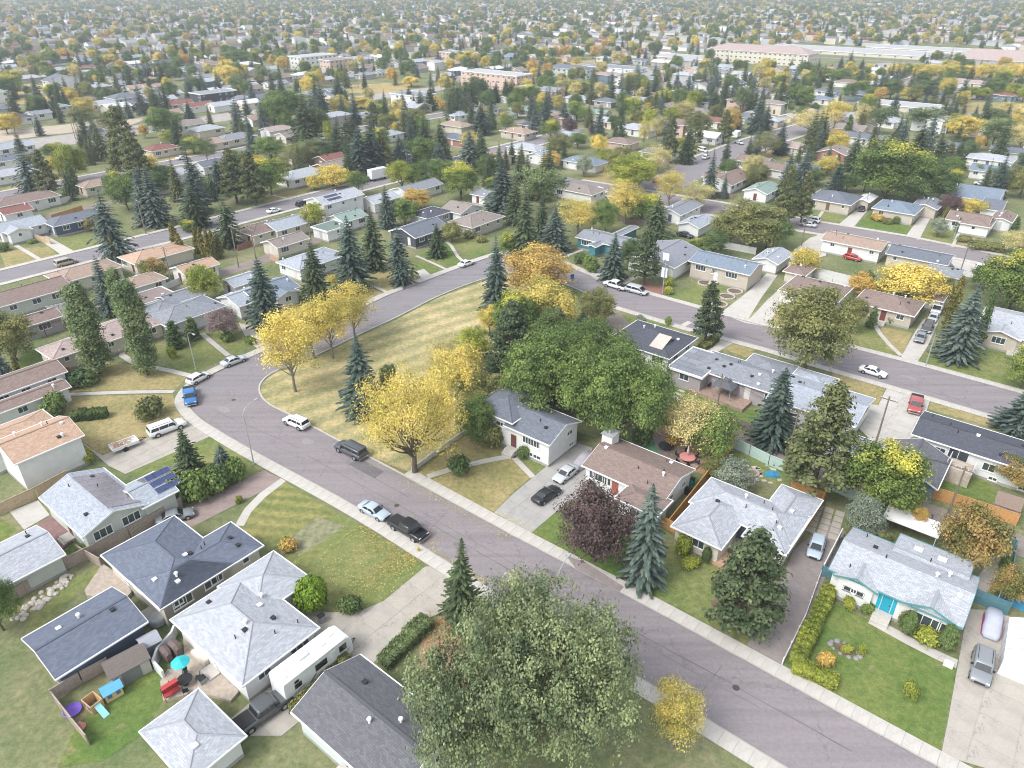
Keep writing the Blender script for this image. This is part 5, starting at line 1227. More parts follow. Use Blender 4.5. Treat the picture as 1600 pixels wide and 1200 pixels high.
Hh['split'] = phouse('house', [([(859, 696), (905, 657), (786, 664)], 4.3, 'gx', .38), ([(736, 634), (802, 661), (842, 618)], 5.1, 'hip', .33)], 'slate', 'white', label='white split-level house with slate roof under the big green tree', nick='white split-level house', vents=3, windows=None)
h = Hh['split']
for u, w in ((.45, 1.1), (.58, 1.1), (.71, 1.1)): h.addwin('S', u, 2.5, w, 1.2)
for u in (.55, .72): h.addwin('S', u, .6, 1.5, .7)
h.adddoor('S', .16, (.14, .05, .04), sill=.9); h.addwin('E', .72, 3.0, 1.4, .8); h.addwin('E', .8, .8, 1.2, .6)
for u in (.3, .7): h.addwin('S', u, 3.4, 1.8, .8, 1, 1); h.addwin('S', u, 1.2, 1.3, .8, 1, 1)
Hh['chim'] = phouse('house', [([(916, 730), (960, 685), (1041, 781), (1085, 733)], 3.3, 'gx', .30), ([(972, 767), (1026, 808), (1000, 760)], 3.25, 'hip', .34)], 'brown', 'white', label='white bungalow with brown shingle roof and stout white chimney', nick='brown-shingled bungalow with the white chimney', vents=7, windows=None)
h = Hh['chim']; b_ = h.blocks[0]
for u, w, m_ in ((.09, 1.0, 1), (.20, 2.2, 2), (.30, 1.0, 1)): h.addwin('S', u, 1.5, w, 1.45, m_)
h.addwin('E', .3, 1.6, 1.2, .9); h.addwin('E', .75, 1.6, .9, .9); h.addwin('S', .5, 1.2, 2.0, 1.2, 1, 1); h.adddoor('S', .4, (.3, .1, .08))
cm = MB(); y_ = (b_[2] + b_[3]) / 2 + 2.2; cm.box(b_[0] - .45, b_[0] + 1.25, y_ - 1.0, y_ + .9, 0, 5.4); ch = cm.build('chimney', plain('chimney render', (.66, .65, .61), .8, .06), h.o)
cm = MB(); cm.box(b_[0] - .6, b_[0] + 1.4, y_ - 1.15, y_ + 1.05, 5.4, 5.52); cm.tube((b_[0] + .4, y_ - .4, 5.5), (b_[0] + .4, y_ - .4, 6.0), .16, .16, 8); cm.tube((b_[0] + .4, y_ + .4, 5.5), (b_[0] + .4, y_ + .4, 5.9), .16, .16, 8); cm.build('chimney_cap', STEEL, ch)
Hh['bighip'] = phouse('house', [([(1080, 785), (1112, 746), (1240, 846)], 3.2, 'hip', .36), ([(1050, 821), (1127, 858), (1105, 765)], 3.15, 'hip', .36), ([(1222, 757), (1271, 796), (1228, 867)], 3.1, 'hip', .36)], 'palegrey', 'cream', label='cream bungalow with broad pale grey hip roof inside the orange cedar fence', nick='broad pale grey hip-roofed bungalow', vents=8, gutter=GUT)
Hh['teal'] = phouse('house', [([(1297, 890), (1505, 981), (1333, 824)], 3.5, 'gx', .30), ([(1303, 898), (1371, 928), (1352, 872)], 3.45, 'gy', .34), ([(1406, 939), (1500, 981), (1478, 905)], 3.42, 'gy', .34), ([(1407, 834), (1523, 880), (1497, 930)], 3.75, 'gx', .13)], 'palegrey', 'white', label='white bungalow with pale roof, teal gable trim and bright blue door', nick='teal-trimmed bungalow with the blue door', vents=8, windows=None, gutter=TEALT)
h = Hh['teal']
h.adddoor('S', .47, (.02, .30, .42), sill=.8)
m = MB(); m.box(-.95, -.58, -.05, .02, .8, 2.9); m.box(.58, .95, -.05, .02, .8, 2.9); bb = h.blocks[0]; m.build('side_panel', plain('blue panel', (.02, .34, .46), .5), h.o, loc=(bb[0] + OH + (bb[1] - bb[0] - 2 * OH) * .47, bb[2] + OH - .0, 0))
for u in (.3, .7): h.addwin('S', u, 1.7, 1.0, .7, 0, 1)
h.addwin('S', .5, 1.7, 2.2, .7, 1, 1)
h.addwin('S', .5, 1.25, 2.7, 1.5, 2, 2); h.addwin('S', .2, 1.25, .8, 1.5, 0, 2); h.addwin('S', .8, 1.25, .8, 1.5, 0, 2); h.addwin('E', .5, 1.5, 1.2, 1)
for u, v in ((.30, .30), (.62, .32)):
    q = h.blocks[3]; x, y = q[0] + (q[1] - q[0]) * u, q[3] - (q[3] - q[2]) * v; m = MB(); m.box(-.45, .45, -.35, .35, -.1, .16); sk = m.build('skylight', WHITE, h.roof, loc=(x, y, h.roofz(x, y))); m = MB(); m.box(-.37, .37, -.27, .27, .16, .18); m.build('pane', plain('skylight dome', (.75, .76, .76), .2, .03), sk)
Hh['bluegar'] = phouse('garage', [([(1465, 765), (1482, 716), (1386, 692)], 2.9, 'gy', .42)], 'warmgrey', 'blue', label='blue-sided garage with dark warm-grey gable roof beside the orange fence', nick='blue gabled garage', cat='garage', windows=None, vents=3)
Hh['darklong'] = phouse('house', [([(1430, 680), (1445, 642), (1665, 755)], 3.7, 'gx', .24)], 'darkgrey', 'white', label='long white bungalow with charcoal roof at the right edge behind the wooden balcony', nick='long charcoal-roofed bungalow', vents=6, windows=None)
for u, w in ((.2, 1.5), (.33, 2.6), (.55, 1.6), (.72, 1.2)): Hh['darklong'].addwin('S', u, 1.5, w, 1.3 if w < 2 else 1.9)
for u in (.6, .8): Hh['darklong'].addwin('S', u, .3, 1.1, .6)
Hh['garagewhite'] = phouse('house', [([(1230, 587), (1227, 626), (1337, 667), (1361, 621)], 3.5, 'gx', .24), ([(1246, 573), (1311, 593), (1262, 604)], 3.1, 'hip', .3)], 'lightgrey', 'white', label='white bungalow with light grey roof left of the concrete yard with the red truck', nick='white bungalow by the concrete yard', vents=7)
m_ = phouse('garage', [([(1303, 668), (1362, 692), (1322, 712)], 2.5, 'gx', .12)], 'lightgrey', 'white', label='low light grey-roofed garage between the pines and the concrete yard', cat='garage', windows=None, vents=0)
Hh['gazebohouse'] = phouse('house', [([(1086, 576), (1113, 548), (1226, 615)], 3.3, 'hip', .30), ([(1046, 575), (1083, 542), (1100, 590)], 3.35, 'flat', 0), ([(1175, 555), (1228, 567), (1222, 600)], 3.2, 'hip', .3)], 'grey', 'mauve', label='mauve bungalow with grey hip roof, flat-roofed white wing and gazebo deck', nick='grey-roofed bungalow with the gazebo', vents=10)
Hh['skylight'] = phouse('house', [([(954, 527), (985, 510), (1046, 561), (1088, 527)], 3.1, 'hip', .33)], 'darkgrey', 'white', label='white bungalow with charcoal hip roof and one pale tarp-covered patch', nick='charcoal hip-roofed bungalow near the bend', vents=4)
hh = Hh['skylight']; b_ = hh.blocks[0]
m = MB(); x, y = b_[1] - 3.6, (b_[2] + b_[3]) / 2 - 2.3; m.box(-1.3, 1.3, -1.9, 1.9, .03, .07); o = m.build('roof_patch', plain('bare roof decking', (.50, .43, .38), .8), hh.roof, loc=(x, y, hh.roofz(x, y) + .02)); o.rotation_euler = (math.atan(.33), 0, 0)
Hh['circles'] = phouse('house', [([(1090, 411), (1103, 392), (1175, 428), (1187, 412)], 4.0, 'gx', .30)], 'blueroof', 'beige', label='beige raised bungalow with blue-grey roof above the lawn of round flower beds', nick='bungalow above the round flower beds', vents=3, windows=None)
for u, w in ((.18, 2.6), (.42, 1.4), (.72, 2.8)): Hh['circles'].addwin('S', u, 2.2, w, 1.3, 3)
Hh['circles'].adddoor('S', .46, (.6, .6, .6), sill=.6)
Hh['flag'] = phouse('house', [([(1012, 409), (1056, 418), (1072, 388), (1028, 376)], 3.4, 'gy', .25)], 'grey', 'white', label='white house with mid grey gable roof behind the street lamp with banners', vents=3, near=1)
phouse('house', [([(902, 371), (927, 358), (985, 384)], 3.1, 'gx', .25), ([(920, 384), (962, 372), (985, 352)], 3.0, 'gy', .25)], 'grey', 'teal', label='teal-walled bungalow with grey roof behind the blue spruce', nick='teal-walled bungalow', near=1)
phouse('garage', [([(1064, 351), (1083, 337), (1112, 347)], 2.8, 'gy', .33)], 'lightgrey', 'white', label='white double garage with grey roof and a black car before it', near=1, cat='garage', windows=None)
phouse('garage', [([(1177, 405), (1200, 388), (1232, 402)], 2.8, 'gy', .33)], 'lightgrey', 'white', label='white garage with panelled door right of the bungalow above the round beds', near=1, cat='garage', windows=None)
Hh['b23'] = phouse('house', [([(1225, 446), (1253, 431), (1307, 475), (1327, 453)], 3.1, 'hip', .30)], 'brown', 'white', label='white bungalow with brown hip roof behind the big olive linden', nick='brown hip-roofed bungalow behind the linden', near=1)
phouse('garage', [([(1224, 423), (1242, 411), (1257, 431), (1274, 419)], 2.8, 'hip', .30)], 'brown', 'cream', label='small brown hip-roofed garage behind the brown bungalow', near=1, cat='garage', windows=None)
Hh['b24'] = phouse('house', [([(1337, 467), (1362, 454), (1426, 494), (1446, 472)], 3.1, 'hip', .32)], 'brown', 'beige', label='beige bungalow with brown hip roof beside the drive with two parked cars', nick='brown hip-roofed bungalow by the two parked cars', near=2)
phouse('garage', [([(1447, 466), (1452, 455), (1478, 466)], 2.7, 'hip', .3)], 'brown', 'white', label='small brown-roofed garage at the end of the drive with parked cars', near=1, cat='garage', windows=None)
Hh['whiteR'] = phouse('house', [([(1527, 508), (1548, 478), (1660, 545)], 3.2, 'gx', .28), ([(1530, 517), (1596, 531), (1580, 495)], 3.15, 'gy', .28)], 'palegrey', 'beige', label='beige bungalow with blue-panelled picture window at the right edge', nick='pale-roofed bungalow at the right edge', near=2)
phouse('house', [([(1292, 376), (1300, 361), (1379, 391), (1386, 378)], 3.4, 'gx', .25)], 'tan', 'white', label='long white bungalow with tan roof above the yard with the red car', nick='tan-roofed bungalow by the red car', near=1)
phouse('house', [([(1389, 397), (1397, 383), (1482, 414), (1488, 398)], 3.6, 'gx', .25)], 'slate', 'beige', label='beige house with slate roof right of the tan-roofed bungalow', nick='slate-roofed house beside the tan one', near=1)
phouse('garage', [([(1447, 424), (1460, 412), (1500, 436)], 2.8, 'gx', .3)], 'grey', 'white', label='grey-roofed garage behind the broad yellow crab trees', near=1, cat='garage', windows=None)
phouse('house', [([(1264, 310), (1283, 296), (1335, 317)], 3.2, 'hip', .3)], 'slate', 'beige', label='beige bungalow with slate hip roof and brick end chimney across the far street', nick='slate hip-roofed bungalow across the far street', near=1)
phouse('garage', [([(1338, 313), (1350, 303), (1365, 312)], 2.8, 'gy', .3)], 'white', 'beige', label='pale-roofed garage behind the black car on the far street', near=1, cat='garage', windows=None)
Hh['flower'] = phouse('house', [([(1362, 325), (1385, 312), (1432, 334), (1440, 322)], 3.2, 'hip', .3)], 'blueroof', 'beige', label='beige bungalow with blue-grey roof behind the ringed flower garden', nick='bungalow behind the ringed flower garden', near=1)
phouse('garage', [([(1425, 320), (1445, 311), (1465, 328)], 3.0, 'gy', .3)], 'grey', 'beige', label='open carport with grey gable roof beside the ringed flower garden', near=1, cat='carport', windows=None)
phouse('house', [([(1477, 342), (1490, 330), (1545, 352)], 3.2, 'gx', .3), ([(1500, 345), (1548, 356), (1530, 335)], 3.1, 'hip', .3)], 'brown', 'white', label='white bungalow with brown roof and rock garden near the right edge', nick='brown-roofed bungalow with the rock garden', near=1)
phouse('house', [([(1547, 342), (1560, 331), (1582, 348)], 3.1, 'gy', .3)], 'brown', 'white', label='white gabled wing with brown roof at the right edge of the far street', near=1)
phouse('house', [([(1470, 303), (1485, 286), (1562, 314)], 3.6, 'gx', .26)], 'blueroof', 'white', label='long white bungalow with blue-grey roof behind the round yellow tree at right', nick='long blue-grey-roofed bungalow at right', near=1)
phouse('garage', [([(1530, 325), (1545, 312), (1572, 322)], 2.8, 'gx', .3)], 'slate', 'white', label='slate-roofed garage right of the long blue-grey-roofed bungalow', near=0, cat='garage', windows=None)
phouse('house', [([(1202, 287), (1262, 268), (1220, 308)], 3.4, 'gx', .3)], 'brown', 'white', label='unused', near=1) if False else None

# ------------------------------------------------------------------ mid-ground houses: x, y of the roof middle, length, depth, axis, kind, roof, wall
MID = [
 (26, 346, 12, 9, 'b', 'g', 'lightgrey', 'white', ('E', -2, 6, 2.5)), (116, 335, 15, 8.5, 'b', 'h', 'slate', 'navy', None), (35, 306, 18, 9, 'b', 'h', 'brown', 'white', None), (20, 323, 8, 7, 'b', 'g', 'redbrown', 'white', None),
 (130, 417, 14, 8.5, 'b', 'h', 'tan', 'cream', None), (243, 389, 15, 8.5, 'b', 'h', 'peach', 'cream', None), (303, 410, 9, 6.5, 'b', 'g', 'peach', 'white', None), (40, 450, 15, 9, 'b', 'g', 'brown', 'palegreen', None),
 (218, 432, 9, 7, 'b', 'h', 'tan', 'white', None), (235, 456, 8, 7, 'b', 'f', 'pink', 'brown', None), (55, 490, 7.5, 6, 'b', 'g', 'brown', 'mauve', None), (185, 505, 13, 9, 'b', 'h', 'pink', 'cream', ('S', 0, 6, 3)), (107, 533, 9, 7, 'b', 'h', 'pink', 'cream', None),
 (288, 478, 13, 9, 'b', 'h', 'grey', 'white', ('W', -2, 7, 4)), (280, 456, 8, 6.5, 'b', 'g', 'grey', 'white', None), (384, 456, 9, 8, 'b', 'g', 'lightgrey', 'white', None), (378, 430, 8, 6, 'b', 'g', 'lightgrey', 'white', None),
 (450, 342, 14, 9, 'b', 'g', 'lightgrey', 'cream', None), (409, 350, 12, 9, 'b', 'h', 'brown', 'cream', None), (445, 370, 10, 7, 'b', 'g', 'greybrown', 'cream', None), (541, 333, 9, 8, 'b', 'g', 'green', 'white', None), (516, 348, 8, 7, 'b', 'f', 'green', 'white', None),
 (487, 398, 14, 9, 'b', 'h', 'lightgrey', 'white', None), (416, 446, 11, 8.5, 'b', 'g', 'blueroof', 'white', ('E', 1, 6, 2)), (655, 352, 13, 10, 'b', 'g', 'slate', 'charcoal', None), (672, 327, 10, 8, 'b', 'h', 'darkgrey', 'grey', None), (722, 320, 10, 8, 'b', 'x', 'greybrown', 'white', None), (745, 337, 14, 9, 'b', 'h', 'greybrown', 'beige', None),
 (470, 267, 16, 10, 'b', 'h', 'palegrey', 'white', None), (527, 252, 17, 9, 'b', 'g', 'greybrown', 'brickred', None), (651, 287, 16, 8, 'b', 'g', 'grey', 'white', None), (494, 222, 13, 9, 'b', 'h', 'palegrey', 'cream', None), (515, 242, 10, 8, 'b', 'g', 'redbrown', 'brown', None), (463, 236, 11, 8, 'b', 'h', 'grey', 'cream', None),
 (592, 305, 11, 8, 'b', 'g', 'palegrey', 'white', None), (757, 297, 7, 6, 'b', 'x', 'grey', 'white', None), (712, 191, 15, 9, 'a', 'h', 'tan', 'cream', None), (716, 211, 15, 9, 'a', 'h', 'navyroof', 'brickred', None), (430, 198, 12, 8, 'b', 'g', 'pink', 'white', None), (455, 206, 12, 8, 'b', 'g', 'greybrown', 'cream', None),
 (250, 227, 12, 9, 'b', 'h', 'redbrown', 'cream', None), (330, 217, 12, 9, 'b', 'h', 'tan', 'cream', None), (366, 210, 16, 9, 'b', 'h', 'grey', 'cream', None), (152, 281, 12, 8, 'b', 'h', 'tan', 'cream', None), (15, 265, 15, 9, 'b', 'g', 'palegrey', 'white', None), (15, 243, 13, 8, 'b', 'g', 'slate', 'white', None), (18, 181, 17, 9, 'b', 'h', 'darkgrey', 'white', None),
 (275, 265, 12, 9, 'b', 'h', 'palegrey', 'white', None), (335, 250, 14, 8, 'b', 'g', 'slate', 'white', None), (145, 203, 8, 6, 'b', 'g', 'darkgrey', 'white', None),
 (18, 224, 14, 9, 'b', 'g', 'lightgrey', 'white', None), (825, 226, 15, 9, 'a', 'h', 'palegrey', 'white', None), (845, 238, 9, 8, 'a', 'x', 'lightgrey', 'white', None), (915, 247, 15, 9, 'a', 'h', 'blueroof', 'white', None), (906, 290, 15, 9, 'a', 'h', 'greybrown', 'white', None), (998, 196, 16, 10, 'a', 'h', 'palegrey', 'white', None), (945, 184, 13, 9, 'a', 'h', 'palegrey', 'cream', None),
 (972, 217, 12, 9, 'a', 'h', 'brown', 'pinkwall', None), (1103, 207, 14, 10, 'a', 'g', 'white', 'white', None), (1139, 274, 17, 10, 'b', 'g', 'brown', 'white', ('W', 0, 7, 3)), (1192, 290, 12, 8, 'b', 'g', 'green', 'white', None), (1180, 246, 12, 9, 'a', 'g', 'brown', 'white', None), (1065, 320, 14, 7, 'b', 'g', 'grey', 'white', None), (1030, 233, 12, 9, 'a', 'h', 'slate', 'white', None),
 (1255, 258, 12, 8, 'a', 'g', 'slate', 'beige', None), (1306, 233, 11, 10, 'a', 'x', 'greybrown', 'brickred', None), (1350, 210, 16, 9, 'a', 'g', 'slate', 'white', None), (1300, 203, 12, 9, 'a', 'h', 'slate', 'brown', None), (1243, 224, 14, 9, 'a', 'h', 'pink', 'cream', None), (1213, 257, 12, 9, 'a', 'g', 'brown', 'white', None),
 (1495, 224, 14, 8, 'a', 'h', 'slate', 'white', None), (1550, 243, 15, 9, 'a', 'h', 'palegrey', 'white', None), (1557, 262, 15, 9, 'a', 'g', 'blueroof', 'white', None), (1582, 232, 14, 9, 'a', 'g', 'slate', 'white', None), (1525, 127, 30, 10, 'a', 'g', 'pink', 'white', None), (1490, 123, 14, 9, 'a', 'g', 'pink', 'white', None),
 (895, 207, 9, 7, 'a', 'g', 'lightgrey', 'white', None), (860, 173, 12, 8, 'a', 'h', 'grey', 'white', None), (1012, 181, 12, 8, 'a', 'h', 'blueroof', 'white', None), (912, 163, 11, 8, 'a', 'h', 'greybrown', 'green' if False else 'grey', None), (900, 172, 11, 8, 'a', 'g', 'green', 'white', None), (935, 172, 12, 8, 'a', 'g', 'green', 'cream', None),
 (810, 201, 14, 9, 'a', 'h', 'tan', 'beige', None), (870, 178, 13, 9, 'a', 'h', 'tan', 'pinkwall', None), (1120, 185, 13, 9, 'a', 'g', 'redbrown', 'white', None), (778, 240, 9, 7, 'a', 'g', 'tan', 'cream', None), (635, 175, 12, 8, 'a', 'g', 'lightgrey', 'white', None), (607, 205, 12, 8, 'b', 'h', 'lightgrey', 'white', None), (650, 232, 12, 8, 'b', 'h', 'grey', 'blue', None),
 (95, 122, 19, 12, 'b', 'x', 'slate', 'white', None), (193, 148, 16, 12, 'b', 'h', 'slate', 'grey', None), (145, 140, 16, 9, 'b', 'h', 'brown', 'cream', None), (150, 160, 22, 11, 'b', 'g', 'palegrey', 'cream', None), (180, 163, 13, 10, 'b', 'g', 'white', 'cream', None), (210, 158, 11, 8, 'b', 'h', 'slate', 'charcoal', None), (213, 134, 14, 10, 'b', 'g', 'tan', 'grey', None), (237, 132, 12, 8, 'b', 'g', 'tan', 'cream', None),
 (277, 158, 14, 9, 'b', 'g', 'redbrown', 'cream', None), (310, 161, 14, 9, 'b', 'g', 'redbrown', 'white', None), (345, 160, 14, 9, 'b', 'g', 'palegrey', 'white', None), (330, 150, 14, 8, 'b', 'g', 'grey', 'white', None), (375, 150, 12, 9, 'b', 'h', 'grey', 'charcoal', None), (385, 157, 12, 9, 'b', 'g', 'white', 'cream', None), (292, 190, 14, 9, 'b', 'g', 'greybrown', 'white', None), (322, 197, 13, 9, 'b', 'h', 'palegrey', 'cream', None), (265, 143, 12, 9, 'b', 'g', 'palegrey', 'white', None),
 (300, 103, 18, 10, 'b', 'h', 'slate', 'grey', None), (320, 117, 16, 9, 'b', 'g', 'grey', 'white', None), (330, 98, 20, 10, 'b', 'h', 'brown', 'beige', None), (385, 98, 18, 11, 'b', 'h', 'white', 'cream', None), (60, 97, 16, 9, 'b', 'g', 'slate', 'brickred', None), (10, 107, 16, 9, 'b', 'h', 'grey', 'pinkwall', None), (140, 108, 14, 10, 'b', 'f', 'white', 'grey', None), (185, 118, 12, 9, 'b', 'h', 'slate', 'grey', None), (35, 110, 15, 9, 'b', 'g', 'palegrey', 'pinkwall', None),
 (0, 165, 15, 8, 'b', 'g', 'slate', 'grey', None), (60, 173, 10, 7, 'b', 'g', 'grey', 'white', None), (85, 163, 12, 8, 'b', 'h', 'green', 'white', None), (410, 148, 16, 9, 'b', 'g', 'slate', 'white', None), (405, 180, 15, 10, 'b', 'g', 'tan', 'white', None), (430, 127, 15, 8, 'b', 'g', 'grey', 'white', None),
]
for (x, y, L, W, ax, k, rf, wl, wing) in MID:
    far = y < 200
    mhouse(x, y, L, W, ax, k, rf, wl, wing=wing, near=0 if far else 1, vents=2, e=5.6 if (x, y) in ((95, 122), (193, 148)) else 3.1)
H2 = mhouse(522, 303, 15, 9, 'b', 'g', 'palegrey', 'white', e=5.8, label='two-storey white house with a solar array beside the upper left street', nick='two-storey white house with solar panels'); b_ = H2.blocks[0]
solar(H2, 0, 'E', (b_[3] - b_[2]) * .2, .8, 4, 2, 1.05, 1.6, (.05, .06, .11))
H3 = mhouse(332, 140, 22, 12, 'b', 'f', 'palegrey', 'charcoal', e=7.0, label='modern dark three-unit house with flat pale roof in the far left block', nick='modern dark flat-roofed house', near=1)
# bigger far buildings
def block_building(x, y, L, W, ax, floors, roof, wall, label, nick, kind='flat', hip=.3, name='apartment_block', cat='building', step=4.0):
    e = floors * 3.0; w = G(x, y, e); hx, hy = (L / 2, W / 2) if ax == 'a' else (W / 2, L / 2)
    H = house(name, (w.x, w.y), TH, [(-hx, hx, -hy, hy, e, kind, hip)], roof, wall, near=1, windows=None, vents=0, label=label, nick=nick, group=None, cat=cat)
    for s, Ln in (('S', 2 * hx), ('E', 2 * hy), ('W', 2 * hy)):
        n = int(Ln / step)
        for i in range(n):
            for f in range(floors): H.addwin(s, (i + .5) / n, f * 3.0 + 1.0, 1.7, 1.3, 1)
    HOUSES.append((w.x, w.y, math.hypot(hx, hy))); return H
block_building(775, 113, 46, 16, 'a', 3, 'white', 'pinkwall', 'three-storey pink and white apartment block in the far middle', 'pink apartment block')
block_building(645, 146, 22, 14, 'a', 2, 'palegrey', 'white', 'blank-walled white two-storey building beside pale walled yard', 'white two-storey building', step=9)
block_building(893, 106, 34, 13, 'a', 2, 'slate', 'mint', 'two-storey building wrapped in bright mint-green sheathing with dark roof', 'mint-green building', kind='hip')
block_building(1190, 79, 84, 24, 'a', 3, 'pink', 'cream', 'huge apartment complex with broad pinkish-brown roof near the top', 'apartment complex with the pinkish roof', kind='hip', hip=.34)
block_building(1330, 78, 150, 50, 'a', 1, 'white', 'cream', 'long white flat-roofed shopping building at the top right', 'long white shopping building', name='shop_building', step=12)
block_building(1480, 77, 130, 40, 'a', 1, 'white', 'cream', 'long pale low warehouse right of the shopping building', 'pale warehouse', name='shop_building', step=14)
block_building(1560, 92, 60, 26, 'a', 2, 'pink', 'mauve', 'brown-roofed hall in the far right behind the dark trees', 'brown-roofed hall', kind='hip', hip=.5, step=9)
block_building(1418, 163, 46, 18, 'a', 1, 'white', 'cream', 'low white school building with an orange wall panel beside the dry field', 'white school building', name='school', step=7)
block_building(1070, 88, 48, 30, 'a', 1, 'white', 'beige', 'white flat-roofed hall below the apartment complex', 'white flat-roofed hall', name='hall', step=9)
block_building(525, 92, 22, 12, 'b', 3, 'pink', 'pinkwall', 'four-storey salmon apartment block in the far left middle', 'salmon apartment block')
block_building(487, 86, 34, 18, 'b', 3, 'white', 'white', 'white three-storey apartment block in the far left distance', 'white apartment block')
block_building(725, 82, 44, 16, 'a', 2, 'palegrey', 'pinkwall', 'low pink terrace beyond the tall golden tree', 'pink terrace')
block_building(960, 104, 44, 20, 'a', 1, 'lightgrey', 'white', 'white low building right of the mint-green one', 'low white building', name='hall', step=9)
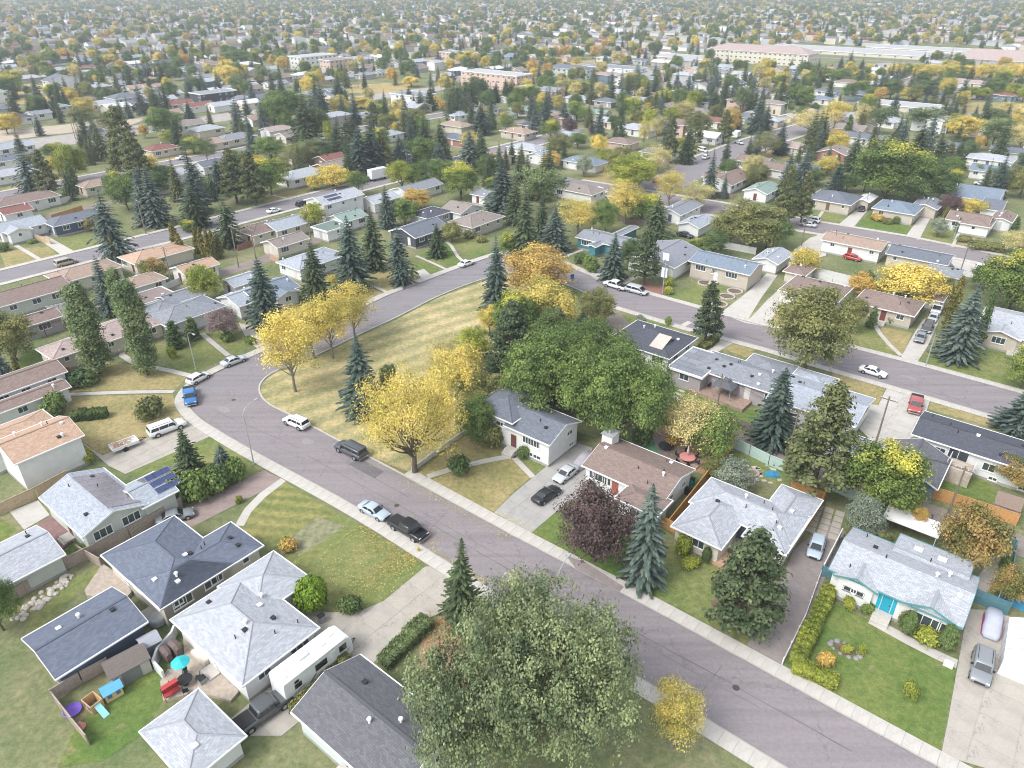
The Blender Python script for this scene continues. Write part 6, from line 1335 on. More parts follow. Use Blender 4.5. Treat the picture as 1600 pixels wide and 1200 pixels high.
# ------------------------------------------------------------------ trees placed from the photograph: code, x, y of the foot, y of the top, width in pixels
T_ = [
 # foreground
 ('D', 724, 972, 842, 66, 'dark green spruce at the street edge above the big elm'), ('N', 1050, 1170, 1070, 78, 'small yellow tree at the bottom beside the sidewalk'),
 ('G', 6, 985, 908, 64, 'green tree at the left edge beside the rock border'), ('D', 303, 752, 668, 50, 'green spruce among shrubs above the solar-panelled bungalow'), ('B', 353, 742, 694, 44, 'short blue-green spruce beside the lamp on the left lawn'),
 ('B', 1003, 908, 754, 80, 'silvery blue spruce between the purple tree and the cream bungalow'), ('Q', 1157, 978, 830, 112, 'broad olive conifer in front of the cream bungalow'),
 ('S', 569, 646, 521, 76, 'dark blue spruce alone on the dry green'), ('K', 610, 632, 566, 28, 'small dark tree just right of the lone blue spruce'),
 ('Q', 800, 606, 470, 84, 'dark conifer between the golden and green trees of the green'), ('D', 908, 545, 486, 52, 'spruce top above the big green trees'),
 ('L', 932, 512, 448, 52, None), ('A', 1072, 700, 618, 96, 'thin pale gold tree above the round garden table'), ('J', 1112, 714, 640, 74, 'green tree leaning over the back garden fence'),
 ('S', 776, 484, 368, 56, 'tall slate-green spruce at the upper corner of the green'), 
 ('N', 462, 612, 480, 84, 'leftmost golden tree at the tip of the green'), ('N', 490, 560, 474, 80, 'second golden tree from the tip of the green'), ('N', 520, 560, 453, 66, None), ('N', 556, 529, 438, 66, None),
 ('S', 420, 512, 400, 58, None), ('D', 497, 474, 374, 44, None), ('S', 553, 452, 336, 68, None), ('D', 586, 420, 322, 50, None), ('S', 627, 444, 347, 50, None), ('D', 684, 401, 348, 36, None), ('B', 606, 356, 288, 30, None), ('G', 634, 352, 308, 42, None), ('X', 706, 378, 345, 32, None),
 ('O', 651, 328, 294, 42, None), ('F', 525, 452, 428, 24, None), ('E', 491, 360, 316, 38, None), ('C', 527, 368, 347, 11, None),
 ('B', 182, 404, 295, 58, None), ('B', 174, 492, 398, 44, None), ('T', 156, 584, 445, 64, 'left one of two tall poplars on the dry lawn'), ('T', 232, 586, 438, 56, 'right one of two tall poplars on the dry lawn'), ('T', 198, 510, 420, 36, None),
 ('B', 247, 352, 258, 54, None), ('D', 309, 356, 286, 46, None), ('D', 361, 386, 302, 44, None), ('B', 311, 334, 222, 52, None), ('R', 276, 388, 343, 15, None), ('R', 285, 404, 364, 16, None), ('M', 296, 362, 342, 24, None),
 ('R', 311, 396, 352, 13, None), ('R', 320, 403, 354, 13, None), ('R', 329, 405, 355, 13, None), ('R', 337, 406, 358, 13, None), ('R', 345, 403, 364, 12, None), ('R', 182, 408, 362, 13, None), ('R', 192, 403, 362, 12, None),
 ('E', 323, 470, 412, 54, 'round yellow-green tree behind the grey bungalow roof'), ('C', 276, 543, 500, 26, None), ('C', 303, 530, 494, 22, None), ('W', 352, 528, 480, 46, None), ('H', 243, 438, 402, 42, None), ('H', 146, 362, 338, 24, None),
 ('L', 26, 564, 486, 70, None), ('B', 14, 606, 534, 32, None), ('R', 32, 592, 555, 12, None),
 ('B', 50, 300, 222, 42, None), ('P', 79, 308, 234, 38, None), ('E', 118, 285, 222, 46, None), ('C', 119, 303, 246, 18, None), ('M', 86, 250, 222, 32, None), ('P', 207, 285, 166, 64, None), ('B', 232, 352, 256, 46, None), ('P', 222, 300, 205, 46, None), ('R', 182, 264, 238, 13, None),
 ('G', 262, 218, 166, 54, None), ('L', 175, 205, 174, 40, None), ('O', 183, 238, 208, 18, None), ('O', 227, 216, 194, 16, None), ('E', 270, 224, 201, 32, None), ('M', 304, 240, 212, 38, None), ('G', 200, 328, 272, 48, None), ('G', 256, 292, 256, 40, None), ('P', 371, 318, 232, 48, None), ('P', 400, 322, 236, 42, None), ('S', 346, 300, 246, 36, None),
 ('S', 297, 185, 155, 20, None), ('D', 389, 194, 145, 22, None), ('D', 95, 164, 120, 20, None), ('M', 10, 152, 115, 54, None), ('A', 35, 128, 104, 24, None), ('O', 100, 95, 74, 30, None), ('Y', 171, 108, 83, 26, None), ('D', 205, 134, 92, 24, None), ('D', 256, 138, 93, 24, None), ('F', 358, 131, 100, 38, None), ('Y', 355, 112, 92, 26, None), ('G', 371, 100, 76, 44, None),
 ('D', 290, 92, 62, 16, None), ('D', 304, 90, 60, 16, None), ('D', 320, 90, 62, 16, None), ('D', 276, 90, 64, 16, None),
 ('M', 425, 304, 245, 56, None), ('P', 400, 316, 255, 26, None), ('F', 521, 292, 256, 54, 'broad yellow tree behind the two-storey solar house'), ('F', 492, 297, 272, 24, None), ('G', 425, 250, 212, 52, None), ('G', 20 + 410, 205, 150, 46, None), ('G', 452, 195, 138, 72, None), ('D', 481, 226, 138, 52, None), ('K', 495, 222, 165, 44, None), ('C', 475, 238, 204, 13, None), ('Y', 531, 182, 148, 34, None), ('Y', 565, 170, 150, 30, None), ('D', 497, 180, 118, 30, None), ('S', 505, 185, 125, 28, None), ('D', 530, 157, 120, 24, None), ('S', 565, 272, 196, 46, None), ('S', 584, 268, 182, 42, None), ('D', 546, 240, 176, 40, None), ('D', 530, 238, 180, 34, None), ('P', 602, 266, 202, 28, None), ('E', 516, 228, 186, 16, None), ('B', 626, 260, 210, 42, None), ('D', 664, 246, 182, 42, None), ('D', 690, 250, 186, 32, None), ('B', 686, 262, 220, 32, None), ('L', 648, 208, 168, 44, None), ('Y', 622, 200, 170, 24, None), ('B', 735, 270, 202, 44, None), ('D', 754, 272, 200, 36, None), ('M', 721, 312, 252, 54, None), ('G', 690, 284, 248, 44, None),
 ('D', 552, 215, 175, 30, None), ('P', 585, 205, 160, 32, None), ('D', 640, 166, 134, 20, None), ('D', 658, 176, 138, 22, None), ('D', 674, 172, 124, 20, None), ('D', 703, 188, 142, 20, None), ('D', 728, 186, 120, 28, None), ('D', 738, 170, 112, 24, None), ('S', 752, 210, 160, 36, None), ('K', 748, 160, 118, 28, None), ('D', 775, 160, 126, 20, None), ('D', 790, 160, 122, 20, None), ('O', 692, 173, 156, 12, None), ('Y', 697, 142, 118, 24, None), ('Y', 643, 136, 118, 26, None), ('Y', 735, 108, 77, 30, 'tall golden tree before the pink terrace'), ('D', 673, 134, 109, 10, None), ('D', 686, 108, 77, 16, None),
 ('S', 785, 334, 240, 50, None), ('D', 806, 350, 270, 42, None), ('B', 866, 392, 322, 50, None), ('D', 820, 405, 285, 48, None), ('D', 846, 380, 300, 34, None), ('U', 845, 336, 256, 74, None), ('Z', 902, 366, 308, 60, None), ('G', 945, 368, 312, 40, None), ('D', 1024, 378, 305, 46, None), ('M', 1002, 348, 300, 62, None), ('Z', 976, 350, 278, 54, None), ('Z', 1045, 322, 262, 44, None), ('A', 1086, 328, 284, 54, None), ('M', 800, 404, 362, 36, None), ('M', 828, 420, 385, 32, None),
 ('O', 840, 460, 386, 100, 'orange tree at the head of the row beside the green'), ('Y', 852, 530, 436, 92, 'broad golden-yellow tree in the row beside the green'), ('K', 862, 560, 480, 66, None), ('M', 806, 545, 450, 70, None), ('Y', 765, 520, 478, 34, None), ('E', 735, 580, 512, 62, None), ('A', 700, 600, 525, 76, None), ('Z', 715, 640, 540, 84, None), ('X', 745, 650, 575, 70, None), ('G', 745, 690, 620, 60, None), ('G', 838, 600, 515, 80, None), ('P', 870, 560, 480, 50, None),
 ('S', 957, 438, 363, 44, None), ('Q', 1006, 445, 358, 50, None), ('K', 983, 418, 372, 36, None), ('K', 1113, 402, 358, 42, None), ('M', 1088, 396, 372, 26, None), ('L', 1172, 388, 314, 92, None), ('L', 1140, 384, 325, 62, None), ('K', 1205, 392, 335, 50, None), ('P', 1221, 356, 258, 38, None), ('P', 1250, 352, 268, 34, None), ('L', 1196, 388, 340, 50, None),
 ('L', 1256, 582, 442, 116, 'big olive-leaved linden at the upper street edge'), ('Q', 1101, 536, 440, 48, 'conifer at the kerb of the upper street'), ('S', 1204, 694, 573, 70, 'blue-green spruce between the gazebo garden and the white bungalow'), ('P', 1266, 776, 602, 104, 'tallest ragged olive pine beside the back lane'), ('M', 1362, 800, 688, 112, 'large green tree turning yellow beside the blue garage'), ('E', 1405, 810, 765, 46, None), ('B', 1491, 562, 443, 66, None), ('R', 1484, 496, 430, 19, None), ('R', 1476, 520, 455, 15, None), ('C', 1524, 545, 445, 16, None), ('B', 1586, 674, 596, 66, 'blue spruce at the right edge beside the upper street'), ('M', 1596, 606, 538, 60, None),
 ('M', 1575, 484, 392, 96, None), ('O', 1598, 440, 395, 34, None), ('F', 1412, 474, 412, 94, None), ('O', 1341, 466, 426, 38, None), ('d', 1345, 452, 424, 34, None), ('d', 1380, 466, 444, 30, None), ('J', 1529, 452, 415, 34, None), ('L', 1328, 520, 462, 38, None), ('C', 1360, 512, 478, 15, None), ('F', 1253, 430, 386, 44, None), ('X', 1475, 462, 432, 34, None),
 ('H', 1497, 886, 792, 98, 'rust-tinged tree between the pale-roofed bungalow and the back lane'), ('H', 1585, 760, 715, 64, None), ('H', 1566, 944, 884, 52, None), ('I', 1344, 842, 776, 56, None), ('O', 1430, 832, 793, 26, None), ('R', 1328, 848, 800, 18, None), ('I', 1143, 768, 718, 58, 'silver-green bushy tree behind the cream bungalow'), ('X', 1112, 745, 715, 34, None),
 ('M', 1382, 316, 216, 104, 'huge green and yellow tree above the far street at right'), ('K', 1350, 300, 235, 44, None), ('K', 1442, 318, 248, 76, None), ('M', 1475, 300, 262, 40, None), ('K', 1412, 322, 256, 60, None), ('D', 1431, 250, 188, 36, None), ('D', 1458, 268, 196, 34, None), ('B', 1217, 242, 186, 26, None), ('P', 1262, 250, 190, 26, None), ('A', 1262, 212, 168, 58, None), ('Z', 1302, 200, 155, 42, None), ('C', 1322, 218, 178, 14, None), ('U', 1372, 210, 162, 36, None), ('A', 1345, 205, 160, 34, None), ('U', 1440, 204, 166, 54, None), ('Y', 1504, 220, 178, 54, None), ('U', 1548, 236, 182, 46, None), ('A', 1592, 232, 192, 48, None), ('D', 1400, 226, 176, 28, None), ('D', 1492, 268, 220, 28, None), ('P', 1478, 262, 222, 20, None), ('S', 1588, 290, 235, 36, None), ('J', 1526, 278, 255, 21, None), ('O', 1528, 236, 210, 16, None), ('D', 1330, 268, 206, 30, None), ('S', 1304, 300, 252, 26, None), ('Y', 1290, 274, 243, 32, None), ('K', 1322, 300, 270, 30, None), ('K', 1270, 290, 262, 32, None), ('R', 1308, 258, 240, 8, None),
 ('V', 1478, 338, 302, 34, None), ('F', 1516, 336, 309, 42, None), ('R', 1473, 350, 322, 12, None), ('I', 1463, 370, 338, 26, None), ('C', 1550, 335, 315, 12, None), ('C', 1582, 368, 338, 13, None), ('C', 1494, 362, 340, 12, None), ('A', 1590, 400, 360, 60, None), 
 ('B', 836, 208, 160, 22, None), ('B', 881, 194, 150, 22, None), ('V', 890, 210, 183, 24, None), ('M', 860, 218, 185, 32, None), ('V', 929, 212, 194, 20, None), ('L', 873, 246, 208, 42, None), ('G', 902, 232, 206, 28, None), ('F', 935, 240, 208, 28, None), ('O', 862, 264, 236, 28, None), ('I', 912, 276, 240, 26, None), ('D', 970, 220, 178, 22, None), ('M', 985, 190, 149, 34, None), ('Y', 849, 170, 143, 20, None), ('Y', 869, 172, 147, 20, None), ('G', 868, 150, 120, 40, None), ('M', 905, 155, 125, 38, None), ('D', 955, 164, 118, 18, None), ('D', 1009, 172, 124, 24, None), ('D', 1072, 256, 192, 26, None), ('P', 1045, 256, 180, 26, None), ('P', 1084, 232, 174, 28, None), ('A', 1066, 190, 155, 38, None), ('E', 988, 298, 240, 76, 'large round yellow-green tree left of the street junction'), ('L', 966, 280, 226, 42, None), ('O', 1141, 210, 166, 26, None), ('P', 1130, 224, 172, 28, None), ('S', 1180, 210, 144, 32, None), ('D', 1115, 182, 134, 28, None), ('U', 1155, 182, 132, 32, None), ('E', 1043, 170, 140, 42, None), ('K', 1085, 168, 138, 34, None), ('S', 1195, 205, 160, 24, None),
 ('A', 1032, 198, 168, 26, None), ('Z', 1005, 230, 185, 22, None), ('A', 1025, 222, 178, 26, None), ('D', 800, 160, 120, 24, None), ('M', 830, 160, 130, 28, None), ('D', 1220, 156, 112, 18, None), ('D', 1235, 160, 110, 28, None), ('D', 1250, 156, 118, 20, None), ('Y', 1222, 136, 110, 24, None), ('G', 1258, 122, 95, 30, None), ('D', 1276, 120, 88, 10, None), ('D', 1312, 110, 86, 12, None), ('D', 1345, 112, 90, 14, None), ('D', 1328, 102, 77, 12, None), ('G', 1310, 132, 106, 40, None), ('Y', 1338, 128, 110, 22, None), ('Y', 1358, 132, 113, 22, None), ('M', 1343, 150, 125, 32, None), ('G', 1365, 156, 134, 30, None), ('K', 1390, 156, 122, 30, None), ('Y', 1418, 158, 136, 30, None), ('K', 1440, 148, 124, 32, None), ('K', 1468, 146, 120, 34, None), ('P', 1455, 170, 134, 14, None), ('D', 1470, 168, 140, 14, None), ('S', 1444, 166, 136, 12, None), ('E', 1512, 156, 133, 22, None), ('E', 1535, 156, 136, 22, None), ('G', 1550, 154, 120, 30, None), ('M', 1560, 148, 106, 28, None), ('E', 1578, 156, 128, 22, None), ('E', 1597, 160, 134, 20, None), ('K', 1500, 118, 100, 30, None),
 ('O', 1263 - 0, 0, 0, 0, None),
]
for t in T_:
    c, x, y, ty, w, lb = t
    if w == 0: continue
    ptree(c, x, y, ty, w, lb)
for i in range(22):   # golden belt of trees beyond the road at the far right
    ptree(random.choice('YFMGE'), 1395 + i * 10 + random.uniform(-3, 3), 124 + i * .25 + random.uniform(-2, 2), 98 + random.uniform(-2, 4), random.uniform(18, 26))
for x, c in ((850, 'Y'), (868, 'O'), (880, 'O'), (890, 'O'), (926, 'O'), (930, 'O'), (942, 'O'), (835, 'Y')): ptree(c, x, 92, 70, 12, shape='slim0' if c == 'Y' else None)
for x in (852, 868, 900): ptree('Y', x, 103, 88, 16)
# the big ones
def big(shape, fk, x, y, ty, w, label): g = G(x, y); H = height_at(x, y, ty); return tree(shape, fk, g, H, w / px_scale((g.x, g.y, H * .5)), label, rot=1.0)
big('elm', 'elm', 865, 1176, 942, 245, 'huge olive elm filling the bottom middle of the picture')
big('elm2', 'elm', 800, 1125, 912, 140, 'broad yellowish elm crown left of the huge elm at the bottom')
big('elm2', 'elm', 738, 1225, 1000, 180, 'lower left elm crown spreading over the dark shingle roof')
big('plum', 'purple', 928, 878, 766, 108, 'dark purple-leaved tree on the bright green front lawn')
big('goldbig', 'yellow', 648, 738, 575, 158, 'large golden-yellow tree with visible limbs beside the white low wall')
big('bigbroad', 'green', 862, 652, 520, 150, 'big green tree overhanging the slate roof of the split-level house')
big('bigbroad', 'green', 970, 690, 545, 136, 'big green tree behind the brown-shingled roof')
big('bigbroad', 'green', 925, 612, 505, 120, 'rear crown of the big green trees behind the split-level house')
# shrubs and hedges
for c, x, y, ty, w, lb in (('b', 490, 951, 904, 50, 'clipped bright lime round shrub by the pale grey house'), ('d', 549, 958, 934, 34, 'low dark spreading shrub beside the driveway'), ('q', 240, 650, 622, 42, 'leafy shrub by the long hedge on the left lawn'), ('d', 128, 600, 578, 46, None), ('s', 92, 645, 612, 36, None), ('s', 80, 655, 630, 30, None), ('y', 139, 720, 703, 26, 'small yellow-green round shrub by the peach-roofed house'),
    ('s', 285, 785, 745, 44, None), ('s', 312, 775, 735, 50, None), ('s', 340, 765, 730, 48, None), ('s', 368, 752, 718, 36, None), ('d', 328, 755, 728, 40, None), ('d', 718, 742, 714, 40, 'round bush on the dry lawn of the split-level house'), ('q', 768, 695, 662, 40, None), ('d', 820, 716, 697, 22, None), ('d', 922, 765, 752, 14, None), ('y', 1065, 866, 838, 28, None), ('k', 1102, 880, 855, 14, None), ('y', 1080, 885, 872, 30, None), ('q', 1410, 983, 958, 26, None), ('k', 1414, 992, 956, 24, 'left clipped column shrub by the blue front steps'), ('k', 1474, 1016, 978, 26, 'right clipped column shrub before the picture window'), ('y', 1442, 1000, 982, 44, None), ('y', 1326, 950, 935, 22, None), ('s', 1356, 958, 944, 20, None), ('o', 1288, 1042, 1020, 24, 'dried tan shrub on the front lawn'), ('y', 1420, 1090, 1068, 24, 'small lime shrub low on the front lawn'), ('y', 1322, 1020, 1008, 18, None), ('y', 1343, 1022, 1006, 12, None),
    ('o', 1048, 694, 680, 22, None), ('s', 1020, 850, 835, 24, None), ('d', 965, 712, 680, 34, None), ('d', 1005, 695, 668, 30, None), ('s', 1290, 560, 545, 20, None), ('d', 1390, 498, 482, 22, None), ('s', 1392, 505, 492, 20, None), ('s', 920, 415, 398, 24, None), ('s', 905, 410, 395, 22, None), ('s', 925, 425, 410, 20, None), ('y', 1045, 447, 432, 18, None), ('y', 1045, 460, 448, 16, None), ('g', 1001, 508, 492, 16, None), ('s', 1043, 508, 495, 12, None), ('s', 728, 352, 342, 22, None), ('q', 735, 372, 360, 24, None), ('q', 750, 378, 368, 20, None), ('o', 1372, 345, 334, 20, None), ('q', 1385, 350, 340, 14, None), ('s', 1400, 350, 338, 12, None), ('y', 1365, 343, 335, 10, None), ('y', 270, 560, 542, 16, None), ('s', 355, 533, 520, 22, None), ('s', 392, 536, 525, 20, None), ('s', 50, 380, 374, 14, None), ('s', 5, 392, 380, 20, None), ('d', 1575, 505, 492, 16, None), ('q', 1528, 390, 376, 30, None), ('q', 1550, 392, 378, 28, None), ('q', 1506, 378, 368, 20, None), ('F', 1455, 448, 425, 30, None), ('d', 460, 412, 398, 22, None), ('s', 445, 418, 402, 20, None), ('s', 470, 425, 410, 18, None), ('s', 1565, 890, 870, 20, None), ('X', 1375, 870, 830, 30, None), ('q', 1245, 830, 815, 16, None), ('q', 1180, 905, 885, 18, None), ('s', 135, 860, 850, 16, None), ('y', 375, 785, 775, 12, None), ('o', 450, 860, 845, 30, None), ('y', 450, 855, 840, 20, None), ('s', 840, 1060, 1040, 20, None), ('O', 1262, 420, 395, 20, None)):
    ptree(c, x, y, ty, w, lb)
hedge([(115, 656), (168, 651)], 1.5, 1.6, 'deep', 'long clipped green hedge on the dry left lawn')
hedge([(1243, 1040), (1296, 925)], 1.3, 1.5, 'lime', 'yellow-green hedge along the paved drive of the teal-trimmed bungalow'); hedge([(1240, 1045), (1305, 1072)], 1.1, 1.5, 'lime', 'short yellow-green hedge along the sidewalk of the teal-trimmed bungalow')
hedge([(600, 1042), (640, 1002), (668, 975)], 1.4, 1.8, 'greyg', 'dark hedge between the driveway and the big elm'); hedge([(460, 1118), (500, 1078), (545, 1035)], 1.3, 1.1, 'dull', 'olive hedge beside the travel trailer'); hedge([(1095, 548), (1118, 532)], 1.2, 1.6, 'dull', 'green hedge behind the kerb of the upper street'); hedge([(1200, 665), (1215, 672)], 1.2, 1, 'deep', 'short dark hedge by the gazebo garden')
# ------------------------------------------------------------------ fences and walls
fence([(14, 946), (100, 893), (205, 842), (286, 793)], 1.8, WOODG, 'weathered board fence between the solar-panelled and dark-roofed bungalows'); fence([(0, 806), (60, 778), (108, 752)], 1.8, WOODT, 'tan board fence under the peach-roofed house')
fence([(86, 1096), (130, 1068), (172, 1046)], 1.7, WOODG, 'weathered fence behind the toy playhouses'); fence([(87, 1098), (118, 1138), (140, 1165)], 1.5, WOODG, 'fence at the left of the toy lawn'); fence([(125, 868), (160, 888)], 1.6, WOODG, 'short fence piece with open gate on the left side yard')
fence([(1022, 818), (1058, 836)], 1.7, WOODO, 'orange cedar fence front by the blue spruce'); fence([(1044, 828), (1078, 785), (1113, 740), (1146, 700)], 1.8, WOODO, 'long orange cedar fence between the brown and pale grey roofs'); fence([(1234, 768), (1286, 786)], 1.8, WOODO, 'cedar fence behind the broad pale grey roof'); fence([(1286, 786), (1262, 826)], 1.8, WOODO, 'cedar fence right of the broad pale grey roof')
fence([(1456, 779), (1520, 800), (1586, 822)], 1.9, WOODO, 'bright orange cedar fence along the back lane'); fence([(1118, 657), (1160, 672), (1200, 690), (1232, 702)], 1.7, WOODB, 'brown fence behind the gazebo garden'); fence([(1144, 700), (1170, 712), (1200, 727), (1222, 736)], 1.8, MINTF, 'pale mint board fence on the back lane'); fence([(1290, 762), (1342, 786)], 1.8, MINTF, 'mint board fence under the olive pine'); fence([(1356, 791), (1400, 806), (1452, 822)], 1.8, NAVYF, 'dark blue board fence along the back lane')
fence([(1281, 900), (1305, 908)], 1.6, TEALF, 'short teal gate panel left of the teal-trimmed bungalow'); fence([(1222, 1038), (1258, 965), (1281, 900)], 0.9, WHITEF, 'low white rail along the paved drive', style='rail'); fence([(1284, 897), (1312, 842)], 1.6, WHITEF, 'white fence beside the teal-trimmed bungalow'); fence([(1514, 938), (1572, 962)], 1.9, TEALF, 'teal board fence behind the covered car'); fence([(1563, 856), (1583, 863), (1576, 897)], 1.9, TEALF, 'teal corner fence at the end of the garden path')
fence([(644, 738), (690, 703), (727, 678)], 0.75, STUCCO, 'low pale wall between the green and the split-level house', style='solid', name='low_wall')
fence([(1065, 425), (1090, 415)], 1.5, WHITEF, 'white picket gate beside the house with banners', style='picket'); fence([(1230, 420), (1300, 442), (1365, 458)], 1.8, WHITEF, 'long white fence behind the brown hip roofs'); fence([(1280, 430), (1370, 452)], 1.6, WHITEF, 'second white fence line above the brown bungalows') 
fence([(422, 405), (445, 418), (480, 436)], 1.6, plain('pink boards', (.46, .30, .23), .8, .1), 'salmon board fence around the shrub garden'); fence([(55, 375), (80, 382)], 1.6, WOODT, 'tan fence beside the navy bungalow'); fence([(82, 345), (130, 330)], 1.7, WOODO, 'orange fence behind the navy bungalow'); fence([(60, 330), (120, 312)], 1.7, WHITEF, 'white fence behind the orange one'); fence([(335, 480), (362, 468)], 1.7, MINTF, 'grey-green fence beside the yellow-green tree'); fence([(245, 440), (262, 452), (292, 440)], 1.5, WHITEF, 'white fence around the peach garage yard'); fence([(85, 450), (105, 462)], 1.6, WHITEF, 'white fence left of the poplars'); fence([(75, 490), (105, 483)], 1.5, WHITEF, 'low white fence above the red pergola')
fence([(82, 590), (112, 588)], 1.8, plain('red brown boards', (.33, .12, .05), .8, .1), 'red-brown fence beside the brown double-gabled bungalow'); fence([(90, 576), (122, 565)], 1.8, plain('red brown boards', (.33, .12, .05), .8, .1), 'rear red-brown fence near the poplars'); fence([(1018, 258), (1045, 262)], 1.8, WOODB, 'brown fence before the far junction'); fence([(1115, 306), (1145, 312)], 1.6, WOODB, 'dark fence beside the brown gabled house at the junction'); fence([(920, 262), (948, 270)], 1.6, WOODO, 'orange-brown fence among the far middle gardens')
fence([(965, 345), (1000, 352), (1035, 358)], 1.8, WOODB, 'dark brown fence under the yellow trees'); fence([(1130, 388), (1180, 398)], 1.8, WHITEF, 'white fence behind the blue-grey roof'); fence([(372, 392), (398, 383)], 1.4, BRICK, 'red brick planter wall by the cedars', style='solid', name='planter_wall'); fence([(0, 275), (40, 262)], 1.5, WHITEF, 'white fence at the far left row')
# rocks
rk = MB()
for i in range(60):
    t = random.random(); a = G(32, 962).lerp(G(112, 902), t) + Vector((random.uniform(-.8, .8), random.uniform(-.8, .8), 0)); r = random.uniform(.18, .45); n = 6
    rk.lathe([(r * .9, 0), (r, r * .35), (r * .6, r * .75), (r * .15, r * .85)], n, c=(a.x, a.y, 0))
o = rk.build('rock_border', plain('pale rocks', (.46, .42, .36), .9, .3, 3)); o['kind'] = 'stuff'
for cx, cy in ((1102, 443), (1136, 464), (1148, 456), (1124, 476)):
    g = G(cx, cy); b = MB(); n = 16; t = empty('ring_flower_bed', (g.x, g.y, 0)); m = MB(); m.box(-.3, .3, -.14, .14, 0, .28); sm = m.mesh('stone', [CONC])
    for i in range(n): a = 6.283 * i / n; link('stone', sm, t, (1.6 * math.cos(a), 1.6 * math.sin(a), 0), a + 1.571)
    s = MB(); s.tube((0, 0, 0), (0, 0, .12), 1.45, 1.45, 20); s.build('soil', SOIL, t); tag(t, None, 'flower bed', 'stone ringed flower beds', desc='round stone-ringed flower bed')
# ------------------------------------------------------------------ lamps and poles
street_lamp((397, 726), 636, (440, 700), 'curved street lamp on the left sidewalk above the striped lawn'); street_lamp((306, 577), 516, (330, 545) if False else (345, 600), 'street lamp at the outside of the bend beside the poplar lawn'); street_lamp((868, 976), 890, (905, 925), 'street lamp leaning over the road beside the big elm'); street_lamp((1446, 572), 514, (1405, 590), 'street lamp before the large blue spruce on the upper street'); street_lamp((1035, 458), 402, (1020, 480), 'street lamp with white banners on the upper street')
street_lamp((155, 372), 352, (120, 400)); street_lamp((636, 262), 243, (620, 275)); street_lamp((1125, 232), 203, (1140, 245)); street_lamp((1262, 250), 212, (1250, 262)); street_lamp((1228, 182), 152, (1240, 190)); street_lamp((840, 395), 366, (830, 415)); street_lamp((745, 238), 205, (755, 250)); street_lamp((1489, 375), 338, (1480, 400)); street_lamp((800, 250), 235, (790, 262)); street_lamp((1113, 262), 232, (1100, 272))
lb_ = MB(); lb_.box(-.75, .75, -.05, .05, 7.6, 9.2); lb_.box(-.7, .7, -.06, .06, 3.6, 5.8); g = G(1035, 458); o = lb_.build('hanging_banner', plain('banner cloth', (.62, .64, .66), .7, .04), None, loc=(g.x, g.y + .3, 0), rz=TH); tag(o, 'pair of blank white banners hung on the upper street lamp', 'banner')
P1 = [power_pole((228, 366), 311), power_pole((270, 448), 386), power_pole((373, 418), 351), power_pole((486, 377), 327), power_pole((400, 405), 364)]
PL = [power_pole((x, y), y - 48 + (y - 640) * -.1) for x, y in ((1118, 652), (1232, 712), (1480, 806))]
wires(PL, 'wires over the lane behind the orange cedar fence')
wires([P1[1], P1[2], P1[3]], 'wires strung over the left back lane'); P2 = [power_pole((122, 219), 182), power_pole((118, 217), 184), power_pole((57, 212), 175), power_pole((420, 285), 270)]
P3 = [power_pole((1366, 700), 668, H=9), power_pole((1252, 384), 360), power_pole((1498, 432), 402), power_pole((1113, 262), 225)]
P4 = [power_pole((x, y), y - 34) for x, y in ((1104, 250), (1252, 250), (985, 330), (560, 138), (600, 128), (425, 165), (690, 160), (1035, 125))]
# ------------------------------------------------------------------ vehicles
car('suv', (464, 665), (430, 650), 'white', 'white crossover parked against the curb of the green'); car('suburban', (549, 709), (515, 692), 'darkgrey', 'dark grey large wagon parked beside the green facing the bend'); car('sedan', (585, 803), (640, 832), 'silverblue', 'pale silver-blue older sedan parked ahead of the black pickup')
pk = car('pickup', (638, 832), (690, 862), 'black', 'black pickup truck parked with its hood raised')
m = MB(); m.box(0, 1.15, -.78, .78, 0, .05); hd_ = m.build('raised_hood', paint('paint black', CARCOL['black']), pk, loc=(1.55, 0, 1.2)); hd_.rotation_euler = (0, R(-48), 0); m = MB(); m.box(1.65, 2.6, -.7, .7, 1.1, 1.19); m.build('engine_bay', VENTB, pk)
car('suburban', (262, 674), (300, 660), 'white', 'white large wagon on the cracked driveway ahead of the trailer'); car('pickup', (298, 624), (301, 645), 'blue', 'blue pickup truck parked on the bend'); car('hatch', (311, 595), (335, 582), 'white', 'white hatchback with dark roof parked behind the blue pickup'); car('sedan', (366, 568), (400, 555), 'silver', 'silver sedan parked on the bend nearest the poplars')
car('sedan', (884, 745), (862, 762), 'silver', 'silver sedan with dark roof in the middle of the split-level driveway'); car('sedan', (854, 778), (878, 762), 'black', 'black sedan nearest the street on the split-level driveway'); car('hatch', (1274, 860), (1268, 880), 'silverblue', 'silver-blue hatchback on the paved drive beside the cream bungalow'); car('suv', (1531, 1048), (1527, 1078), 'grey', 'grey crossover with black roof rails beside the white tent')
car('sedan', (275, 812), (300, 805), 'grey', 'grey sedan half hidden behind the dark L-shaped roof'); car('pickup', (412, 1118), (440, 1098), 'darkgrey', 'dark pickup truck behind the travel trailer'); car('pickup', (1429, 637), (1424, 660), 'brickred', 'faded red pickup truck on the large concrete yard'); car('sedan', (1363, 585), (1400, 596), 'white', 'white sedan alone on the upper street'); car('sedan', (1437, 531), (1430, 548), 'grey', 'grey-blue sedan nearest the street on the brown bungalow drive'); car('suv', (1448, 516), (1441, 530), 'darkgrey', 'dark crossover second on the brown bungalow drive'); car('sedan', (1457, 500), (1450, 512), 'silver', 'silver sedan third on the brown bungalow drive'); car('van', (1463, 487), (1456, 500), 'white', 'white van last on the brown bungalow drive')
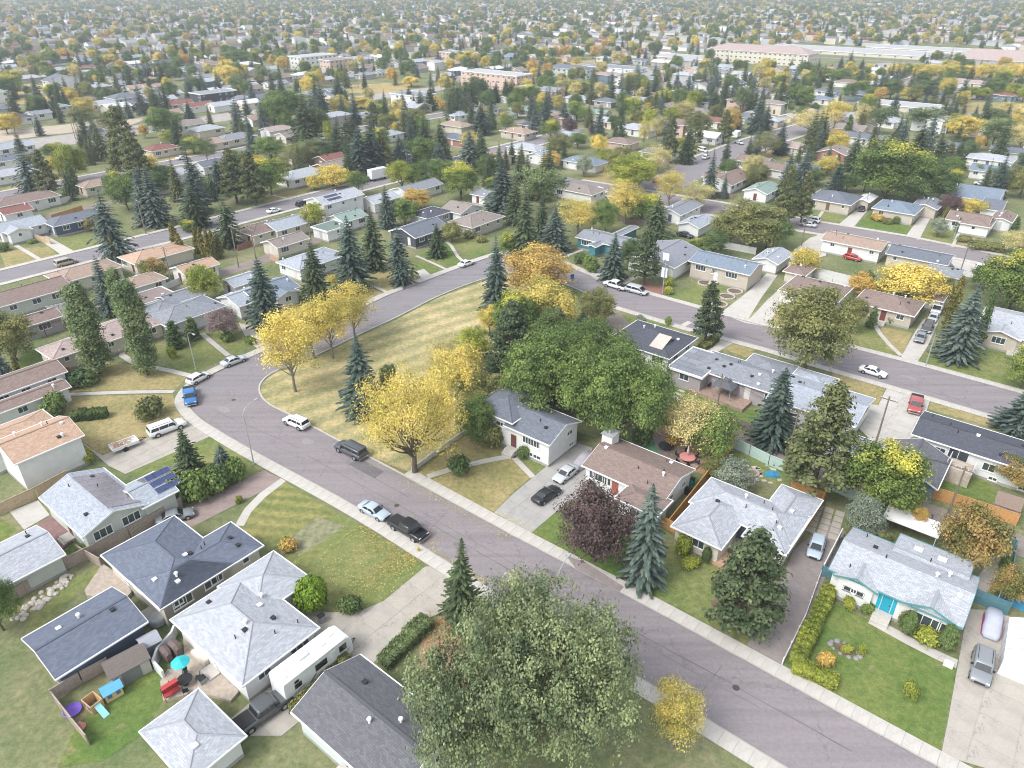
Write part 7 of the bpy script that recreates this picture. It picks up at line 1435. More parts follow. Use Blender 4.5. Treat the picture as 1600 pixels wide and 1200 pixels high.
car('pickup', (961, 450), (935, 442), 'white', 'white pickup truck with topper on the upper street'); car('van', (995, 458), (1025, 466), 'silver', 'silver minivan behind the white pickup on the upper street'); car('hatch', (1331, 406), (1355, 412), 'red', 'red hatchback on the yard behind the tan-roofed bungalow'); car('van', (104, 414), (150, 402), 'tan', 'tan minivan on the left street'); car('sedan', (729, 415), (760, 404), 'white', 'white sedan near the head of the green street'); car('sedan', (429, 332), (460, 324), 'white', 'white sedan on the upper left street'); car('suv', (474, 322), (500, 315), 'black', 'black crossover on the upper left street'); car('suv', (1267, 347), (1240, 342), 'white', 'white crossover on the far right street'); car('sedan', (1262, 354), (1240, 350), 'silver'); car('sedan', (1346, 329), (1340, 340), 'black', 'black sedan on the drive between two far right bungalows')
car('sedan', (1070, 370), (1095, 376), 'black'); car('suv', (1103, 248), (1120, 240), 'white'); car('sedan', (1028, 285), (1045, 280), 'red', 'red sedan by the round yellow-green tree'); car('sedan', (1137, 260), (1115, 266), 'white', detail=1); car('sedan', (516, 503), (545, 490), 'white', 'white sedan parked behind the golden park trees'); car('sedan', (285, 249), (300, 246), 'white', detail=1); car('sedan', (1533, 290), (1560, 294), 'silver', detail=1); car('pickup', (1530, 424), (1532, 410), 'white', 'white pickup truck before the long right drive'); car('pickup', (572, 284), (550, 290), 'darkgrey', 'dark truck cab in front of the white moving box'); car('sedan', (752, 316), (775, 320), 'green', detail=1); car('van', (966, 378), (980, 382), 'blue') if False else None
for x, y, c in ((143, 246, 'black'), (158, 245, 'white'), (453, 221, 'black'), (1098, 237, 'white'), (1140, 263, 'white'), (35, 142, 'white'), (50, 139, 'white'), (60, 139, 'silver'), (124, 152, 'black'), (880, 284, 'grey'), (939, 302, 'white'), (1472, 174, 'grey'), (1470, 178, 'red'), (1491, 178, 'blue'), (1460, 178, 'white'), (640, 150, 'navy'), (712, 166, 'navy'), (750, 118, 'navy'), (1155, 225, 'silver'), (760, 122, 'white')): car(random.choice(['sedan', 'suv', 'van']), (x, y), (x + 12, y - 3) if x < 800 else (x + 12, y + 4), c, detail=1)
for i in range(26): x = 1300 + i * 4.6; car('sedan', (x, 103 + (i % 3) * 3.2 + i * .05), (x + 3, 97), random.choice(['white', 'silver', 'grey', 'black', 'red', 'navy']), detail=1)
# ------------------------------------------------------------------ things in the yards
def frame_at(px, to=None, z=0, ang=None):
    g = G(*px); return (g.x, g.y, z), (math.atan2((G(*to) - g).y, (G(*to) - g).x) if to else (ang if ang is not None else TH))
COLM = lambda k, c, r=.5: plain('colour ' + k, c, r, .06)
# travel trailer
loc, a = frame_at((492, 1052), (545, 1010)); t = empty('travel_trailer', loc, a); W_ = COLM('trailer white', (.70, .71, .71), .35)
b = MB(); L2, w2 = 4.1, 1.22
sec = [(-L2, .55, 3.0), (-L2 + .1, .5, 3.15), (L2 - .9, .5, 3.15), (L2 - .3, .5, 2.9), (L2, .7, 2.2)]
b.loft([[(x, -w2, z0), (x, w2, z0), (x, w2, z1 - .08), (x, w2 - .15, z1), (x, -w2 + .15, z1), (x, -w2, z1 - .08)] for x, z0, z1 in sec]); b.build('body', W_, t)
for x, y, s in ((-2.9, .2, .3), (-3.4, -.5, .25), (-.9, .3, .55), (1.3, -.1, .3), (2.6, .3, .3)):
    m = MB(); m.box(x - s, x + s, y - s * .8, y + s * .8, 3.12, 3.26 if s < .5 else 3.42); m.build('roof_hatch', VENTW, t)
for x, z, w, h in ((-2.6, 1.5, .8, .6), (-2.7, 2.2, .5, .35), (.2, 1.7, 1.4, .8), (2.9, 1.7, .9, .8)):
    m = MB(); m.box(x - w / 2, x + w / 2, -w2 - .03, -w2 + .01, z, z + h); m.build('window', CARG, t)
m = MB(); m.box(1.4, 2.05, -w2 - .03, -w2 + .01, .75, 2.6); m.build('door', WHITE, t)
for x0, z0, x1, z1 in ((-3.4, .9, -2.0, 1.3), (-1.6, .7, -.6, 1.5), (2.2, .9, 3.6, 1.4)):
    m = MB(); m.face([(x0, -w2 - .012, z0), (x0 + .25, -w2 - .012, z0), (x1 + .25, -w2 - .012, z1), (x1, -w2 - .012, z1)]); m.build('side_stripe', COLM('stripe', (.12, .14, .18)), t)
for x in (-.5, .5):
    for s in (-1, 1): m = MB(); m.tube((x, s * 1.0, .36), (x, s * 1.2, .36), .36, .36, 14); m.build('wheel', TYRE, t)
m = MB(); m.path([(L2, -.5, .5), (L2 + 1.2, 0, .5), (L2, .5, .5)], .05, 6); m.build('hitch', BLK, t); m = MB(); m.lathe([(.18, 0), (.2, .1), (.2, .5), (.1, .62)], 10, c=(L2 + .5, 0, .5)); m.build('gas_bottle', VENTW, t)
tag(t, 'white travel trailer parked beside the pale grey hip-roofed house', 'travel trailer')
# utility trailer with lumber
loc, a = frame_at((196, 700), (235, 685)); t = empty('utility_trailer', loc, a); b = MB(); b.box(-1.9, 1.9, -.95, .95, .55, .65); b.box(-1.9, 1.9, -.98, -.9, .65, 1.05); b.box(-1.9, 1.9, .9, .98, .65, 1.05); b.box(1.82, 1.9, -.9, .9, .65, 1.05); b.build('bed', W_, t)
for s in (-1, 1): m = MB(); m.tube((-.2, s * .95, .36), (-.2, s * 1.15, .36), .36, .36, 14); m.build('wheel', TYRE, t)
m = MB(); m.path([(1.9, -.5, .55), (3.2, 0, .5), (1.9, .5, .55)], .05, 6); m.build('hitch', BLK, t); tag(t, 'small white utility trailer on the cracked driveway', 'trailer')
m = MB()
for i in range(26): x = random.uniform(-1.3, 1); y = random.uniform(-.7, .7); z = .7 + random.uniform(0, .45); d = Vector((random.uniform(-1, 1), random.uniform(-.6, .6), random.uniform(-.1, .25))).normalized() * random.uniform(.4, 1.1); m.tube(Vector((x, y, z)) - d, Vector((x, y, z)) + d, .05, .05, 4)
o = m.build('lumber_pile', plain('cut lumber', (.50, .33, .20), .8, .3, 4), None, loc=loc, rz=a); tag(o, 'heap of pale lumber offcuts in the utility trailer', 'lumber')
# moving box behind the truck cab
loc, a = frame_at((590, 281), (560, 288)); t = empty('box_trailer', loc, a); b = MB(); b.box(-3.6, 3.2, -1.25, 1.25, .9, 3.9); b.build('box', W_, t)
for x in (-2.4, 2.2):
    for s in (-1, 1): m = MB(); m.tube((x, s * 1.0, .45), (x, s * 1.2, .45), .45, .45, 12); m.build('wheel', TYRE, t)
for i, (dx, w) in enumerate(((-2.2, .5), (-1.4, .5), (-.6, .5), (.2, .5))): 
    m = MB(); m.box(dx, dx + w, -1.275, -1.255, 1.9, 3.0); m.box(dx + .15, dx + .32, -1.285, -1.256, 2.15, 2.75) ; m.build('lettering', COLM('dark letters', (.06, .06, .08)), t)
tag(t, 'white moving box with dark lettering on the upper left street', 'moving trailer')
# covered cars
def covered(px, to, c, c2, label):
    loc, a = frame_at(px, to); b = MB(); rings = []
    for x, w, z in ((-2.3, .55, .5), (-2.15, .8, .95), (-1.3, .93, 1.12), (-.6, .88, 1.42), (.3, .86, 1.45), (1.0, .92, 1.08), (1.9, .85, .9), (2.3, .6, .5)):
        rings.append([(x, -w, .08), (x, -w * .97, z * .6), (x, -w * .72, z * .95), (x, 0, z), (x, w * .72, z * .95), (x, w * .97, z * .6), (x, w, .08)][::-1])
    b.loft(rings); t = empty('covered_car', loc, a); b.build('car_cover', COLM('cover' + str(c), c, .7), t, smooth=True)
    if c2: m = MB(); 
    if c2:
        for s in (-1, 1): m.loft([[(x, s * (w + .02), .1), (x, s * (w + .035), .1), (x, s * (w * .97 + .035), z * .55), (x, s * (w * .97 + .02), z * .55)] for x, w, z in ((-2.2, .62, .6), (-1.3, .93, 1.12), (.3, .9, 1.3), (1.9, .86, .9))])
        m.build('cover_skirt', COLM('skirt', c2, .7), t)
    tag(t, label, 'covered car')
covered((912, 724), (890, 742), (.33, .31, .35), None, 'car under a grey-mauve cover beside the white chimney'); covered((1549, 979), (1544, 1009), (.42, .44, .52), (.45, .06, .22), 'car under a blue-grey and pink cover beside the teal fence')
# white carport tent
loc, a = frame_at((1592, 1030), (1586, 1080)); t = empty('canopy_tent', loc, a); b = MB(); b.loft([[(x, -1.7, 0), (x, 1.7, 0), (x, 1.7, 2.1), (x, 0, 3.0), (x, -1.7, 2.1)] for x in (-3.4, 3.4)]); b.build('canvas', COLM('white canvas', (.66, .67, .68), .6), t)
for x in (-1.7, 0, 1.7): m = MB(); m.path([(x, -1.73, 0), (x, -1.73, 2.1), (x, 0, 3.03), (x, 1.73, 2.1)], .03, 5); m.build('rib', STEEL, t)
m = MB()
for i in range(7): m.box(-1.6 + i * .32, -1.42 + i * .32, 1.72, 1.735, .6 + (i % 2) * .15, 1.7 - (i % 3) * .1)
m.build('printed_lettering', COLM('dark letters', (.06, .06, .08)), t)
tag(t, 'white canvas carport tent at the lower right edge', 'tent')
# garden buildings
def shed(px, to, L, W, H, roofc, wallc, label, double=False):
    loc, a = frame_at(px, to); t = empty('shed', loc, a); b = MB(); b.loft([[(x, -W / 2, 0), (x, W / 2, 0), (x, W / 2, H), (x, 0, H + W * .28), (x, -W / 2, H)] for x in (-L / 2, L / 2)]); b.build('wall', wallc, t)
    r = MB()
    for s in (-1, 1):
        q = [(-L / 2 - .2, s * (W / 2 + .2), H - .08), (L / 2 + .2, s * (W / 2 + .2), H - .08), (L / 2 + .2, 0, H + W * .28 + .06), (-L / 2 - .2, 0, H + W * .28 + .06)]; q2 = [(x, y, z + .07) for x, y, z in q]; r.loft([q, q2] if s < 0 else [q[::-1], q2[::-1]])
    r.build('roof', roofc, t); m = MB(); dw = .9 if double else .45
    for s in ((-1, 1) if double else (1,)): 
        m = MB(); m.box(0 if s > 0 else -dw, dw if s > 0 else 0, -W / 2 - .04, -W / 2 + .01, .08, 1.9); m.build('door', COLM('shed door', (.17, .18, .18)), t)
    tag(t, label, 'shed'); return t
shed((204, 1052), (230, 1038), 3.6, 2.4, 1.9, rmat('greybrown'), COLM('putty', (.42, .39, .35)), 'putty-coloured garden shed with dark double doors', True); shed((239, 1018), (250, 1012), 1.6, 1.6, 1.8, COLM('blue grey roof', (.33, .34, .38)), COLM('slate side', (.15, .17, .19)), 'small grey storage shed between the putty shed and the white deck')
shed((1568, 802), (1580, 806), 2.6, 3.2, 2.1, rmat('tan'), wmat('mauve'), 'small shed with tan shingle roof behind the orange fence'); shed((58, 470), (66, 467), 4, 3, 2.2, rmat('slate'), wmat('white'), 'white shed with slate roof behind the solar row house')
shed((255, 960), (262, 956), 2.2, 1.2, 1.6, COLM('white plastic', (.6, .6, .58)), COLM('white plastic', (.6, .6, .58)), 'low white plastic storage box by the dark-roofed garage') if False else None
b = MB(); b.lathe([(.9, 0), (1.0, .15), (1.0, .75), (.9, .95), (.2, 1.05)], 16); loc, a = frame_at((247, 972)); o = b.build('hot_tub', COLM('grey tank', (.33, .35, .36)), None, loc=loc); tag(o, 'round grey covered tank between the garage and the pale grey house', 'tank')
# decks
def deck(pts, z, mat, label, rail=None, board=.15):
    p = [G(q[0], q[1], z) for q in pts]; c0 = sum(p, Vector()) / len(p); c0.z = 0; t = empty('deck', c0, TH); ca, sa = math.cos(TH), math.sin(TH)
    L = [((q - c0).x * ca + (q - c0).y * sa, -(q - c0).x * sa + (q - c0).y * ca) for q in p]
    if sum(L[i][0] * L[(i + 1) % len(L)][1] - L[(i + 1) % len(L)][0] * L[i][1] for i in range(len(L))) < 0: L.reverse()
    b = MB(); b.prism(L, 0, z - .06); b.build('skirt', mat, t); y = min(q[1] for q in L); b = MB()
    while y < max(q[1] for q in L):
        pl = L; r = [(-50, y + .006), (50, y + .006), (50, y + board - .006), (-50, y + board - .006)]
        for k in range(4):
            pl = clip_poly(pl, r[k], r[(k + 1) % 4])
            if len(pl) < 3: break
        if len(pl) >= 3: b.prism(pl, z - .055, z - random.uniform(0, .008))
        y += board
    b.build('boards', mat, t)
    if rail:
        r = MB()
        for i in rail:
            a_, b_ = L[i], L[(i + 1) % len(L)]; a3, b3 = Vector((*a_, z)), Vector((*b_, z)); n = max(2, int((b3 - a3).length / .14))
            r.path([a3 + Vector((0, 0, .95)), b3 + Vector((0, 0, .95))], .045, 5); r.path([a3 + Vector((0, 0, .12)), b3 + Vector((0, 0, .12))], .03, 4)
            for k in range(n + 1): q = a3.lerp(b3, k / n); r.tube(q, q + Vector((0, 0, .95)), .018 if k % 10 else .05, .018 if k % 10 else .05, 4)
        r.build('railing', WHITEF, t)
    tag(t, label, 'deck'); return t
deck([(285, 985), (381, 1070), (360, 1095), (309, 1080), (255, 1095), (250, 1065), (262, 1045), (290, 1045)], .35, DECKG, 'weathered cluttered deck behind the pale grey hip-roofed house')
deck([(160, 880), (185, 897), (205, 925), (195, 935), (135, 930), (132, 922)], .5, DECKG, 'light wooden deck left of the dark L-shaped roof', rail=[3]); deck([(50, 828), (80, 805), (120, 840), (95, 858)], .3, DECKR, 'red-brown deck beside the solar-panelled bungalow'); sheet('patio', [(15, 800), (60, 782), (78, 805), (38, 828)], .05, CONC)
deck([(1075, 607), (1100, 590), (1180, 622), (1160, 640)], .6, DECKM, 'pinkish deck of the grey-roofed bungalow under the gazebo'); deck([(1478, 728), (1486, 714), (1524, 728), (1518, 742)], 2.3, DECKG, 'raised wooden balcony behind the long charcoal-roofed house', rail=[0, 2]); deck([(1060, 715), (1080, 705), (1100, 722), (1080, 738), (1062, 730)], .25, DECKM, 'small dining deck with the round table'); deck([(1236, 772), (1283, 790), (1270, 812), (1245, 800)], .3, DECKM, 'deck inside the cedar fence of the broad grey-roofed bungalow')
# white curved deck benches (pool surround)
b = MB()
for p0, p1 in (((243, 1045), (250, 1025)), ((250, 1025), (272, 1000)), ((243, 1045), (258, 1062)), ((272, 1000), (276, 990))):
    a_, b_ = G(*p0), G(*p1); d = (b_ - a_).normalized(); s = Vector((-d.y, d.x, 0)) * .12; b.prism([(q.x, q.y) for q in (a_ - s, b_ - s, b_ + s, a_ + s)], 0, 1.3)
o = b.build('privacy_screen', COLM('white screen', (.62, .63, .63)), None); tag(o, 'curved white privacy screen at the edge of the cluttered deck', 'screen')
# gazebo
loc, a = frame_at((1131, 622), None, .55); t = empty('gazebo', loc, TH)
for x in (-1.4, 1.4):
    for y in (-1.4, 1.4): m = MB(); m.box(x - .05, x + .05, y - .05, y + .05, 0, 2.2); m.build('post', STEEL, t)
m = MB()
for q in range(4):
    c_ = [(-1.8, -1.8), (1.8, -1.8), (1.8, 1.8), (-1.8, 1.8)]; p0, p1 = c_[q], c_[(q + 1) % 4]; m.face([(*p0, 2.2), (*p1, 2.2), (p1[0] * .25, p1[1] * .25, 2.9), (p0[0] * .25, p0[1] * .25, 2.9)]); m.face([(p0[0] * .32, p0[1] * .32, 2.95), (p1[0] * .32, p1[1] * .32, 2.95), (0, 0, 3.3)])
m.build('canopy', COLM('charcoal cloth', (.10, .105, .115), .8), t); tag(t, 'charcoal-roofed gazebo on the pinkish deck', 'gazebo')
# tables, chairs, toys
def table(px, r, c, label, z=0, chairs=0):
    loc, a = frame_at(px, None, z); t = empty('patio_table', loc, 0); b = MB(); b.tube((0, 0, .68), (0, 0, .72), r, r, 20); b.build('tabletop', c, t); b = MB(); b.tube((0, 0, 0), (0, 0, .68), .05, .05, 8); b.tube((0, 0, 0), (0, 0, .04), r * .4, r * .4, 12); b.build('leg', BLK, t); tag(t, label, 'table')
    for k in range(chairs):
        an = 6.283 * k / chairs + .4; x, y = loc[0] + (r + .45) * math.cos(an), loc[1] + (r + .45) * math.sin(an); cch = empty('patio_chair', (x, y, z), an); s = MB(); s.box(-.24, .24, -.24, .24, .4, .44); s.build('seat', BLK, cch); s = MB(); s.box(.22, .26, -.24, .24, .44, .95); s.build('backrest', BLK, cch)
        s = MB(); s.box(-.23, -.2, -.23, -.2, 0, .4); lg = s.mesh('leg', [BLK])
        for dx, dy in ((0, 0), (.43, 0), (0, .43), (.43, .43)): link('leg', lg, cch, (dx, dy, 0))
        tag(cch, None, 'chair', 'patio chairs', desc='black patio chair')
table((1073, 722), 1.15, COLM('salmon cloth', (.62, .26, .24)), 'salmon-pink round table on the small dining deck', .25, 6); table((292, 1072), .75, BLK, 'black round fire table on the cluttered deck', .35, 4); table((1100, 604), .8, COLM('rose table', (.25, .17, .16)), 'dark round table by the gazebo', .6, 4)
def umbrella(px, r, c, label, z=0, closed=False):
    loc, a = frame_at(px, None, z); t = empty('patio_umbrella', loc, 0); b = MB(); b.tube((0, 0, 0), (0, 0, 2.4), .03, .03, 7); b.build('pole', STEEL, t); b = MB()
    if closed: b.lathe([(.16, 1.2), (.18, 1.5), (.08, 2.3), (.02, 2.6)], 8)
    else:
        for k in range(8): a0, a1 = k * .785, (k + 1) * .785; b.face([(r * math.cos(a0), r * math.sin(a0), 2.05), (r * math.cos(a1), r * math.sin(a1), 2.05), (0, 0, 2.5)])
    b.build('canopy', c, t); tag(t, label, 'umbrella')
umbrella((290, 1060), .95, COLM('turquoise cloth', (.03, .42, .44)), 'turquoise patio umbrella on the cluttered deck', .35); umbrella((1073, 720), .3, COLM('cream cloth', (.6, .56, .5)), 'closed cream umbrella standing in the salmon table', .25, True)
loc, a = frame_at((271, 1088), (283, 1080), .35); t = empty('swing_seat', loc, a, (.8, .8, .8)); b = MB(); b.box(-.95, .95, -.4, .4, .4, .55); b.build('seat', COLM('red cushion', (.40, .05, .05)), t); b = MB(); b.box(-.95, .95, .3, .45, .55, 1.1); b.build('backrest', COLM('red cushion', (.40, .05, .05)), t); b = MB(); b.box(-1.0, 1.0, -.35, .35, 1.8, 1.85); b.build('canopy', COLM('red cushion', (.40, .05, .05)), t)
for x in (-1.05, 1.05): m = MB(); m.path([(x, -.7, 0), (x, 0, 1.9), (x, .7, 0)], .03, 5); m.build('side_frame', BLK, t)
tag(t, 'red cushioned swing seat with red canopy by the pale garage', 'swing seat')
def playhouse(px, to, wallc, roofc, label, slide=None):
    loc, a = frame_at(px, to); t = empty('toy_playhouse', loc, a); b = MB(); b.box(-.8, .8, -.6, -.54, 0, 1.1); b.box(-.8, .8, .54, .6, 0, 1.1); b.box(-.8, -.74, -.54, .54, 0, 1.1); b.box(.74, .8, -.54, .54, 0, 1.1); b.build('wall', wallc, t)
    if roofc:
        b = MB()
        for s in (-1, 1): q = [(-.95, s * .75, 1.05), (.95, s * .75, 1.05), (.95, 0, 1.6), (-.95, 0, 1.6)]; q2 = [(x, y, z + .05) for x, y, z in q]; b.loft([q, q2] if s < 0 else [q[::-1], q2[::-1]])
        b.build('roof', roofc, t)
    for x in (-.4, .4): m = MB(); m.box(x - .2, x + .2, -.63, -.6, .45, .9); m.build('window', COLM('toy window', (.10, .16, .28)), t)
    if slide: m = MB(); m.loft([[(.8, -.3, .75), (.8, .3, .75), (.8, .3, .85), (.8, -.3, .85)], [(2.1, -.3, .02), (2.1, .3, .02), (2.1, .3, .12), (2.1, -.3, .12)]]); m.build('slide', slide, t)
    tag(t, label, 'toy playhouse')
TOYT = COLM('toy tan', (.58, .38, .22)); playhouse((148, 1104), (160, 1114), TOYT, None, 'tan open toy playhouse with a pale teal slide', COLM('toy teal', (.28, .58, .62))); playhouse((178, 1086), (192, 1078), COLM('toy yellow', (.62, .48, .24)), COLM('toy blue', (.12, .38, .62)), 'yellow toy playhouse with a blue roof beside the putty shed')
b = MB(); b.lathe([(.55, 0), (.8, .12), (.85, .3), (.78, .32), (.7, .16), (.1, .12)], 14); loc, a = frame_at((114, 1112)); o = b.build('toy_sandbox', COLM('toy purple', (.22, .13, .55)), None, loc=loc); tag(o, 'purple round toy sandbox on the lower left lawn', 'toy sandbox')
b = MB(); b.lathe([(.3, 0), (.45, .3), (.2, .7), (.1, .9)], 9); loc, a = frame_at((128, 1138)); o = b.build('toy_rocker', COLM('toy coral', (.6, .25, .2)), None, loc=loc); tag(o, 'small coral ride-on toy at the lower left edge', 'toy')
def bbq(px, c, label, z=0, s=1.0):
    loc, a = frame_at(px, None, z); b = MB(); b.loft([[(x * s, -.35 * s * f, z0 * s), (x * s, .35 * s * f, z0 * s), (x * s, .35 * s * f, z1 * s), (x * s, 0, (z1 + .12) * s), (x * s, -.35 * s * f, z1 * s)] for x, f, z0, z1 in ((-.75, .7, 0, .85), (-.4, 1, 0, 1.0), (.4, 1, 0, 1.05), (.75, .7, 0, .8))]); o = b.build('covered_barbecue', c, None, loc=loc, rz=a); tag(o, label, 'barbecue')
BC = COLM('brown cover', (.14, .105, .095), .8); bbq((262, 1030), BC, 'left covered brown barbecue on the cluttered deck', .35, 1.1); bbq((277, 1022), BC, 'right covered brown barbecue on the cluttered deck', .35, 1.2); bbq((1078, 592), BLK, 'black barbecue by the white flat-roofed wing', .6); bbq((1075, 772), BLK, 'black covered bin at the foot of the cedar fence')
b = MB(); b.box(-1.2, 1.2, -.4, .4, 0, .55); b.box(-1.1, 1.1, -.3, .3, .55, .6); loc, a = frame_at((316, 1032), (330, 1044), .35); o = b.build('deck_bench', COLM('pale bench', (.6, .55, .48)), None, loc=loc, rz=a); tag(o, 'pale storage bench against the pale grey house', 'bench')
def bin_(px, c, label):
    loc, a = frame_at(px); t = empty('wheelie_bin', loc, a); b = MB(); b.loft([[(-.25, -.28, 0), (.25, -.28, 0), (.25, .28, 0), (-.25, .28, 0)], [(-.3, -.34, 1.0), (.3, -.34, 1.0), (.3, .34, 1.0), (-.3, .34, 1.0)]]); b.build('body', c, t); m = MB(); m.box(-.32, .32, -.36, .38, 1.0, 1.07); m.build('lid', BLK, t); tag(t, label, 'bin')
bin_((426, 394), COLM('bin green', (.04, .16, .08)), 'green bin by the tan-roofed garage'); bin_((433, 393), BLK, 'black bin by the tan-roofed garage'); bin_((894, 436), COLM('bin blue', (.02, .12, .38)), 'blue bin at the kerb of the street bend'); bin_((1081, 757), COLM('teal plastic', (.02, .30, .30)), 'teal bin behind the brown-shingled house'); bin_((503, 972), COLM('grey plastic', (.3, .32, .33)), 'grey bin with dark bag at the corner of the pale grey house'); bin_((318, 1070), COLM('planter grey', (.3, .32, .33)), 'grey planter at the deck corner')
# round trampoline, fire pit, kayak, boats and tarps
loc, a = frame_at((1040, 700)); t = empty('trampoline', loc); b = MB(); b.tube((0, 0, .45), (0, 0, .5), 1.0, 1.0, 20); b.build('mat', BLK, t); b = MB(); b.lathe([(1.0, .42), (1.15, .42), (1.15, .52), (1.0, .52)], 20); b.build('rim', BLK, t)
for k in range(4): m = MB(); m.tube((math.cos(k * 1.57), math.sin(k * 1.57), 0), (math.cos(k * 1.57), math.sin(k * 1.57), .45), .04, .04, 6); m.build('leg', STEEL, t)
tag(t, 'round black garden trampoline beside the turf patch', 'trampoline')
t = empty('fire_pit', G(1176, 741)); sm = MB(); sm.box(-.22, .22, -.15, .15, 0, .35); sm = sm.mesh('stone', [plain('pink stone', (.42, .33, .31), .9)])
for k in range(12): a = k * .5236; link('stone', sm, t, (.75 * math.cos(a), .75 * math.sin(a), 0), a + 1.57)
tag(t, 'stone-ringed fire pit behind the silver-green tree', 'fire pit')
b = MB()
for i in range(40): b.box(*(lambda x, y, s: (x - s, x + s, y - s * .7, y + s * .7, 0, .12))(random.uniform(-3.4, 3.4), random.uniform(-2.2, 2.2), random.uniform(.15, .4)))
o = b.build('flat_stones', plain('pale rocks', (.46, .42, .36), .9, .3, 3), None, loc=G(1176, 741)); o['kind'] = 'stuff'
b = MB(); b.loft([[(-1.6, -.9, 0), (-1.4, 1.0, 0), (-1.2, .9, .25), (-1.5, -.8, .2)], [(0, -1.1, 0), (0, 1.0, 0), (0, .8, .7), (0, -.8, .55)], [(1.4, -.8, 0), (1.5, .8, 0), (1.4, .6, .3), (1.3, -.7, .25)]]); o = b.build('tarpaulin', COLM('blue tarp', (.04, .22, .36)), None, loc=G(1207, 742)); o.scale = (.7, .7, .6); tag(o, 'crumpled blue tarpaulin by the mint fence', 'tarpaulin')
b = MB(); b.loft([[(-2, -.05, .3), (-2, .05, .3), (-2, 0, .35)], [(-1, -.35, .15), (-1, .35, .15), (-1, 0, .5)], [(1, -.35, .15), (1, .35, .15), (1, 0, .5)], [(2, -.05, .3), (2, .05, .3), (2, 0, .35)]]); o = b.build('kayak', COLM('turquoise plastic', (.02, .36, .34)), None, loc=(*G(355, 918)[:2], .6), rz=TH + R(90)); tag(o, 'turquoise kayak leaning between the two grey roofs', 'kayak')
b = MB(); b.loft([[(-2.2, -.9, 0), (-2.2, .9, 0), (-2.2, .7, .9), (-2.2, -.7, .9)], [(0, -1.1, 0), (0, 1.1, 0), (0, .6, 1.3), (0, -.6, 1.3)], [(2.4, -.4, 0), (2.4, .4, 0), (2.4, .2, .6), (2.4, -.2, .6)]]); o = b.build('covered_boat', COLM('blue tarp', (.04, .22, .36)), None, loc=G(1597, 945), rz=TH); tag(o, 'blue-covered boat behind the white pipe frame at the right edge', 'boat')
b = MB()
for x in (-2, 2):
    for y in (-2, 2): b.tube((x, y, 0), (x, y, 2.4), .05, .05, 6)
for y in (-2, 2): b.tube((-2, y, 2.4), (2, y, 2.4), .05, .05, 6)
for x in (-2, 0, 2): b.tube((x, -2, 2.4), (x, 2, 2.4), .05, .05, 6)
o = b.build('pipe_frame', WHITEF, None, loc=G(1592, 940), rz=TH); tag(o, 'bare white pipe frame over the blue boat at right', 'frame')
def camper(px, to, L, label):
    loc, a = frame_at(px, to); t = empty('camper', loc, a); b = MB(); b.loft([[(x, -1.2, .5), (x, 1.2, .5), (x, 1.2, z), (x, -1.2, z)] for x, z in ((-L / 2, 2.7), (L / 2 - .6, 2.9), (L / 2, 2.1))]); b.build('body', W_, t); m = MB(); m.box(-1, .4, -1.23, -1.19, 1.5, 2.1); m.build('window', CARG, t)
    for s in (-1, 1): m = MB(); m.tube((0, s * 1.0, .35), (0, s * 1.2, .35), .35, .35, 12); m.build('wheel', TYRE, t)
    tag(t, label, 'camper')
camper((154, 229), (175, 224), 6.5, 'white camper parked by the wide street at far left'); camper((68, 180), (85, 177), 7, 'long white trailer beyond the graded earth at far left'); camper((1150, 215), (1165, 208), 5, 'white camper by the orange tree beyond the junction')
# pergola, retractable awning, ring garden
loc, a = frame_at((83, 518), (100, 512)); t = empty('pergola', loc, a)
for x in (-2, 2):
    for y in (-1.5, 1.5): m = MB(); m.box(x - .07, x + .07, y - .07, y + .07, 0, 2.2); m.build('post', COLM('maroon', (.22, .06, .09)), t)
for k in range(9): m = MB(); m.box(-2.2 + k * .55 - .05, -2.2 + k * .55 + .05, -1.8, 1.8, 2.2, 2.32); m.build('slat', COLM('maroon', (.22, .06, .09)), t)
tag(t, 'maroon slatted pergola left of the poplars', 'pergola')
loc, a = frame_at((1320, 1015)); t = empty('rock_garden', loc, TH)
for k in range(11): r = random.uniform(.2, .38); m = MB(); m.lathe([(r, 0), (r * .9, r * .4), (r * .4, r * .7)], 7); x, y = 1.5 * math.cos(k * .57), .8 * math.sin(k * .57); m.build('stone', plain('grey stone', (.25, .235, .24), .9, .2), t, loc=(x, y, 0))
m = MB(); m.tube((0, 0, 0), (0, 0, .08), 1.0, .9, 14); m.build('soil', SOIL, t); tag(t, 'little rock garden with yellow shrubs on the bright lawn', 'rock garden')
b = MB(); b.box(-.45, .45, -.3, .3, 0, .45); b.box(-.3, .3, -.2, .2, .45, .6); o = b.build('stone_planter', COLM('white stone', (.6, .6, .6)), None, loc=G(1481, 1040), rz=TH); tag(o, 'white stone planter at the lawn corner by the driveway', 'planter')
b = MB(); b.box(-1, 1, -.06, .06, 0, .5); b.box(-1.1, 1.1, -.5, .5, .42, .5); o = b.build('garden_bench', WHITEF, None, loc=G(120, 604), rz=TH + R(70)); tag(o, 'white garden bench on the dry lawn by the bush', 'bench')
b = MB(); b.box(-3.2, 3.2, -1.7, 1.7, 2.5, 2.6); 
for x in (-3, 3): b.tube((x, -1.6, 0), (x, -1.6, 2.5), .05, .05, 6)
o = b.build('patio_cover', WHITE, None, loc=G(1418, 838), rz=TH); tag(o, 'white flat patio cover behind the teal-trimmed bungalow', 'patio cover')
# blank slab porch at the cream bungalow, crab tree pots
for px, c in (((1120, 872), 'terracotta'),): b = MB(); b.box(-1.3, 1.3, -1.3, 1.3, 0, .5); o = b.build('porch', COLM(c, (.48, .30, .22)), None, loc=G(*px), rz=TH); tag(o, 'small brick porch of the cream bungalow', 'porch')
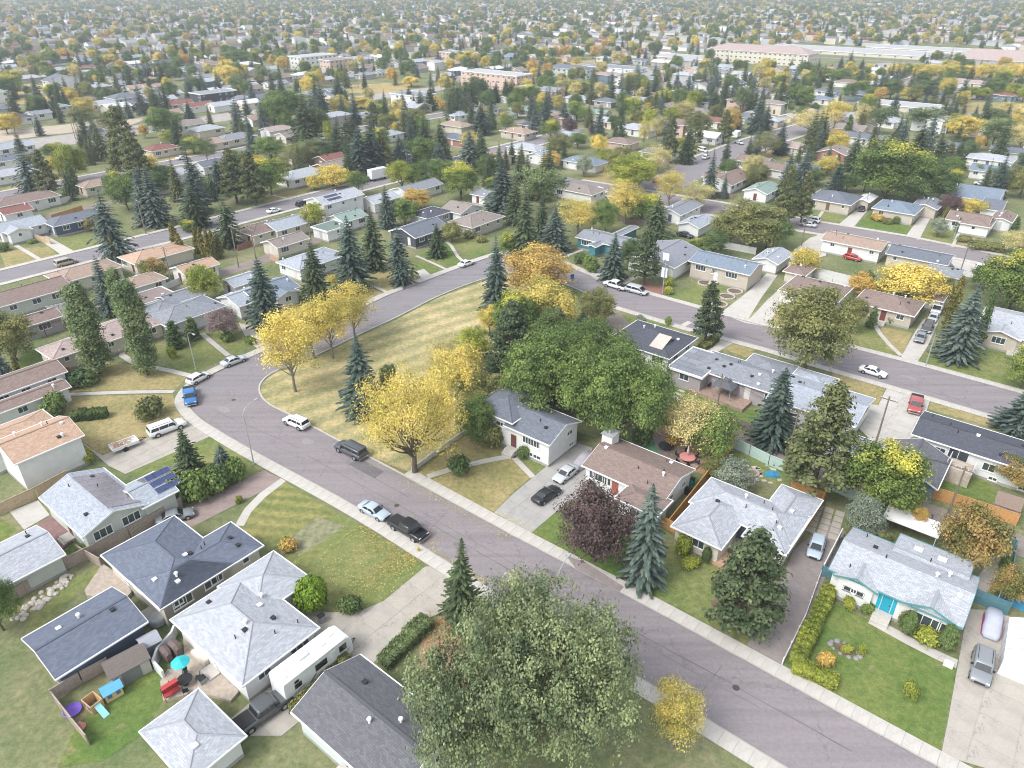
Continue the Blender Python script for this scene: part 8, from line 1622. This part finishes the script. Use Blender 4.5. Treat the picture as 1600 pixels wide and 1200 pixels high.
# fire hydrants, boxes
b = MB(); b.tube((0, 0, 0), (0, 0, .6), .13, .12, 8); b.lathe([(.15, .6), (.12, .72), (.03, .8)], 8); b.tube((-.22, 0, .42), (.22, 0, .42), .06, .06, 6); o = b.build('fire_hydrant', COLM('hydrant', (.5, .35, .05)), None, loc=G(654, 862)); tag(o, 'small fire hydrant on the sidewalk behind the black pickup', 'hydrant')
# fallen leaves
def litter(name, boxes, n, cols, size=.085):
    rng = np.random.default_rng(5); Cs = []
    for (x0, y0, x1, y1, wid) in boxes:
        a_, b_ = G(x0, y0), G(x1, y1); d = b_ - a_; s = Vector((-d.y, d.x, 0)).normalized()
        for i in range(n): q = a_ + d * rng.random() + s * rng.normal() * wid; Cs.append((q.x, q.y, .062 + rng.random() * .02))
    C = np.array(Cs); N_ = unit(np.array([0, 0, 1.0]) + rng.normal(size=C.shape) * .25)
    o = link(name, quads_mesh(name, leaf_quads(rng, C, N_, size), cols)); o['kind'] = 'stuff'
litter('fallen_leaves', [(630, 748, 800, 842, .5), (640, 742, 560, 700, .5), (650, 740, 700, 725, 2.5), (620, 700, 700, 740, 3.5), (455, 605, 500, 600, 3.0), (520, 562, 555, 535, 2.5), (560, 822, 655, 880, 1.6), (600, 870, 560, 930, 4.0), (668, 858, 760, 912, .4), (772, 803, 830, 838, .7)], 800, FK['gold'])
litter('fallen_leaves', [(560, 822, 655, 880, 1.2), (590, 880, 620, 900, 4.0), (700, 950, 700, 1000, 2.0), (1040, 690, 1100, 700, 3.0)], 650, FK['orange'], .11)
# ------------------------------------------------------------------ the rest of the town: lots on the same two directions
OCC = HOUSES
def free(x, y, r):
    for hx, hy, hr in OCC:
        if (x - hx) ** 2 + (y - hy) ** 2 < (hr + r) ** 2: return False
    return True
def inpoly(x, y, poly):
    c = False; j = len(poly) - 1
    for i in range(len(poly)):
        if (poly[i][1] > y) != (poly[j][1] > y) and x < (poly[j][0] - poly[i][0]) * (y - poly[i][1]) / (poly[j][1] - poly[i][1]) + poly[i][0]: c = not c
        j = i
    return c
NOGO = [[(1455, 176), (1480, 158), (1640, 150), (1640, 207), (1540, 203)], [(1330, 112), (1290, 108), (1290, 92), (1440, 92), (1430, 112)], [(0, 130), (60, 125), (130, 150), (70, 170), (0, 165)], [(-20, 228), (60, 190), (240, 178), (180, 205), (60, 222)], [(940, 108), (1010, 100), (1030, 120), (945, 128)], [(540, 130), (660, 124), (690, 154), (600, 160), (540, 147)], [(845, 96), (935, 92), (935, 106), (855, 110)]]
RDS = [(S2F, S2N), (S5F, S5N), (AF, AN), (S3F, S3N), (N4L, N4R)]
RP = [[(p[0], p[1] - 3) for p in a] + [(p[0], p[1] + 3) for p in reversed(b)] for a, b in RDS]
rngf = random.Random(21)
left_dir = YA; right_dir = XA
t2 = (G(300, 366)).dot(XA); t5 = (G(300, 255)).dot(XA)       # street positions across the left rows
u1 = (G(1200, 540)).dot(YA); u3 = (G(1300, 360)).dot(YA)
slots = []
def rows(origin_t, period, direction, across, tmin, tmax, smin, smax, side):
    k = tmin
    while k < tmax:
        for off, flip in ((16.5, 0), (period - 16.5, 1)):
            s = smin + rngf.uniform(0, 10)
            while s < smax:
                c = direction * s + across * (origin_t + k * period + off); slots.append((c.x, c.y, direction is YA, flip, side)); s += rngf.uniform(16.5, 19.5)
        k += 1
rows(t2, t5 - t2 if abs(t5 - t2) > 60 else 88, YA, XA, -34, 40, -1200, 2600, 'L')
rows(u1, u3 - u1 if abs(u3 - u1) > 60 else 88, XA, YA, -2, 40, -1500, 1900, 'R')
def side_of(x, y): return 'L' if x < 0.02 * y - 10 else 'R'
cand = []
for x, y, isb, flip, sd in slots:
    if y < 330 or sd != side_of(x, y): continue
    q = P((x, y, 3))
    if not (-40 < q[0] < 1640) or q[1] < -2: continue
    cand.append((y, x, isb, flip, q))
cand.sort()
n_ind = 0; farh = MB(); FARM = [rmat(k) for k in ('palegrey', 'grey', 'slate', 'brown', 'tan', 'redbrown')] + [wmat(k) for k in ('white', 'cream', 'beige', 'grey')]
yard_spots = []
for y, x, isb, flip, q in cand:
    bad = any(inpoly(q[0], q[1] + 3, g) for g in NOGO) or any(inpoly(q[0], q[1] + 2, g) for g in RP)
    if bad: continue
    yard_spots.append((x, y, isb, q))
    if not free(x, y, 7.5): continue
    if rngf.random() < .06: continue
    L = rngf.uniform(11, 16); W = rngf.uniform(8, 10); rf = rngf.choice(['palegrey', 'palegrey', 'palegrey', 'white', 'lightgrey', 'lightgrey', 'grey', 'slate', 'brown', 'brown', 'tan', 'greybrown', 'redbrown', 'white', 'darkgrey', 'blueroof', 'green']); wl = rngf.choice(['white', 'white', 'white', 'cream', 'beige', 'grey', 'mauve', 'pinkwall', 'blue'])
    e = 5.4 if rngf.random() < .12 else 3.0; kd = rngf.choice('gghhhx')
    if y < 900 and n_ind < 172:
        ax = 'b' if isb else 'a'; ang = TH + R(rngf.choice([0, 0, 0, rngf.uniform(-4, 4)])); hx, hy = (L / 2, W / 2) if ax == 'a' else (W / 2, L / 2)
        kk_ = {'g': 'gx' if ax == 'a' else 'gy', 'h': 'hip', 'x': 'gy' if ax == 'a' else 'gx'}[kd]; bl = [(-hx, hx, -hy, hy, e, kk_, .34)]
        if rngf.random() < .45: bl.append((-hx * .2, hx * .75, -hy - 2, -hy + 4, e, 'gy' if kd != 'h' else 'hip', .34))
        house('house', (x, y), ang, bl, rf, wl, near=0, vents=0, seed=int(x * 3 + y)); n_ind += 1
        OCC.append((x, y, 8))
        if rngf.random() < .5:   # a garage behind
            g = Vector((x, y, 0)) + (YA if not isb else XA) * (15 if flip else -15) + (XA if not isb else YA) * 3
            if free(g.x, g.y, 4): house('garage', (g.x, g.y), ang, [(-3.3, 3.3, -3.3, 3.3, 2.7, 'gy', .33)], rf, wl, near=0, vents=0, windows=None, cat='garage'); OCC.append((g.x, g.y, 4.5))
    else:
        an = TH + (R(90) if isb else 0); c, s = math.cos(an), math.sin(an); i = len(farh.v); hx, hy = L / 2, W / 2; zr = e + hy * .36; ins = hy if kd == 'h' else 0
        for px_, py_, pz_ in ((-hx, -hy, 0), (hx, -hy, 0), (hx, hy, 0), (-hx, hy, 0), (-hx, -hy, e), (hx, -hy, e), (hx, hy, e), (-hx, hy, e), (-hx + ins, 0, zr), (hx - ins, 0, zr)): farh.v.append((x + px_ * c - py_ * s, y + px_ * s + py_ * c, pz_))
        w_ = 6 + rngf.randrange(4); r_ = rngf.choice([0, 0, 0, 0, 1, 1, 2, 3, 4, 4, 5])
        for f_, m_ in (((0, 1, 5, 4), w_), ((1, 2, 6, 5), w_), ((2, 3, 7, 6), w_), ((3, 0, 4, 7), w_), ((4, 5, 9, 8), r_), ((6, 7, 8, 9), r_), ((5, 6, 9), r_ if ins else w_), ((7, 4, 8), r_ if ins else w_)): farh.f.append(tuple(i + k for k in f_)); farh.m.append(m_)
        OCC.append((x, y, 7))
if farh.f:
    o = farh.build('distant_houses', FARM); o['kind'] = 'stuff'
# far streets between the rows
def strip(c0, d, s0, s1, w, name, mat, z): a = c0 + d * s0; b = c0 + d * s1; n = Vector((-d.y, d.x, 0)) * w / 2; sheet(name, [a - n, b - n, b + n, a + n], z, mat, world_pts=True)
pr = abs(u3 - u1) if abs(u3 - u1) > 60 else 88
for k in range(2, 14):
    c0 = YA * (u1 + k * pr); s_lo = None
    pts = [(s, c0 + XA * s) for s in range(-1200, 2400, 12)]; ok = [s for s, p in pts if p.y > 340 and side_of(p.x, p.y) == 'R' and -100 < P(p)[0] < 1720 and not any(inpoly(*P(p), g) for g in NOGO[:3])]
    if ok: strip(c0, XA, min(ok), max(ok), 9, 'distant_road', ASPH, .024 + k * .0004)
pl_ = abs(t5 - t2) if abs(t5 - t2) > 60 else 88; sg_ = 1 if t5 > t2 else -1
for k in range(3, 14):
    c0 = XA * (t2 + sg_ * k * pl_); ok = [s for s in range(-200, 2600, 12) if (c0 + YA * s).y > 380 and side_of((c0 + YA * s).x, (c0 + YA * s).y) == 'L' and -100 < P(c0 + YA * s)[0] < 1720]
    if ok: strip(c0, YA, min(ok), max(ok), 9, 'distant_road', ASPHB, .029 + k * .0004)
# trees in the gardens of the far rows
n_s, n_b = sum(1 for t in TREES if t[1] in ('spruce_tree', 'pine_tree')), sum(1 for t in TREES if t[1] == 'broadleaf_tree')
rt = random.Random(33); rest = []
tp = [(t[0].location.x, t[0].location.y) for t in TREES]
def near_tree(x, y, r): return any((x - a) ** 2 + (y - b) ** 2 < r * r for a, b in tp)
for (x, y, isb, q) in yard_spots:
    for j in range(rt.choice([2, 3, 3, 4, 4]) - (1 if y > 700 else 0)):
        an = rt.uniform(0, 6.28); r = rt.uniform(8, 21); tx, ty_ = x + r * math.cos(an), y + r * math.sin(an); qq = P((tx, ty_, 0))
        if not free(tx, ty_, -1.5) or any(inpoly(qq[0], qq[1], g) for g in NOGO) or any(inpoly(qq[0], qq[1], g) for g in RP): continue
        if qq[1] > 215: continue
        rest.append((ty_, tx))
for i in range(640):   # gaps in the middle distance
    px_, py_ = rt.uniform(0, 1600), rt.uniform(125, 315); g = G(px_, py_)
    if any(inpoly(px_, py_, q) for q in RP) or not free(g.x, g.y, -1.0) or near_tree(g.x, g.y, 8): continue
    rest.append((g.y, g.x))
for i in range(5200):
    yy = 1500 + 3300 * rt.random(); rest.append((yy, rt.uniform(-.78, .78) * yy))
rest.sort()
GNP = {}
for ty_, tx in rest:
    t = rt.random(); con = t < (.58 if ty_ < 520 else .36)
    if con: code, fk, H, Wd = 'spruce%d' % rt.randrange(4), rt.choice(['dark', 'dark', 'blue', 'bluedark', 'olive']), rt.uniform(8, 17 if ty_ < 520 else 12.5), 0
    else: code, fk, H, Wd = rt.choice(['broad', 'broad', 'low', 'sparse']) , rt.choice(['green', 'green', 'green', 'deep', 'deep', 'dull', 'dull', 'mixed', 'mixed', 'yellow', 'yellow', 'gold', 'lime', 'orange', 'greyg', 'greyg']), rt.uniform(5, 11), 0
    if near_tree(tx, ty_, 3.5): continue
    if ty_ < 900 and ((con and n_s < 295) or (not con and n_b < 295)):
        if con: n_s += 1; tree(code, fk, (tx, ty_), H, H * rt.uniform(.34, .46))
        else: n_b += 1; tree(code + str(rt.randrange(CNT[code])), fk, (tx, ty_), H, H * rt.uniform(.75, 1.05))
        tp.append((tx, ty_))
    else:
        GNP.setdefault(('s' if con else 'b') + str(rt.randrange(2)) + fk, []).append((tx, ty_, H / (12.3 if con else 10)))
for key, L_ in GNP.items():
    # far trees as instances of a full crown on points (too many to be single things)
    src = LIB[('spruce' if key[0] == 's' else 'broad') + key[1]]; pm = src['crown'].copy(); pm.materials.clear(); pm.materials.append(fol(key[2:])); po = bpy.data.objects.new('tree_pattern', pm)
    me = bpy.data.meshes.new('distant_trees'); me.from_pydata([(a, b, 0) for a, b, c in L_], [], []); at = me.attributes.new('size', 'FLOAT', 'POINT'); at.data.foreach_set('value', [c for a, b, c in L_])
    o = link('distant_trees', me); o['kind'] = 'stuff'; ng = bpy.data.node_groups.new('scatter', 'GeometryNodeTree')
    ng.interface.new_socket('Geometry', in_out='INPUT', socket_type='NodeSocketGeometry'); ng.interface.new_socket('Geometry', in_out='OUTPUT', socket_type='NodeSocketGeometry')
    N = ng.nodes.new; L = ng.links.new; gi, go_ = N('NodeGroupInput'), N('NodeGroupOutput'); ip = N('GeometryNodeInstanceOnPoints'); oi = N('GeometryNodeObjectInfo'); oi.inputs['Object'].default_value = po; oi.inputs['As Instance'].default_value = True
    na = N('GeometryNodeInputNamedAttribute'); na.data_type = 'FLOAT'; na.inputs['Name'].default_value = 'size'; rv = N('FunctionNodeRandomValue'); rv.data_type = 'FLOAT'; rv.inputs[3].default_value = 6.28; cx = N('ShaderNodeCombineXYZ')
    L(gi.outputs[0], ip.inputs['Points']); L(oi.outputs['Geometry'], ip.inputs['Instance']); L(na.outputs['Attribute'], ip.inputs['Scale']); L(rv.outputs[1], cx.inputs[2]); L(cx.outputs[0], ip.inputs['Rotation']); L(ip.outputs[0], go_.inputs[0])
    o.modifiers.new('scatter', 'NODES').node_group = ng
print('individual houses', len(rest), sum(1 for r in rest if r[0]<1000), n_ind, 'trees', n_s, n_b)
# ------------------------------------------------------------------ haze
hz = MB(); hz.box(-5400, 5400, -320, 5400, -1.0, 66.0); m = bpy.data.materials.new('haze'); m.use_nodes = True; nt = m.node_tree; nt.nodes.remove(nt.nodes['Principled BSDF']); pvn = nt.nodes.new('ShaderNodeVolumePrincipled')
pvn.inputs['Color'].default_value = (.86, .92, 1.0, 1); pvn.inputs['Density'].default_value = 0.00024; pvn.inputs['Anisotropy'].default_value = 0.2
nt.links.new(pvn.outputs[0], nt.nodes['Material Output'].inputs['Volume']); o = hz.build('haze', m); o['kind'] = 'stuff'
# ------------------------------------------------------------------ labels: what it looks like and what it stands by
bpy.context.view_layer.update()
def loc_of(o): return Vector(o.location)
marks = [(o, n, P(loc_of(o))) for o, d, n in ALL if n]
ORD = ['first', 'second', 'third', 'fourth', 'fifth', 'sixth', 'seventh', 'eighth', 'ninth', 'tenth', 'eleventh', 'twelfth', 'thirteenth', 'fourteenth', 'fifteenth', 'sixteenth', 'seventeenth', 'eighteenth', 'nineteenth', 'twentieth']
buckets = {}
extra_marks = [('curb of the dry green', (560, 640)), ('graded earth at far left', (120, 205)), ('dry school field', (1540, 180)), ('far right street junction', (1090, 275)), ('left back lane', (330, 430)), ('wide street at far left', (60, 235))]
for o, d, n in ALL:
    if o.get('label'): continue
    q = P(loc_of(o)); best = None
    for mo, mn, mq in marks + [(None, a, b) for a, b in extra_marks]:
        if mo is o: continue
        k = 1.0 + max(0, (q[1] - mq[1])) * .004
        dd = math.hypot((q[0] - mq[0]), (q[1] - mq[1]) * 2.2) * k
        if best is None or dd < best[0]: best = (dd, mn, mq)
    dx, dy = q[0] - best[2][0], (q[1] - best[2][1]) * 2.2
    rel = ('left of' if dx < 0 else 'right of') if abs(dx) > abs(dy) else ('behind' if dy < 0 else 'in front of')
    buckets.setdefault((d or o.get('category', 'thing'), rel, best[1]), []).append((q[0], q[1], o))
for (d, rel, mn), L_ in buckets.items():
    if len(L_) == 1: L_[0][2]['label'] = '%s %s the %s' % (d, rel, mn); continue
    L_.sort(key=lambda t: t[0]); n = len(L_)
    for i, (x, y, o) in enumerate(L_):
        if i == 0: pre = 'leftmost'
        elif i == n - 1: pre = 'rightmost'
        else: pre = ORD[min(i, 19)] + '-from-left'
        o['label'] = '%s %s %s the %s' % (pre, d, rel, mn)
for o, d, n in ALL:
    if len(o['label'].split()) > 16: print('LONG', o['label'])
